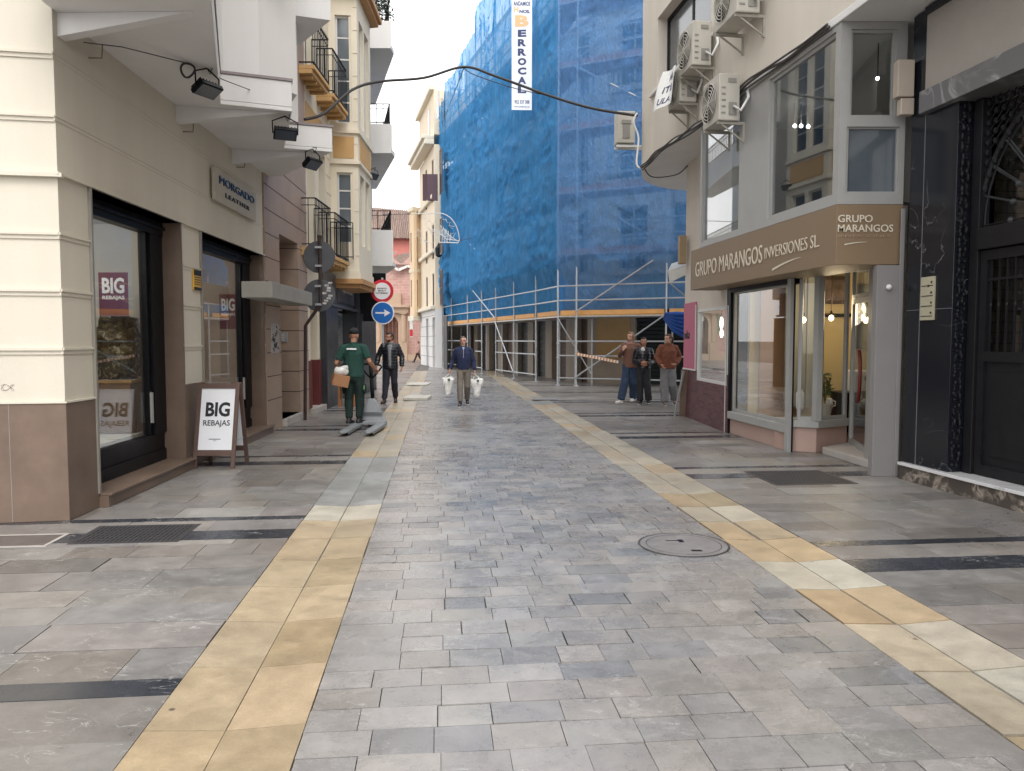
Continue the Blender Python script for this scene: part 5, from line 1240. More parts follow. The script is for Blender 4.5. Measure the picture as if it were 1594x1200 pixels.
# lower side frames at walking height
gates = [(outer[0], outer[1]), (outer[1], outer[2]), (on(P0, P1, 740), outer[3]), (outer[4], outer[5]), (outer[5], outer[6]), (outer[7], outer[8]), (outer[8], outer[9]), (outer[9], outer[10])]
for a, b in gates:
    mb = MB()
    for z in (.27, 1.05, 1.55): mb.tube([Z(a, z), Z(b, z)], .026, 6)
    mb.build('guard_rail', m_steel, SF)
def brace(a, za, b, zb):
    mb = MB(); o_ = Vector((-.04, -.06, 0)); mb.tube([Z(a, za) + o_, Z(b, zb) + o_], .026, 6); mb.build('brace', m_steel, SF)
K, J = outer[8], outer[9]
brace(K, .3, J, 2.42); brace(outer[4], 2.4, outer[5] + (outer[6] - outer[5]) * .0, .3); brace(outer[7], 2.4, inner[8], .4)
for i, z in enumerate(LV[:-1]):
    if i % 2 == 1: brace(K, z + 2.0, J, z + .1)
    else: brace(K, z + .1, J, z + 2.0)
    brace(outer[2], z + 2.0, outer[4], z + .1)
# orange and white tape slung along the walkway
mb = MB(); a_, b_ = Z(outer[8], 1.12), on(P2, P3, 962); b_ = Z(b_, .86)
N_ = 14
for i in range(0, N_):
    p, q = a_.lerp(b_, i / N_), a_.lerp(b_, (i + .5) / N_); o_ = Vector((0, -.1, -.0 * i)); mb.bar(p + o_, q + o_, .02, .09)
tp = tag(mb.build('barrier_board', mat('orange_stripe', rgb(226, 150, 80, .9), .6)), 'orange and white striped barrier board tied across the scaffold walkway', 'barrier')
mb = MB()
for i in range(N_):
    p, q = a_.lerp(b_, (i + .5) / N_), a_.lerp(b_, (i + 1) / N_); o_ = Vector((0, -.1, -.0 * i)); mb.bar(p + o_, q + o_, .02, .09)
mb.build('stripe', m_tilew, tp)

# blue netting
def net(name, pts, z0, ztop, m, label, du=.09, dz=.10, amp=1.0, tie=2.12, seed=0):
    bm = bmesh.new(); P_ = [Vector(p) for p in pts]; L = [0]
    for i in range(len(P_) - 1): L.append(L[-1] + (P_[i + 1] - P_[i]).length)
    nu = int(L[-1] / du); H_ = 18.2 - z0; nz = int(H_ / dz); grid = []
    for i in range(nu + 1):
        s = L[-1] * i / nu; k = max(j for j in range(len(L)) if L[j] <= s + 1e-6); k = min(k, len(P_) - 2)
        t = (s - L[k]) / (L[k + 1] - L[k]); p = P_[k].lerp(P_[k + 1], t); d = (P_[k + 1] - P_[k]).normalized(); n_ = Vector((d.y, -d.x, 0))
        if n_.dot(-p) < 0: n_ = -n_
        zt_ = ztop(s / L[-1]); col = []
        for j in range(nz + 1):
            z = z0 + (zt_ - z0) * j / nz
            q = Vector((s, z, seed))
            pleat = .045 * math.sin(s * 9 + 2.2 * noise.noise(q * .5)) * (.5 + noise.noise(Vector((s * .6, z * .25, seed + 9))))
            f = (z - LV[0]) / tie; tl = abs(f - round(f))
            bag = .10 * noise.noise(Vector((s * .55, z * .35, seed))) + .055 * noise.noise(Vector((s * 1.9, z * 1.1, seed + 3)))
            cr = .10 * max(0, .22 - abs(noise.noise(Vector((s * 1.5 + 1.2 * noise.noise(q), z * 1.9, seed + 5))))) / .22 + .03 * abs(noise.noise(Vector((s * 4, z * 4, seed))))
            edge = min(1, s / .6, (L[-1] - s) / .6)
            lowk = max(0, min(1, (z - 3.55) / .7))
            dd = -.20 + .30 * lowk + edge * (.02 + amp * 1.0 * (pleat + bag * min(1, tl * 4 + .25) + cr * max(0, min(1, .6 + 2 * noise.noise(Vector((s * .35, z * .3, 40)))))))
            col.append(bm.verts.new(p + n_ * (dd if z < 4.3 else max(.04, dd)) + Vector((0, 0, z))))
        grid.append(col)
    for i in range(nu):
        for j in range(nz): bm.faces.new([grid[i][j], grid[i + 1][j], grid[i + 1][j + 1], grid[i][j + 1]])
    me = bpy.data.meshes.new(name); bm.to_mesh(me); bm.free(); me.materials.append(m)
    for p in me.polygons: p.use_smooth = True
    o = bpy.data.objects.new(name, me); COL.objects.link(o); return tag(o, label, 'netting', 'blue debris netting')
m_netL = net_mat('blue_net_dense', rgb(84, 164, 226, 1), rgb(110, 188, 245, 1), .60, .92)
m_netR = net_mat('blue_net_open', rgb(104, 160, 222, 1), rgb(130, 184, 238, 1), .50, .68)
def tl(f):   # stepped top of the long face
    for a, z in ((.14, 14.6), (.3, 15.5), (.46, 16.0), (.62, 16.9)):
        if f < a: return z + .4 * (f / a) * 0
    return 17.8
offL = (P0 - Q0).normalized() * .0
net('netting', [P0 + Vector((-.15, .4, 0)), P1, P2 + Vector((.03, -.06, 0))], 2.55, tl, m_netL, 'dense wrinkled blue netting down the long street side of the scaffold', seed=1)
net('netting', [P2 + Vector((-.02, -.01, 0)), P3, P4], 2.62, lambda f: 17.8, m_netR, 'thinner see-through blue netting on the scaffold face towards the square', amp=.55, seed=7)
# spare net bundled at the right end
mb = MB(); cb = on(P3, P4, 1058)
pz = [AT(1036, 488, 24.9), AT(1052, 494, 24.4), AT(1068, 502, 24)]
for k in range(6): mb.tube([Vector(pz[0]) + Vector((0, .05 * k, -.03 * k)), Vector(pz[1]) + Vector((0, .05 * k, -.10 * k + .1)), Vector(pz[2]) + Vector((.3, .05 * k, -.17 * k + .25))], [.04, .08, .06], 8)
tag(mb.build('bundled_net', mat('blue_cloth', rgb(30, 84, 170, .75), .8, .3, 8), smooth=True), 'bunched blue netting hanging at the right end of the scaffold', 'netting')
# little canvas awning beside the pink shop
aw = thing('awning', 'off white scalloped awning sticking out beyond the pink shop corner', 'awning', (3.7, 17.6, 3))
def awp(px, py, Y): return AT(px, py, Y)
mb = MB(); v = [awp(1040, 424, 17.5), awp(1042, 440, 17.5), awp(1074, 424, 17.0), awp(1074, 412, 17.0), awp(1078, 402, 18.8), awp(1046, 412, 19.0)]
mb.face([v[0], v[1], v[2], v[3]]); mb.face([v[0], v[3], v[4], v[5]]); o = mb.build('canopy', m_tilew, aw); sm = o.modifiers.new('s', 'SOLIDIFY'); sm.thickness = .03
mb = MB(); mb.tube([v[1], awp(1078, 470, 17.2)], .015, 6); mb.build('arm', m_alu, aw)

# banner of the scaffold firm
bn = thing('vertical_banner', 'tall white banner with stacked capitals hanging on the blue netting', 'banner', tuple(AT(812, 100, 28.6)))
Yb = 28.6; x0, x1 = AT(796.5, 90, Yb).x, AT(828, 90, Yb).x; zb0, zb1 = AT(812, 171, Yb).z, AT(812, -12, Yb).z; Wb = x1 - x0
BP = lambda x, y, d: Vector((x0 + x, Yb - d + .05 * math.sin((y + x) * 1.3), zb0 + y))
mb = MB(); Hb = zb1 - zb0
for j in range(24):
    for i in range(4): mb.face([BP(Wb * i / 4, Hb * j / 24, 0), BP(Wb * (i + 1) / 4, Hb * j / 24, 0), BP(Wb * (i + 1) / 4, Hb * (j + 1) / 24, 0), BP(Wb * i / 4, Hb * (j + 1) / 24, 0)])
bmesh.ops.remove_doubles(mb.bm, verts=mb.bm.verts[:], dist=1e-4)
o = mb.build('sheet', mat('banner_white', rgb(232, 236, 244, .95), .6, .02), bn); sm = o.modifiers.new('s', 'SOLIDIFY'); sm.thickness = .01
m_bnav = mat('banner_navy', rgb(50, 62, 104), .6); m_bor = mat('banner_orange', rgb(240, 176, 130), .6)
zz = lambda py: AT(812, py, Yb).z - zb0
def bt(s, xa, xb, py1, py0, m_, bold=.03): text(s, lambda x, y, d: BP(Wb * xa + x, zz(py1) + y, .012 + d), Wb * (xb - xa), zz(py0) - zz(py1), m_, 'lettering', bn, .004, bold)
bt('ANDAMIOS', .09, .91, 10, 3, m_bnav); bt('H', .1, .34, 20, 11, m_bor, .05); bt('NOS.', .38, .9, 21.5, 16, m_bnav, .04); bt('B', .16, .84, 42.5, 24.5, m_bor, .06)
for i, ch in enumerate('ERROCAL'): bt(ch, .30, .72, 58 + i * 14.4, 47 + i * 14.4, m_bnav, .05)
bt('952 337 388', .14, .88, 161, 155.5, m_bnav, .02); bt('www.andamios.es', .12, .88, 167, 164, m_bnav, 0)
mb = MB(); mb.tube([(x0 - .04, Yb, zb0 + Hb), (x1 + .04, Yb, zb0 + Hb)], .025, 6); mb.tube([(x0 + .1, Yb, zb0 + Hb), (x0 + .1, 30.2, zb0 + Hb + .2)], .02, 6); mb.tube([(x1 - .1, Yb, zb0 + Hb), (x1 - .1, 29.8, zb0 + Hb + .2)], .02, 6); mb.tube([(x0 + .1, Yb + .02, zb0 + 2.0), (x0 + .1, 30.2, zb0 + 2.0)], .02, 6)
mb.build('hanger', m_steel, bn)

# ------------------------------------------------------------------ cream house beyond
F5 = Fac((-4.5, 44.6), (-5.96, 50.4)); H5 = thing('cream_corner_house', 'tall cream corner house beyond the blue netting with cornice and canted bay', 'building', (-5.5, 48, 0))
g5 = [(F5.uo(p), z) for p, z in ()]
cols = [F5.uo(p) for p in (686, 675, 665)]
zrow = [(F5.z(672, 480), F5.z(672, 427)), (F5.z(672, 405), F5.z(672, 352)), (F5.z(665, 325), F5.z(665, 262))]
ops = [(c - .38, c + .38, z0, z1) for c in cols for (z0, z1) in zrow]
gops = [(c - .55, c + .45, 0, 2.9) for c in cols]
zc5 = 12.6
m_c5 = mat('warm_cream', rgb(230, 214, 190, .93), .8, .06, 1, dirt=.1)
mb = MB(); fwall(mb, F5, -.5, F5.len, 3.35, zc5, ops, th=.4); mb.prism([(-4.38, 44.1), (-5.95, 50.38), (-5.6, 50.6), (3, 52), (0, 46)], zc5 + .55, 15.6); mb.build('wall', m_c5, H5)
mb = MB(); fwall(mb, F5, -.5, F5.len, 0, 3.35, gops, th=.4); mb.build('ground_floor_wall', m_white, H5)
mb = MB()
for z in (.6, 1.2, 1.8, 2.4, 3.0): mb.box(-.5, F5.len, 0, .01, z, z + .03, F5.pt)
mb.build('joint', mat('grey_joint', rgb(160, 160, 160, .8), .7), H5)
for (a, b, z0, z1) in ops: window(H5, F5, a, b, z0, z1, -.04, mat('brown_frame', rgb(92, 76, 70, .7), .5), m_winblue, 2, 1, .07)
for (a, b, z0, z1) in gops:
    mb = MB(); mb.box(a, b, -.3, -.25, 0, z1, F5.pt); mb.build('shop_door', m_shut, H5)
mb = MB()
for z, p in ((3.35, .25), (6.55, .18), (9.6, .18)): mb.box(-.5, F5.len, 0, p, z, z + .22, F5.pt)
mb.box(-.5, F5.len + .5, 0, .55, zc5, zc5 + .3, F5.pt); mb.box(-.5, F5.len + .65, 0, .7, zc5 + .3, zc5 + .5, F5.pt); mb.box(-.5, F5.len + .1, -.1, .25, 15.6, 15.85, F5.pt)
mb.build('cornice', m_ivory, H5, bevel=.03)
mb = MB()
for u in (F5.uo(684), F5.uo(670)): mb.box(u - .4, u + .4, .0, .02, 13.6, 15, F5.pt)
mb.build('attic_window', m_winblue, H5)
for k, px in enumerate((654, 661, 668)):
    u, z0 = F5.hit(px, 312, .5); z1 = F5.z(px, 270, .5); mb = MB(); q = F5.pt(u, 0, 0); mb.bar(F5.pt(u, .02, (z0 + z1) / 2), F5.pt(u + .05, .34, (z0 + z1) / 2), .05, z1 - z0)
    mb.build('open_shutter', mat('maroon_shutter', rgb(96, 72, 84, .7), .6, .1, 3), H5)
bx = AT(637.5, 400, 50.2).x
bp5 = [(-5.93, 50.2), (bx + .35, 49.7), (bx, 50.3), (bx - .1, 51.5), (-5.6, 51.6)]
zb0, zb1 = ZP(492, 50.2), ZP(330, 50.2)
FX = Fac(bp5[0], bp5[1]); mb = MB()
rows5 = [(ZP(478, 50), ZP(436, 50)), (ZP(408, 50), ZP(362, 50))]
fwall(mb, FX, 0, FX.len, zb0, zb1, [(.22, FX.len - .12, a, b) for a, b in rows5], th=.2); FX2 = Fac(bp5[1], bp5[2]); fwall(mb, FX2, 0, FX2.len, zb0, zb1, [(.15, FX2.len - .1, a, b) for a, b in rows5], th=.2)
mb.prism([(-5.9, 50.35), (bx + .3, 49.95), (bx + .1, 50.4), (bx, 51.4), (-5.6, 51.6)], zb1 - .5, zb1 - .01)
mb.build('bay_wall', m_orange if False else mat('peach_render', rgb(228, 204, 172, .9), .8, .06, 1), H5)
for a, b in rows5: window(H5, FX, .22, FX.len - .12, a, b, -.06, mat('brown_frame', (1, 1, 1, 1)), m_winblue, 2, 0, .07); window(H5, FX2, .15, FX2.len - .1, a, b, -.06, mat('brown_frame', (1, 1, 1, 1)), m_winblue, 1, 0, .07)
mb = MB(); e5 = lambda e: [(-5.9, 50.2 - e), (bx + .35 - e * .3, 49.7 - e), (bx - e, 50.3), (bx - .1 - e, 51.5), (-5.6, 51.6)]
mb.prism(e5(.15), zb0 - .3, zb0); mb.prism(e5(.12), zb1, zb1 + .25); mb.prism(e5(.06), (rows5[0][1] + rows5[1][0]) / 2 - .1, (rows5[0][1] + rows5[1][0]) / 2 + .12); mb.prism([(-5.9, 50.3), (bx + .9, 50.3), (bx + .8, 51.4), (-5.6, 51.6)], 0, zb0 - .3); mb.build('bay_moulding', m_ivory, H5)
mb = MB(); mb.prism([(-5.96, 50.45), (-5.96, 50.6), (-4, 56), (0, 56), (0, 50.5)], 0, zc5); mb.build('side_wall', m_c5, H5)
# street lamp bracket on that facade
c = AT(683, 392, 43.5); t = thing('wall_lantern', 'small dark lantern on a bracket at the edge of the netting', 'lantern', tuple(c)); mb = MB(); mb.lathe(c - Vector((0, 0, .3)), [(.08, 0), (.18, .1), (.22, .5), (.1, .65), (.03, .8)], 8); mb.build('lamp_head', m_iron, t); mb = MB(); mb.tube([c + Vector((0, 0, .4)), c + Vector((.3, .4, .6))], .03, 6); mb.build('bracket', m_iron, t)
# no-parking plate on the bay corner
c = AT(641, 515, 50.1); mb = MB(); mb.box(c.x - .1, c.x + .1, 49.9, 49.93, c.z - .4, c.z + .9); o = tag(mb.build('banner_sign', m_tilew), 'narrow white and red vertical sign under the far canted bay', 'sign'); mb = MB(); mb.box(c.x - .09, c.x + .09, 49.89, 49.898, c.z - .35, c.z + .1); mb.build('red_field', mat('sign_red', rgb(190, 30, 50), .5), o)

# ------------------------------------------------------------------ church at the end of the street
CH = thing('brick_church', 'pink brick church with carved stone portal and tiled roofs closing the street', 'church', (-10, 62, 0))
Yc = 60.0; X = lambda px, Y=Yc: AT(px, 529, Y).x; Zc = lambda py, Y=Yc: AT(CX, py, Y).z
m_cb = brick_mat('rose_brick', rgb(202, 162, 154, .88), rgb(190, 148, 140, .88), rgb(204, 176, 168, .85), 1, .5, .22, .02)
m_cs = mat('portal_stone', rgb(196, 170, 148, .85), .8, .12, 1, dirt=.25)
dx0, dx1 = X(598), X(621); zd = Zc(503); zar = (dx1 - dx0) / 2
FCh = Fac((X(548), Yc), (X(700), Yc)); uo_ = lambda x: x - X(548)
def gable(pts, y0, y1, m, name):
    mb = MB(); mb.bm.faces.new([mb.bm.verts.new((x, y0, z)) for x, z in pts]); 
    n = len(pts); F_ = [mb.bm.verts.new((x, y0, z)) for x, z in pts]; B_ = [mb.bm.verts.new((x, y1, z)) for x, z in pts]
    for i in range(n): mb.bm.faces.new([F_[i], F_[(i + 1) % n], B_[(i + 1) % n], B_[i]])
    mb.bm.faces.new(B_); return mb.build(name, m, CH)
mb = MB(); fwall(mb, FCh, 0, X(700) - X(548), 0, Zc(430), [(uo_(dx0), uo_(dx1), 0, zd + zar * 1.0)], th=.8); mb.build('wall', m_cb, CH)
gable([(X(560), Zc(430)), (X(700), Zc(430)), (X(700), Zc(412)), (X(656), Zc(412)), (X(640), Zc(398)), (X(626), Zc(411)), (X(617), Zc(406)), (X(610), Zc(399)), (X(597), Zc(412)), (X(560), Zc(426))], Yc, Yc + .8, m_cb, 'gable')
m_tile = mat('roof_tile', rgb(150, 128, 118, .8), .9, .5, 6, .8, 12, dirt=.4)
def tiled(quad, name, nx, amp=.07):
    """pantile roof: a corrugated sheet between four corners"""
    a, b, c, d = [Vector(q) for q in quad]; mb = MB(); bm = mb.bm; ny = 12; g_ = []
    nrm = (b - a).cross(d - a).normalized(); nrm = nrm if nrm.z > 0 else -nrm
    for i in range(nx * 4 + 1):
        s = i / (nx * 4); r_ = []
        for j in range(ny + 1):
            t = j / ny; p = a.lerp(b, s).lerp(d.lerp(c, s), t)
            r_.append(bm.verts.new(p + nrm * (amp * abs(math.sin(math.pi * s * nx)) + rnd.uniform(-.03, .03))))
        g_.append(r_)
    for i in range(nx * 4):
        for j in range(ny): bm.faces.new([g_[i][j], g_[i + 1][j], g_[i + 1][j + 1], g_[i][j + 1]])
    return mb.build(name, m_tile, CH)
tiled([(X(606), Yc - .2, Zc(413)), (X(662), Yc - .2, Zc(416)), (X(662, 66), 66, Zc(388, 66)), (X(618, 66), 66, Zc(398, 66))], 'roof', 16, .1)
tiled([(X(560), Yc - .1, Zc(424)), (X(606), Yc - .1, Zc(404)), (X(620, 66), 66, Zc(392, 66)), (X(560, 66), 66, Zc(405, 66))], 'roof', 14, .1)
mb = MB(); mb.bar((X(608), Yc - .25, Zc(411)), (X(622), Yc - .25, Zc(421)), .3, .18); mb.bar((X(622), Yc - .25, Zc(421)), (X(636), Yc - .25, Zc(415)), .3, .18); mb.bar((X(636), Yc - .25, Zc(415)), (X(662), Yc - .25, Zc(419)), .3, .18); mb.build('white_coping', m_white, CH)
mb = MB(); mb.box(X(560, 68), X(700, 68), 68, 68.5, 0, Zc(368, 68)); mb.build('upper_wall', mat('coral_render', rgb(206, 128, 118, .85), .8, .06, 1), CH)
tiled([(X(560, 67.5), 67.5, Zc(372, 67.5)), (X(662, 67.5), 67.5, Zc(372, 67.5)), (X(655, 76), 76, Zc(330, 76)), (X(560, 76), 76, Zc(322, 76))], 'upper_roof', 34, .13)
mb = MB(); mb.box(X(640, 68), X(650, 68), 67.8, 67.98, Zc(405, 68), Zc(396, 68)); mb.build('window', m_winblue, CH)
# portal
mb = MB(); N_ = 16; cxm = (dx0 + dx1) / 2
for w_, d_ in ((.42, .35), (.75, .18)):
    for s in (-1, 1):
        xe_ = cxm + s * (zar + w_ / 2); mb.box(xe_ - w_ / 2, xe_ + w_ / 2, Yc - d_, Yc + .1, 0, zd)
    for i in range(N_):
        a0, a1 = math.pi * i / N_, math.pi * (i + 1) / N_; r0, r1 = zar - .02, zar + w_
        q = [(cxm + r * math.cos(a), zd + r * math.sin(a)) for a, r in ((a0, r0), (a1, r0), (a1, r1), (a0, r1))]
        F_ = [mb.bm.verts.new((x, Yc - d_, z)) for x, z in q]; B_ = [mb.bm.verts.new((x, Yc + .1, z)) for x, z in q]
        mb.bm.faces.new(F_); [mb.bm.faces.new([F_[k], F_[(k + 1) % 4], B_[(k + 1) % 4], B_[k]]) for k in range(4)]
for px in (590, 629):
    x = X(px); mb.box(x - .3, x + .3, Yc - .5, Yc + .1, 0, 1.4); mb.tube([(x, Yc - .35, 1.4), (x, Yc - .35, zd + zar * 1.2)], .2, 10); mb.box(x - .28, x + .28, Yc - .6, Yc, zd + zar * 1.2, zd + zar * 1.35)
zE = zd + zar * 1.36
mb.box(X(584), X(637), Yc - .6, Yc, zE, zE + .4); mb.box(X(582), X(639), Yc - .8, Yc, zE + .4, zE + .6)
mb.prism([(X(596), Yc - .4), (X(626), Yc - .4), (X(626), Yc), (X(596), Yc)], zE + .6, zE + 1.5)
for px, s in ((590, 1), (633, -1)):
    x = X(px); mb.tube([(x + s * 1.3 * math.cos(a) * .8 + .0, Yc - .5, zE + .65 + .9 * math.sin(a)) for a in [math.pi * .95 - i * .12 for i in range(9)]] if s > 0 else [(x + 1.3 * math.cos(a) * .8, Yc - .5, zE + .65 + .9 * math.sin(a)) for a in [math.pi * .05 + i * .12 for i in range(9)]], .14, 6)
mb.build('portal', m_cs, CH, bevel=.02)
mb = MB()
for i in range(4): mb.box(dx0 + (dx1 - dx0) * i / 4 + .03, dx0 + (dx1 - dx0) * (i + 1) / 4 - .03, Yc + .5, Yc + .6, 0, zd + zar)
for k in range(9): mb.box(dx0, dx1, Yc + .45, Yc + .5, k * .42 + .1, k * .42 + .16)
mb.build('door', mat('church_door', rgb(134, 98, 78, .75), .6, .15, 2), CH)
mb = MB(); mb.box(X(575), X(583), Yc - .05, Yc, Zc(520), Zc(488)); mb.build('poster_frame', mat('green_frame', rgb(150, 156, 130, .8), .6, .3, 5), CH)
mb = MB(); mb.box(X(555), X(655), Yc - .4, Yc - .01, 0, .5); mb.build('plinth', m_cs, CH)
# pink gable wing left of it and distant block on the right
# Christmas light motif on wires
mo = thing('light_motif', 'unlit white wire fan motif hanging over the street before the blue netting', 'decoration', tuple(AT(690, 340, 33)))
def mp(px, py): return AT(px, py, 33)
mb = MB()
mb.tube([mp(640, 333), mp(684, 332)], .018, 5); arc = [mp(684, 332)] + [mp(684 + 31 * math.sin(a), 332 + 43 * (1 - math.cos(a))) for a in [i * math.pi / 2 / 12 for i in range(1, 13)]]
mb.tube(arc, .022, 5); mb.tube([mp(714, 375), mp(713, 378), mp(684, 377)], .022, 5)
mb.tube([arc[-1], mp(695, 372), mp(685, 364)], .02, 5); mb.tube([mp(712, 375), mp(698, 366), mp(690, 355)], .02, 5)
for k in range(5): mb.tube([mp(684 + 4 * k, 376), mp(686 + 4 * k, 350 + 3 * k), mp(690 + 3 * k, 362 + 3 * k)], .014, 5)
mb.build('frame', m_tilew, mo)
for k in range(12):
    pass
mb = MB()
for k in range(40):
    a = rnd.uniform(0, math.pi / 2); r_ = rnd.uniform(.2, .95); px = 672 + 40 * r_ * math.sin(a) * (1 if k % 3 else -.6); py = 376 - 42 * r_ * math.cos(a)
    c = mp(px, py); mb.tube([c, c + Vector((rnd.uniform(-.2, .2), 0, rnd.uniform(-.2, .2))), c + Vector((rnd.uniform(-.2, .2), 0, rnd.uniform(-.2, .2)))], .009, 4)
mb.build('tinsel', m_tilew, mo)
mb = MB(); mb.tube([AT(596, 334, 24), mp(640, 333)], .01, 4); mb.tube([mp(714, 375), AT(735, 370, 36)], .01, 4); mb.build('hanging_wire', m_cable, mo)
# ------------------------------------------------------------------ STREET FURNITURE
def folding_sign():
    x0, x1 = -3.975, -3.45; yf, yb, yt, H_ = 9.52, 10.02, 9.80, 1.06
    t = thing('folding_sign', 'brown wooden A-frame pavement sign with a white sale poster', 'pavement sign', ((x0 + x1) / 2, 9.77, 0))
    mw = mat('brown_sign_wood', rgb(104, 80, 72, .75), .5, .15, 8, .1, dirt=.2)
    for s, (ya, nm) in enumerate(((yf, 'front'), (yb, 'rear'))):
        def M(a, b, c, ya=ya, s=s):      # a across, b up the leaf 0..1, c outwards
            y = ya + (yt + (.02 if s else -.02) - ya) * b; return Vector((x0 + a, y + (c if s else -c), H_ * b))
        W = x1 - x0
        for a in (0, W - .05):
            mb = MB(); mb.box(a, a + .05, 0, 1, 0, .028, M); mb.build('leg', mw, t, bevel=.003)
        mb = MB(); mb.box(.05, W - .05, .93, .985, .003, .026, M); mb.box(.05, W - .05, .15, .215, .003, .026, M); mb.build('rail', mw, t)
        mb = MB(); mb.box(.05, W - .05, .215, .93, .008, .014, M); p = mb.build('poster', m_poster, t)
        def pl(a, b, c): return M(a if not s else W - a, b, c) 
        text('BIG', lambda x, y, d: pl(.115 + x, .60 + y, .0145 + d), W - .22, .17, m_paint, 'lettering', p, .002, .035)
        text('REBAJAS', lambda x, y, d: pl(.095 + x, .475 + y, .0145 + d), W - .19, .085, m_paint, 'lettering', p, .002, .012)
        mb = MB(); mb.box(.18, W - .2, .335, .343, .0145, .0155, pl); mb.box(.23, W - .25, .318, .322, .0145, .0155, pl); mb.build('small_print', m_paint, p)
    mb = MB(); mb.tube([(x0 - .005, yf + .12, .35), (x0 - .005, yb - .2, .35)], .006, 5); mb.tube([(x1 + .005, yf + .12, .35), (x1 + .005, yb - .2, .35)], .006, 5); mb.build('stay', m_steel, t)
folding_sign()

m_signback = mat('sign_back_grey', rgb(104, 106, 112, .8), .5, .1, 3, metal=.3, dirt=.3)
def disc(M, c, r, t=.012, n=40):
    mb = MB(); mb.lathe(c, [(r, 0), (r + .004, t * .5), (r, t)], n, 'Y'); return mb
# bent pole with two discs seen from behind
Yp = 15.3; bt_ = thing('sign_post', 'rusty bent pole carrying two round road signs seen from behind', 'road sign', tuple(G(475, 654)))
b0 = G(475, 654); pb = [b0, AT(475.5, 507, b0.y), AT(499, 473, b0.y), AT(497.5, 371, b0.y)]
mb = MB(); mb.tube(pb[:2] + [pb[1].lerp(pb[2], .5)] + pb[2:], .034, 10); mb.tube([pb[-1], pb[-1] + Vector((0, 0, .06))], .045, 10); mb.build('pole', mat('dark_pole', rgb(66, 50, 48, .8), .6, .4, 12, dirt=.5), bt_)
for py in (400, 460):
    c = AT(497, py, b0.y + .06); mb = disc(None, c, .315); o = mb.build('sign_disc', m_signback, bt_)
    mb = MB(); mb.box(c.x - .06, c.x + .06, c.y - .11, c.y - .02, c.z + .16, c.z + .2); mb.box(c.x - .06, c.x + .06, c.y - .11, c.y - .02, c.z - .2, c.z - .16); mb.build('clamp', m_steel, o)
mb = MB()
for k in range(9):
    c = AT(508 + rnd.uniform(-5, 9), 440 + k * 4, b0.y); y = b0.y + .042; mb.box(c.x - .05, c.x + .03, y - .003, y, c.z - .02, c.z + .02)
mb.build('sticker', mat('torn_stickers', rgb(210, 208, 205, .8), .6, .6, 40), bt_)
# two facing signs on a grey post
Yq = 21.3; tq = thing('sign_post', 'grey post with red ringed no entry sign above a round blue arrow sign', 'road sign', (AT(594, 600, Yq).x, Yq, 0))
xq = AT(595, 470, Yq).x
mb = MB(); mb.tube([(xq, Yq + .05, 0), (xq, Yq + .05, ZP(432, Yq))], .03, 10); mb.build('post', m_steel, tq)
m_sred = mat('sign_red', rgb(190, 30, 50, .9), .4, .03); m_sblue = mat('sign_blue', rgb(20, 100, 180, .9), .4, .03); m_sw = mat('sign_white', rgb(228, 228, 232, .9), .4, .02)
c = Vector((xq, Yq, ZP(453, Yq))); r_ = 17.5 * Yq / 1200
o = disc(None, c, r_).build('prohibition_disc', m_sred, tq)
mb = MB(); mb.lathe(c - Vector((0, .013, 0)), [(r_ * .74, 0), (r_ * .74, .003)], 36, 'Y'); f = mb.build('white_field', m_sw, o)
for k, s_ in enumerate(('EXCEPTO', 'BICIS Y', 'AUTORIZADO')):
    ww_ = (.25, .22, .33)[k]; text(s_, lambda x, y, d: Vector((xq - ww_ / 2 + x, Yq - .018 - d, c.z + .05 - k * .062 + y)), ww_, .038, m_paint, 'lettering', o, .002, .03)
c2 = Vector((xq + .015, Yq - .002, ZP(487, Yq)))
o = disc(None, c2, r_).build('arrow_disc', m_sw, tq)
mb = MB(); mb.lathe(c2 - Vector((0, .013, 0)), [(r_ * .91, 0), (r_ * .91, .003)], 36, 'Y'); mb.build('blue_field', m_sblue, o)
mb = MB(); ar = [(-.20, -.022), (.05, -.022), (.04, -.10), (.21, 0), (.04, .10), (.05, .022), (-.20, .022)]
mb.prism(ar, 0, .004, lambda a, b, d: Vector((c2.x + a, c2.y - .017 - d, c2.z + b))); mb.build('arrow', m_sw, o)

# covers and gratings in the paving
m_cast = mat('cast_iron', rgb(86, 84, 86, .7), .45, .2, 10, .3, dirt=.2, metal=.3)
def grate(a0, a1, b0, b1, n, label, along=True):
    t = thing('drain_grate', label, 'drain grate', tuple(ab((a0 + a1) / 2, (b0 + b1) / 2, 0)))
    mb = MB(); z = .004
    mb.box(a0, a1, b0, b0 + .03, -.01, z, ab); mb.box(a0, a1, b1 - .03, b1, -.01, z, ab); mb.box(a0, a0 + .03, b0 + .03, b1 - .03, -.01, z, ab); mb.box(a1 - .03, a1, b0 + .03, b1 - .03, -.01, z, ab)
    mb.build('frame', m_cast, t)
    mb = MB()
    for i in range(n):
        a = a0 + .04 + (a1 - a0 - .08) * i / (n - 1); mb.box(a - .009, a + .009, b0 + .03, b1 - .03, .0005, z + .001, ab)
    for i in range(7):
        b = b0 + .05 + (b1 - b0 - .1) * i / 6; mb.box(a0 + .03, a1 - .03, b - .006, b + .006, .0006, z, ab)
    mb.build('bars', m_cast, t)
    mb = MB(); mb.box(a0 + .01, a1 - .01, b0 + .01, b1 - .01, -.012, .0004 + .0022, ab); mb.build('pit', m_dark, t)
def abp(px, py): return AB(G(px, py))
a_, b_ = abp(212, 832); grate(a_ - .42, a_ + .42, b_ - .28, b_ + .32, 22, 'dark iron drain grate in the left pavement near the corner')
a_, b_ = abp(1243, 743); grate(a_ - .48, a_ + .48, b_ - .45, b_ + .45, 24, 'wide iron drain grate in front of the office door')
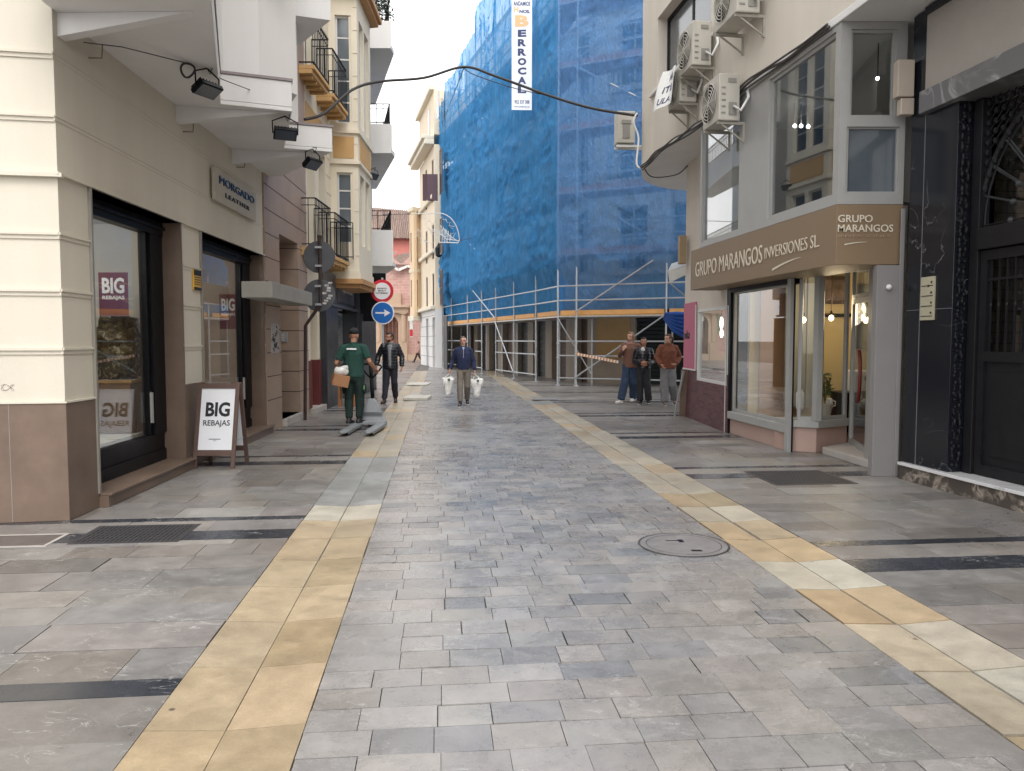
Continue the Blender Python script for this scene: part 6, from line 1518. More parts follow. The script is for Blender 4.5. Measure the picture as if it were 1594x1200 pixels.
a_, b_ = abp(25, 842); t = thing('inspection_cover', 'square paved inspection cover with pale metal rim at the left corner', 'cover', tuple(ab(a_, b_)))
mb = MB()
for q in ((-.5, .32, -.2, -.17), (-.5, .32, .17, .2), (.29, .32, -.17, .17), (-.5, -.47, -.17, .17)): mb.box(a_ + q[0], a_ + q[1], b_ + q[2], b_ + q[3], -.005, .0045, ab)
mb.build('rim', mat('pale_rim', rgb(190, 186, 180, .8), .4), t); mb = MB(); mb.box(a_ - .47, a_ + .29, b_ - .17, b_ + .17, -.005, .0035, ab); mb.build('lid', mat('lid_stone', rgb(112, 104, 100, .7), .5, .2, 6, .2), t)
c = G(1064, 848); t = thing('manhole_cover', 'round paved manhole cover in the carriageway by the right yellow strip', 'manhole cover', tuple(c))
mb = MB(); mb.lathe(c + Vector((0, 0, -.005)), [(.335, 0), (.335, .0095)], 48); mb.build('lid', mat('lid_granite', rgb(134, 131, 131, .85), .4, .18, 7, .2), t)
mb = MB()
for k in range(48):
    for r0, r1 in ((.338, .352), (.285, .292)):
        a0, a1 = k * math.pi / 24, (k + 1) * math.pi / 24
        mb.face([c + Vector((r * math.cos(a), r * math.sin(a), .0056)) for a, r in ((a0, r0), (a1, r0), (a1, r1), (a0, r1))])
mb.build('ring', mat('ring_grey', rgb(66, 64, 66, .7), .6, .2, 8), t); mb = MB()
mb.box(c.x + .02, c.x + .1, c.y - .2, c.y - .16, .003, .0058); mb.box(c.x - .12, c.x + .0, c.y + .1, c.y + .12, .003, .0058); mb.box(c.x - .02, c.x + .02, c.y + .06, c.y + .14, .003, .006)
mb.build('keyhole', m_black, t)
# loose white plates and a ramp on the paving
def plate(c, w_, l_, h, label, m, ribs=True, group=None):
    t = thing('paving_plate', label, 'plate', tuple(c), group)
    mb = MB(); mb.box(c.x - w_ / 2, c.x + w_ / 2, c.y - l_ / 2, c.y + l_ / 2, .004, h); mb.build('slab', m, t, bevel=.01)
    if ribs:
        mb = MB()
        for i in range(11): x = c.x - w_ / 2 + w_ * (i + .5) / 11; mb.box(x - .018, x + .018, c.y - l_ / 2 - .05, c.y - l_ / 2 - .001, .004, h * .8)
        mb.build('ribs', m, t)
m_plate = mat('cream_plate', rgb(206, 202, 192, .85), .55, .08, 5, dirt=.15)
c = G(650, 621); plate(c, .66, .95, .075, 'cream ribbed ramp plate lying on the left yellow strip behind the pallet truck', m_plate)
c = G(652, 598); plate(c, .75, 1.5, .03, 'flat cream plate further along the left yellow strip', m_plate, False)
c = G(848, 622); plate(c, .70, .5, .035, 'raised grey slab edge crossing the right yellow strip', mat('grey_slab', rgb(150, 150, 152, .7), .5, .1, 4), False)
c = G(836, 604); 
# folded board leaning at the pink shop corner
t = thing('leaning_board', 'thin folded board leaning against the brick corner of the pink shop', 'board', (3.55, 15.9, 0))
mb = MB(); mb.bar(G(1062, 648), AT(1066, 575, 15.9), .14, .03); mb.build('panel', m_gran, t); mb = MB(); mb.bar(G(1050, 648), AT(1064, 578, 15.8), .035, .035); mb.build('leg', m_alu, t)

# pallet truck
pt_ = thing('pallet_truck', 'grey pallet truck with black tow handle and two forks pointing at the viewer', 'pallet truck', (-2.6, 14, 0))
m_ptg = mat('truck_grey', rgb(150, 154, 158, .85), .45, .12, 5, dirt=.25, metal=.2)
for x in (-2.80, -2.38):
    mb = MB(); y0, y1 = 12.65, 14.15
    mb.prism([(x - .08, y0 + .12), (x - .035, y0), (x + .035, y0), (x + .08, y0 + .12), (x + .08, y1), (x - .08, y1)], .055, .088)
    mb.box(x - .078, x - .065, y0 + .12, y1, .03, .055); mb.box(x + .065, x + .078, y0 + .12, y1, .03, .055); f = mb.build('fork', m_ptg, pt_, bevel=.006)
    for y in (12.95, 13.07):
        mb = MB(); mb.lathe((x - .04, y, .038), [(.034, 0), (.034, .08)], 14, 'X'); mb.build('roller', m_black, f)
cx_ = -2.59
mb = MB(); mb.prism([(-.27, .09), (.27, .09), (.24, .16), (.06, .52), (-.06, .52), (-.24, .16)], 0, .05, lambda a, b, d: Vector((cx_ + a, 14.16 + d + (b - .1) * .12, b))); mb.box(cx_ - .28, cx_ + .28, 14.0, 14.16, .05, .12); mb.build('body', m_ptg, pt_, bevel=.012)
mb = MB(); mb.box(cx_ - .2, cx_ + .2, 14.14, 14.155, .22, .27); mb.build('label_strip', mat('grey_ink', rgb(90, 92, 96), .5), pt_)
mb = MB(); mb.tube([(cx_, 14.28, .15), (cx_, 14.28, .52)], .07, 14); mb.build('pump', m_black, pt_)
for s in (-.07, .07):
    mb = MB(); mb.lathe((cx_ + s - .025, 14.34, .09), [(.085, 0), (.09, .01), (.09, .04), (.085, .05)], 18, 'X'); mb.build('wheel', m_black, pt_)
hb, ht = Vector((cx_, 14.3, .5)), AT(577, 569, 14.45)
mb = MB(); mb.tube([hb, hb.lerp(ht, .62)], .036, 10); k_ = hb.lerp(ht, .60); mb.tube([hb.lerp(ht, .6), ht], .034, 10)
L_ = .19
mb.tube([k_, k_ + Vector((.10, 0, .10)), k_ + Vector((L_, 0, .22)), ht + Vector((L_, 0, .0)), ht + Vector((.10, 0, .03)), ht + Vector((-.10, 0, .03)), ht + Vector((-L_, 0, .0)), k_ + Vector((-L_, 0, .22)), k_ + Vector((-.10, 0, .10)), k_], .017, 8)
mb.build('handle', m_black, pt_, smooth=True)
# ------------------------------------------------------------------ PEOPLE
def ell(bm, pts, rads, side=(1, 0, 0), n=14, cap=.6):
    pts = [Vector(p) for p in pts]; N = len(pts); side = Vector(side).normalized(); R_ = [r if isinstance(r, tuple) else (r, r) for r in rads]
    T = [(pts[min(i + 1, N - 1)] - pts[max(i - 1, 0)]).normalized() for i in range(N)]
    seq = []
    seq.append((pts[0] - T[0] * min(R_[0]) * cap, tuple(x * .55 for x in R_[0]), T[0])); 
    for i in range(N): seq.append((pts[i], R_[i], T[i]))
    seq.append((pts[-1] + T[-1] * min(R_[-1]) * cap, tuple(x * .55 for x in R_[-1]), T[-1])); rings = []
    for p, r, t in seq:
        s = (side - t * side.dot(t)); s = s.normalized() if s.length > .05 else t.orthogonal().normalized(); o = t.cross(s)
        rings.append([bm.verts.new(p + s * r[0] * math.cos(k * 2 * math.pi / n) + o * r[1] * math.sin(k * 2 * math.pi / n)) for k in range(n)])
    for i in range(len(rings) - 1):
        for k in range(n): bm.faces.new([rings[i][k], rings[i][(k + 1) % n], rings[i + 1][(k + 1) % n], rings[i + 1][k]])
    bm.faces.new(rings[0][::-1]); bm.faces.new(rings[-1])
def bl(bm, c, r, rot=None):
    res = bmesh.ops.create_uvsphere(bm, u_segments=14, v_segments=10, radius=1)
    for v in res['verts']:
        q = Vector((v.co.x * r[0], v.co.y * r[1], v.co.z * r[2])); v.co = (rot @ q if rot else q) + Vector(c)
def remesh(name, bm, voxel, m, parent, W, smooth=4, fold=0, quilt=0, fs=14, factor=.5, split=None):
    bmesh.ops.recalc_face_normals(bm, faces=bm.faces[:]); me = bpy.data.meshes.new('tmp'); bm.to_mesh(me); bm.free()
    o = bpy.data.objects.new('tmp', me); COL.objects.link(o)
    a = o.modifiers.new('r', 'REMESH'); a.mode = 'VOXEL'; a.voxel_size = voxel
    if smooth: b = o.modifiers.new('s', 'SMOOTH'); b.iterations = smooth; b.factor = factor
    dg = bpy.context.evaluated_depsgraph_get(); dg.update()
    m2 = bpy.data.meshes.new_from_object(o.evaluated_get(dg)); bpy.data.objects.remove(o); m2.name = name
    nn = [v.normal.copy() for v in m2.vertices]
    for v, nr in zip(m2.vertices, nn):
        d = 0
        if fold: q = v.co * fs; d += fold * (noise.noise(Vector((q.x, q.y, q.z * .55))) + .5 * abs(noise.noise(q * 2.1)))
        if quilt: d += quilt * (abs(math.sin(v.co.z * math.pi / .075)) - .6)
        v.co = W @ (v.co + nr * d)
    m2.materials.clear()
    for x in (m if isinstance(m, list) else [m]): m2.materials.append(x)
    for p in m2.polygons:
        p.use_smooth = True
        if split: p.material_index = split(W.inverted() @ p.center)
    o = bpy.data.objects.new(name, m2); COL.objects.link(o); par(o, parent); return o
def skin_mat(name, c): 
    m = mat(name, c, .55, .06, 12); b = m.node_tree.nodes['Principled BSDF']; b.inputs['Subsurface Weight'].default_value = .12; b.inputs['Subsurface Scale'].default_value = .01
    return m
SK1 = skin_mat('skin_tan', rgb(186, 134, 108, .8)); SK2 = skin_mat('skin_light', rgb(216, 168, 146, .8))
def hand(bm, w_, d, n, side, curl=.5, s=1.0):
    """palm, four fingers of unequal length with knuckle bends and a thumb; d along the hand, n towards the palm side"""
    d = Vector(d).normalized(); n = Vector(n); n = (n - d * n.dot(d)).normalized(); l = d.cross(n) * side; w_ = Vector(w_)
    ell(bm, [w_ - d * .02, w_ + d * .03 * s, w_ + d * .085 * s], [(.026, .02), (.036 * s, .016 * s), (.040 * s, .013 * s)], l)
    for i, ln in enumerate((.068, .078, .073, .056)):
        b = w_ + d * .088 * s + l * (.029 - i * .0195) * s; c = curl * (1 + .12 * i); q = b; P_ = [b - d * .012]; ang = 0
        for f in (.45, .32, .23):
            P_.append(q); ang += c; q = q + (d * math.cos(ang) + n * math.sin(ang)) * ln * f * s
        P_.append(q); ell(bm, P_, [.0085 * s] * 2 + [.008 * s, .0075 * s, .0065 * s], l, 8)
    b = w_ + d * .022 * s + l * .03 * s; e = (d * .62 + l * .62 + n * .35).normalized(); f = (d * .8 + l * .15 + n * .55).normalized()
    ell(bm, [b, b + e * .036 * s, b + e * .036 * s + f * .032 * s], [.0125 * s, .0105 * s, .0085 * s], n, 8)
def person(label, loc, head, h, J, fit, col=None):
    """J: joint positions in a 1.75 m figure facing +y; fit: clothing"""
    t = thing('person', label, 'person', tuple(loc)); sc = h / 1.75
    W = Matrix.Translation(Vector(loc)) @ Matrix.Rotation(-rad(head), 4, 'Z') @ Matrix.Scale(sc, 4)
    V3 = Vector; lean = V3(J.get('lean', (0, 0, 0)))
    def up(z): return lean * max(0, (z - .95) / .6)
    g = {}
    for s, k in ((1, 'R'), (-1, 'L')):
        g['hip' + k] = V3((s * .088, 0, .93)); g['knee' + k] = V3(J['knee' + k]); g['ank' + k] = V3(J['ank' + k])
        g['sh' + k] = V3((s * fit.get('shw', .168), -.005, 1.405)) + up(1.42); g['el' + k] = V3(J['el' + k]); g['wr' + k] = V3(J['wr' + k])
    yaw = J.get('yaw', 0); nod = J.get('nod', 0); N0 = V3((0, 0, 1.50)) + up(1.5)
    HM = Matrix.Rotation(-rad(yaw), 3, 'Z') @ Matrix.Rotation(-rad(nod), 3, 'X'); hp = lambda x, y, z: N0 + HM @ V3((x, y, z - 1.50))
    toe = {k: V3(J.get('toe' + k, (0, 1, 0))).normalized() for k in 'RL'}
    vox = fit.get('vox', .0065)
    # body: one continuous surface
    bm = bmesh.new()
    ell(bm, [V3((0, 0, .90)), V3((0, 0, 1.02)) + up(1.02), V3((0, .01, 1.15)) + up(1.15), V3((0, .01, 1.30)) + up(1.3), V3((0, 0, 1.42)) + up(1.42)], [(.15, .10), (.14, .095), (.145, .1), (.165, .105), (.135, .075)])
    ell(bm, [V3((0, -.01, 1.40)) + up(1.4), hp(0, -.005, 1.50), hp(0, .0, 1.58)], [.062, .052, .052])
    bl(bm, hp(0, .008, 1.655), (.074, .092, .092), HM); bl(bm, hp(0, .03, 1.60), (.060, .068, .075), HM); bl(bm, hp(0, .052, 1.563), (.036, .036, .026), HM)
    ell(bm, [hp(0, .095, 1.648), hp(0, .114, 1.612)], [.010, .0165], n=8); bl(bm, hp(0, .103, 1.60), (.02, .014, .011), HM); bl(bm, hp(0, .092, 1.572), (.024, .012, .009), HM)
    bl(bm, hp(0, .088, 1.668), (.05, .014, .010), HM)
    for s in (-1, 1): bl(bm, hp(s * .077, -.002, 1.62), (.010, .02, .032), HM)
    for s, k in ((1, 'R'), (-1, 'L')):
        ell(bm, [g['sh' + k] - V3((s * .06, 0, .01)), g['sh' + k], g['el' + k], g['el' + k].lerp(g['wr' + k], .35), g['wr' + k]], [.05, .052, .040, .040, .027])
        dr = g['wr' + k] - g['el' + k]; hand(bm, g['wr' + k], J.get('hd' + k, dr), J.get('pn' + k, (-s, .25, 0)), J.get('ts' + k, 1), J.get('curl', .45), fit.get('hs', 1))
        ell(bm, [g['hip' + k], g['knee' + k], g['knee' + k].lerp(g['ank' + k], .35), g['ank' + k]], [.088, .058, .055, .038])
        ell(bm, [g['ank' + k] + V3((0, 0, -.03)) - toe[k] * .02, g['ank' + k] + toe[k] * .13 + V3((0, 0, -.055))], [.036, .03])
    remesh('body', bm, vox, fit['skin'], t, W, 3, factor=.35)
    # trousers
    w_ = fit.get('leg', (.098, .078, .070)); vx = fit.get('cvox', .011)
    bm = bmesh.new(); ell(bm, [V3((0, 0, .86)), V3((0, 0, .95)), V3((0, 0, 1.03)) + up(1.03)], [(.165, .12), (.165, .118), (.152, .108)])
    for s, k in ((1, 'R'), (-1, 'L')):
        A, B, C_ = g['hip' + k], g['knee' + k], g['ank' + k]; e = fit.get('hem', .03)
        ell(bm, [A + V3((0, 0, .02)), A.lerp(B, .5), B, B.lerp(C_, .5), C_ + V3((0, 0, e))], [w_[0], (w_[0] + w_[1]) / 2, w_[1], (w_[1] + w_[2]) / 2, w_[2]], cap=.15)
    tr = remesh('trousers', bm, vx, fit['trousers'], t, W, 4, fold=.012, fs=11)
    # top
    tw = fit.get('torso', 0); bt = fit.get('hem_z', .93); ex = fit.get('puff', 0)
    def top(name, m, e, sl, hz, quilt=0, fold=.008, openf=None):
        bm = bmesh.new()
        ell(bm, [V3((0, 0, hz)), V3((0, .004, 1.05)) + up(1.05), V3((0, .01, 1.2)) + up(1.2), V3((0, .006, 1.33)) + up(1.33), V3((0, -.004, 1.42)) + up(1.42), V3((0, -.006, 1.475)) + up(1.47)],
            [(.158 + e, .118 + e), (.150 + e + tw, .114 + e + tw), (.157 + e + tw, .118 + e + tw), (.170 + e, .118 + e), (.140 + e * .6, .092 + e * .5), (.080 + e * .3, .07 + e * .3)], cap=.12, n=20)
        for s, k in ((1, 'R'), (-1, 'L')):
            A, B, C_ = g['sh' + k], g['el' + k], g['wr' + k]; r0 = .060 + e * .75
            ell(bm, [V3((s * .05, -.004, 1.445)) + up(1.44), A + V3((s * .0, 0, .012))], [.05 + e * .3, r0 * .82], cap=.3)
            bl(bm, A, (r0 * 1.0, r0 * 1.0, r0 * .98))
            pts = [A, A.lerp(B, .25), A.lerp(B, .6), B]; rs = [r0 * .97, r0 * .97, r0 * .88, r0 * .80]
            if sl == 'short': pts = pts[:3] + [A.lerp(B, .72)]; rs[-1] = r0 * .95
            else: pts += [B.lerp(C_, .5), B.lerp(C_, .93)]; rs += [r0 * .78, r0 * .66]
            ell(bm, pts, rs, cap=.15)
        return remesh(name, bm, vx, m, t, W, 4, fold=fold, quilt=quilt)
    tp = top(fit['top_name'], fit['top'], fit.get('e', .0), fit.get('sleeve', 'long'), bt, fit.get('quilt', 0), fit.get('fold', .008))
    # shoes
    for s, k in ((1, 'R'), (-1, 'L')):
        bm = bmesh.new(); A = g['ank' + k]; T_ = toe[k]; sidev = T_.cross(V3((0, 0, 1)))
        ell(bm, [A - T_ * .05 + V3((0, 0, -.045)), A + T_ * .04 + V3((0, 0, -.042)), A + T_ * .12 + V3((0, 0, -.055)), A + T_ * .185 + V3((0, 0, -.062))], [(.042, .036), (.045, .04), (.05, .03), (.04, .022)], sidev)
        ell(bm, [A + V3((0, 0, .02)), A + V3((0, 0, -.04))], [.047, .045])
        zs = A.z - .085; sh = remesh('shoe', bm, .009, fit['shoe'], t, W, 2)
        b2 = bmesh.new(); ell(b2, [A - T_ * .06 + V3((0, 0, -.080)), A + T_ * .05 + V3((0, 0, -.081)), A + T_ * .13 + V3((0, 0, -.083)), A + T_ * .195 + V3((0, 0, -.083))], [(.045, .013), (.046, .013), (.053, .012), (.04, .011)], sidev)
        remesh('sole', b2, .007, fit['sole'], sh, W, 1)
    # hair
    if fit.get('hair') is not None:
        bm = bmesh.new(); k = fit.get('hairk', 1)
        bl(bm, hp(0, -.022, 1.672), (.083 * k, .092 * k, .086 * k), HM); bl(bm, hp(0, -.045, 1.625), (.074, .06, .075), HM); bl(bm, hp(0, .045, 1.725), (.055, .045, .026), HM)
        for s in (-1, 1): bl(bm, hp(s * .066, .005, 1.66), (.016, .04, .035), HM)
        if fit.get('tail'): ell(bm, [hp(0, -.10, 1.68), hp(0, -.17, 1.66), hp(.02, -.19, 1.58), hp(.02, -.17, 1.50)], [.022, .028, .026, .01])
        if fit.get('long'): 
            for s in (-1, 1): ell(bm, [hp(s * .06, -.01, 1.66), hp(s * .082, 0, 1.58), hp(s * .085, .02, 1.47)], [.03, .026, .014])
        if fit.get('beard'): bl(bm, hp(0, .038, 1.566), (.056, .058, .036), HM)
        remesh('hair', bm, .008, fit['hair'], t, W, 2, fold=.006, fs=40)
    mb = MB()
    for s in (-1, 1): mb.ball(W @ hp(s * .031, .086, 1.64), tuple([.0095 * sc] * 3), 8, 6)
    mb.build('eyes', m_paint, t, smooth=True)
    mb = MB(); mb.ball(W @ hp(0, .102, 1.572), (.018 * sc, .006, .004), 8, 4); mb.build('mouth', mat('lips', rgb(150, 80, 76, .8), .5), t)
    return t, W, hp, g, tp
def fab(name, c, rough=.85, var=.15, **k): return mat(name, c, rough, var, 14, .25, 160, **k)
m_shoeb = mat('black_shoe', (.015, .015, .017, 1), .5, .2); m_shoew = mat('white_trainer', rgb(220, 218, 214, .85), .5, .08, 20)
m_hdark = mat('dark_hair', (.018, .012, .01, 1), .6, .4, 60)
B_ = bmesh.new

# --- delivery worker on the pallet truck, seen from behind
wl = Vector((-2.86, 13.95, .0))
J = dict(kneeR=(.09, .03, .50), kneeL=(-.10, .01, .50), ankR=(.075, .02, .16), ankL=(-.085, -.06, .16), toeR=(.35, 1, 0), toeL=(.2, 1, 0), elR=(.29, -.03, 1.17), wrR=(.33, .20, 1.03), elL=(-.30, -.06, 1.14), wrL=(-.30, .18, .98), hdR=(.1, .9, -.2), pnR=(0, -.1, -1), curl=.75, yaw=8, nod=6, hdL=(.2, .9, .0), pnL=(1, 0, .2))
F_ = dict(skin=SK1, trousers=fab('dark_green_trousers', rgb(20, 44, 40, .8)), top=fab('green_polo', rgb(28, 70, 62, .85)), top_name='polo_shirt', sleeve='short', hem_z=.90, shoe=m_shoeb, sole=mat('grey_sole', rgb(120, 120, 120), .6), leg=(.100, .078, .060), shw=.185, e=.018)
t, W, hp, g, tp = person('delivery worker in dark green polo and trousers standing on the pallet truck, back turned', wl, 4, 1.80, J, F_)
bm = B_(); bl(bm, hp(0, -.006, 1.70), (.088, .104, .070)); ell(bm, [hp(0, .09, 1.675), hp(0, .15, 1.66)], [(.06, .012), (.045, .008)]); remesh('cap', bm, .008, fab('black_cap', (.014, .014, .015, 1)), t, W, 2)
bm = B_(); ell(bm, [Vector((0, -.0, 1.46)), Vector((0, -.0, 1.515))], [(.075, .072), (.068, .066)], cap=.1); remesh('collar', bm, .008, F_['top'], t, W, 2)
mb = MB(); mb.box(-.085, .085, -.148, -.138, 1.385, 1.412, lambda a, b, c: W @ Vector((a, b, c))); mb.build('back_print', m_wht, t)
for s in (-1, 1):
    bm = B_(); bl(bm, (s * .185, -.0, .70), (.03, .075, .10)); p = remesh('cargo_pocket', bm, .012, F_['trousers'], t, W, 2)
    mb = MB(); mb.box(s * .205, s * .218, -.06, .02, .705, .755, lambda a, b, c: W @ Vector((a, b, c))) if s < 0 else mb.box(s * .19, s * .2, -.085, -.03, .69, .755, lambda a, b, c: W @ Vector((a, b, c))); mb.build('pocket_patch', mat('green_patch', rgb(140, 200, 130, .8), .6), p)
# parcel held in his left hand
c = AT(531, 590, 13.75); pc = thing('parcel', 'open cardboard parcel with white wrapping held under the worker\'s left arm', 'box', tuple(c))
Rp = Matrix.Rotation(rad(14), 3, 'Y') @ Matrix.Rotation(rad(20), 3, 'Z'); MP = lambda a, b, d: c + Rp @ Vector((a, b, d))
mb = MB(); mb.box(-.15, .13, -.13, .13, -.12, .08, MP); mb.build('carton', mat('cardboard', rgb(176, 128, 92, .8), .8, .08, 5), pc, bevel=.004)
bm = B_(); bl(bm, c + Vector((.0, 0, .14)), (.13, .11, .09)); bl(bm, c + Vector((.06, 0, .20)), (.07, .07, .05)); remesh('wrapping', bm, .012, m_tilew, pc, Matrix.Identity(4), 1, fold=.02, fs=12)

# --- man in black puffer walking towards us
J = dict(kneeR=(.10, .08, .50), kneeL=(-.10, .02, .51), ankR=(.14, .16, .10), ankL=(-.11, -.16, .115), toeR=(.25, 1, -.1), toeL=(-.1, 1, -.15), elR=(.30, -.06, 1.17), wrR=(.33, .03, .93), elL=(-.29, -.05, 1.15), wrL=(-.29, .06, .90), yaw=42, nod=2)
F_ = dict(skin=SK1, trousers=fab('navy_trousers', rgb(32, 34, 46, .8)), top=mat('black_puffer', rgb(24, 26, 36, .8), .38, .2, 12), top_name='puffer_jacket', e=.034, hem_z=.87, quilt=.008, fold=.006, shoe=fab('black_boot', (.02, .018, .017, 1)), sole=m_shoeb, hair=m_hdark, beard=1, leg=(.10, .082, .066))
t, W, hp, g, tp = person('dark haired man in black puffer jacket over a grey hoodie beside the truck', G(608, 627), 176, 1.78, J, F_)
bm = B_(); ell(bm, [(0, .085, .93), (0, .10, 1.1), (0, .105, 1.28), (0, .08, 1.42)], [(.045, .09), (.05, .085), (.05, .075), (.07, .06)]); ell(bm, [(0, -.03, 1.46), (0, -.03, 1.50)], [(.095, .085), (.09, .08)]); remesh('hoodie', bm, .01, fab('grey_hoodie', rgb(132, 136, 138, .8), var=.3), t, W, 2, fold=.006)

# --- man carrying two white bags
J = dict(kneeR=(.09, .15, .50), kneeL=(-.09, .04, .50), ankR=(.085, .22, .11), ankL=(-.08, -.20, .15), toeR=(.1, 1, -.1), toeL=(-.1, 1, -.2), elR=(.28, -.07, 1.14), wrR=(.34, .08, .92), elL=(-.25, -.02, 1.13), wrL=(-.28, .06, .89), nod=-10, yaw=6, curl=1.1, hdR=(.05, .05, -1), hdL=(-.05, .05, -1), lean=(.01, .03, 0))
F_ = dict(skin=SK2, trousers=fab('taupe_trousers', rgb(122, 114, 104, .8)), top=fab('navy_pullover', rgb(32, 42, 76, .85)), top_name='pullover', e=.016, hem_z=.93, torso=.012, shoe=m_shoeb, sole=m_shoew, leg=(.095, .075, .066), hair=mat('grey_hair', rgb(150, 140, 132, .6), .8, .3, 50), hairk=.94)
F_['hairk'] = .9
t, W, hp, g, tp = person('balding man in navy half-zip pullover and taupe trousers carrying two white bags', G(722, 632), 178, 1.68, J, F_)
mb = MB()
for s in (-1, 1): mb.tube([W @ hp(s * .031 + .024 * math.cos(a), .104, 1.637 + .016 * math.sin(a)) for a in [i * math.pi / 6 for i in range(13)]], .003, 4); mb.tube([W @ hp(s * .055, .10, 1.64), W @ hp(s * .082, .0, 1.64)], .003, 4)
mb.tube([W @ hp(-.008, .106, 1.64), W @ hp(.008, .106, 1.64)], .003, 4); mb.build('glasses', m_paint, t)
bm = B_(); ell(bm, [(0, .015, 1.46), (0, .01, 1.51)], [(.075, .07), (.068, .066)], cap=.1); remesh('collar', bm, .008, F_['top'], t, W, 2)
mb = MB(); mb.box(-.006, .006, .15, .165, 1.22, 1.44, lambda a, b, c: W @ Vector((a, b, c))); mb.build('zip', m_alu, t)
mb = MB(); mb.face([W @ Vector(p) for p in ((-.035, .115, 1.49), (.035, .115, 1.49), (0, .15, 1.40))]); mb.build('shirt', mat('blue_check', rgb(150, 160, 190), .8), t)
for k, s in (('R', 1), ('L', -1)):
    wh = W @ (g['wr' + k] + Vector((s * .0, .0, -.10))); b = thing('carrier_bag', ['white carrier bag in the navy pullover man\'s hand nearer the yellow strip at left', 'white carrier bag in the navy pullover man\'s hand nearer the scaffold'][s < 0], 'bag', tuple(wh - Vector((0, 0, .45))), 'white carrier bags')
    bm = B_(); cx = wh + Vector((-.05 * s, 0, -.08)); ell(bm, [cx + Vector((0, 0, -.42)), cx + Vector((0, 0, -.30)), cx + Vector((0, 0, -.1)), cx + Vector((0, 0, -.02))], [(.06, .045), (.10, .06), (.135, .05), (.165, .022)], (1, 0, 0))
    remesh('sack', bm, .011, m_tilew, b, Matrix.Identity(4), 1, fold=.035, fs=10)
    bm = B_(); ell(bm, [cx + Vector((-.09, 0, -.03)), wh + Vector((-.0, 0, .015)), cx + Vector((.09, 0, -.03))], [(.02, .014), .014, (.02, .014)], (0, 1, 0)); remesh('handles', bm, .008, m_tilew, b, Matrix.Identity(4), 1)
    mb = MB(); mb.lathe(cx + Vector((.03, -.11, -.06)), [(.035, 0), (.03, .012)], 14, 'Y'); mb.build('round_mark', mat('grey_ink', rgb(90, 92, 96), .5), b)

# --- three walking together
J = dict(kneeR=(.12, .14, .50), kneeL=(-.07, .02, .50), ankR=(.20, .22, .10), ankL=(-.06, -.14, .13), toeR=(.5, 1, 0), toeL=(.2, 1, 0), elR=(.27, .02, 1.18), wrR=(.15, .20, 1.32), hdR=(-.5, .1, .8), pnR=(-.2, -1, 0), elL=(-.27, -.02, 1.17), wrL=(-.22, .10, .97), yaw=24, nod=2, curl=.9)
F_ = dict(skin=SK2, trousers=fab('blue_jeans', rgb(44, 62, 88, .85), var=.3), top=fab('brown_jacket', rgb(124, 88, 74, .8)), top_name='jacket', e=.03, hem_z=.88, fold=.012, shoe=m_shoew, sole=m_shoew, hair=mat('light_brown_hair', rgb(150, 118, 96, .7), .7, .3, 50), long=1, leg=(.11, .10, .10), hem=.0)
t, W, hp, g, tp = person('tall person in brown jacket and blue jeans, leftmost of the walking trio', G(981, 627), 196, 1.80, J, F_)
bm = B_(); ell(bm, [(0, -.02, 1.455), (0, -.02, 1.49)], [(.125, .11), (.11, .10)]); remesh('collar', bm, .01, fab('mauve_lining', rgb(168, 130, 122, .8)), t, W, 2, fold=.012)
J = dict(kneeR=(.09, .03, .50), kneeL=(-.10, .06, .50), ankR=(.08, .05, .10), ankL=(-.14, .02, .11), toeR=(.3, 1, 0), toeL=(.1, 1, 0), elR=(.24, -.02, 1.14), wrR=(.06, .22, 1.10), elL=(-.26, -.02, 1.13), wrL=(-.05, .20, 1.04), hdR=(-1, .2, 0), hdL=(1, .2, .2), pnR=(0, -1, 0), pnL=(0, -1, 0), yaw=10)
F_ = dict(skin=SK1, trousers=fab('black_trousers', (.016, .017, .022, 1)), top=mat('glossy_black_puffer', rgb(26, 28, 38, .8), .3, .2, 12), top_name='puffer_jacket', e=.036, hem_z=.95, quilt=.007, shoe=m_shoeb, sole=m_shoew, hair=m_hdark, leg=(.10, .09, .088), hem=.0)
t, W, hp, g, tp = person('shorter person in glossy black puffer jacket, arms folded, middle of the trio', G(1001, 629), 184, 1.66, J, F_)
bm = B_(); bl(bm, (.03, .12, 1.44), (.055, .03, .06)); remesh('scarf', bm, .01, m_tilew, t, W, 1, fold=.01)
J = dict(kneeR=(.10, .06, .50), kneeL=(-.10, .06, .50), ankR=(.10, .12, .10), ankL=(-.22, -.16, .15), toeR=(.2, 1, 0), toeL=(.2, 1, -.3), elR=(.28, .0, 1.17), wrR=(.20, .15, 1.0), elL=(-.30, -.08, 1.18), wrL=(-.16, .10, 1.02), hdL=(.8, .5, -.2), yaw=55, nod=0)
F_ = dict(skin=SK2, trousers=fab('grey_trousers', rgb(134, 134, 136, .8)), top=fab('rust_fleece', rgb(126, 76, 58, .85), .95, .3), top_name='fleece_jacket', e=.042, hem_z=.92, fold=.016, shoe=fab('grey_trainer', rgb(120, 112, 106, .8)), sole=m_shoew, hair=mat('brown_hair', rgb(96, 66, 50, .6), .6, .4, 50), tail=1, leg=(.11, .105, .10), hem=.0)
t, W, hp, g, tp = person('person with ponytail, rust brown fleece jacket and grey trousers, rightmost of the trio', G(1039, 631), 176, 1.74, J, F_)
bm = B_(); ell(bm, [(0, .0, 1.455), (0, .0, 1.52)], [(.10, .09), (.09, .085)], cap=.2); remesh('collar', bm, .01, F_['top'], t, W, 2, fold=.01)
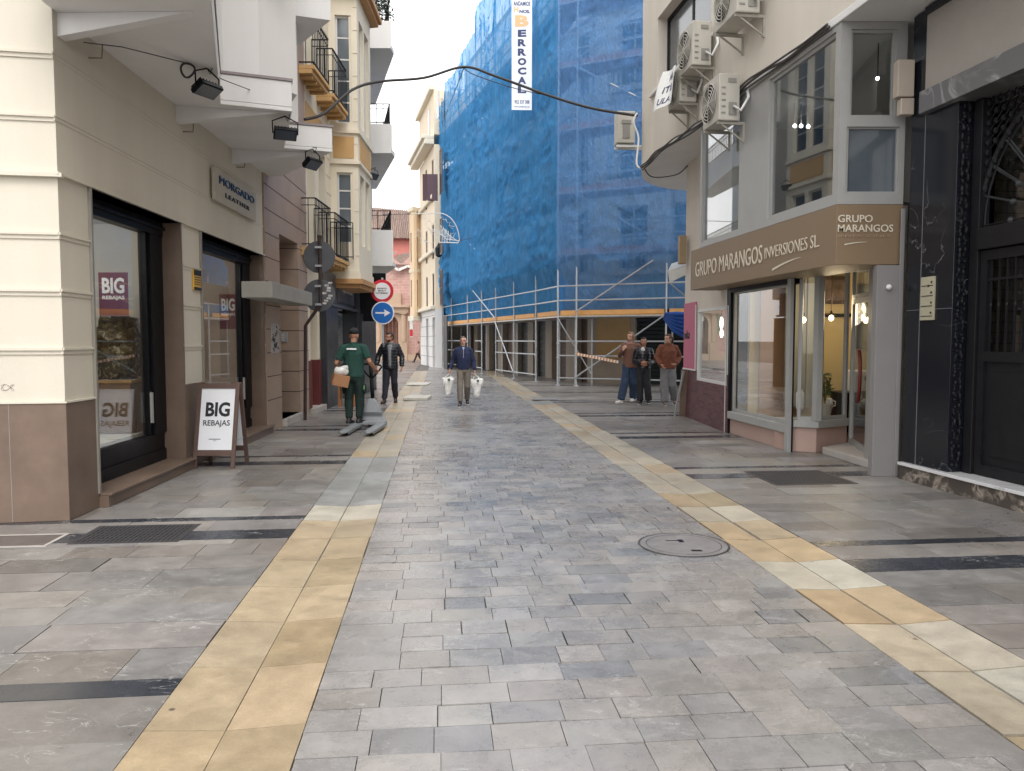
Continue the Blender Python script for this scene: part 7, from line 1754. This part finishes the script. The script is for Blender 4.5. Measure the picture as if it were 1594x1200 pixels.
# --- distant walker
J = dict(kneeR=(.09, .14, .50), kneeL=(-.09, -.06, .50), ankR=(.09, .32, .10), ankL=(-.09, -.30, .14), elR=(.24, -.03, 1.15), wrR=(.24, .1, .92), elL=(-.24, -.05, 1.15), wrL=(-.24, .05, .92), toeR=(0, 1, 0), toeL=(0, 1, -.4))
F_ = dict(skin=SK2, trousers=fab('plum_trousers', rgb(60, 40, 46, .8)), top=fab('pink_coat', rgb(196, 158, 150, .85)), top_name='coat', e=.03, hem_z=.78, shoe=m_shoeb, sole=m_shoeb, hair=mat('brown_hair', (1, 1, 1, 1)), vox=.014, cvox=.016)
person('small distant walker in pale pink coat and dark trousers in front of the church', G(651, 564), 250, 1.5, J, F_)

# ------------------------------------------------------------------ tidy: pieces that stand apart become parts of their own
def split_islands(o, tol=.006):
    me = o.data; n = len(me.vertices); pr = list(range(n))
    def fd(i):
        while pr[i] != i: pr[i] = pr[pr[i]]; i = pr[i]
        return i
    for e in me.edges:
        a, b = fd(e.vertices[0]), fd(e.vertices[1])
        if a != b: pr[a] = b
    gr = {}
    for i in range(n): gr.setdefault(fd(i), []).append(i)
    isl = []
    for vs in gr.values():
        c = [me.vertices[i].co for i in vs]; isl.append([set(vs), [min(v[k] for v in c) for k in range(3)], [max(v[k] for v in c) for k in range(3)]])
    ch = True
    while ch:
        ch = False
        for i in range(len(isl)):
            for j in range(i + 1, len(isl)):
                A, B = isl[i], isl[j]
                if all(A[1][k] - tol <= B[2][k] and B[1][k] - tol <= A[2][k] for k in range(3)):
                    isl[i] = [A[0] | B[0], [min(A[1][k], B[1][k]) for k in range(3)], [max(A[2][k], B[2][k]) for k in range(3)]]; isl.pop(j); ch = True; break
            if ch: break
    if len(isl) < 2 or len(isl) > 8: return
    base = me.copy(); kids = [x for x in bpy.data.objects if x.parent == o]
    for q, (vs, _, _) in enumerate(isl):
        bm = bmesh.new(); bm.from_mesh(base); bm.verts.ensure_lookup_table()
        bmesh.ops.delete(bm, geom=[v for v in bm.verts if v.index not in vs], context='VERTS')
        m2 = me if q == 0 else base.copy(); bm.to_mesh(m2); bm.free()
        if q:
            c = o.copy(); c.data = m2; c.name = o.name.split('.')[0]; COL.objects.link(c)
for o in list(bpy.data.objects):
    if o.type == 'MESH' and o.parent and o.name.split('.')[0] in SPLIT: split_islands(o)
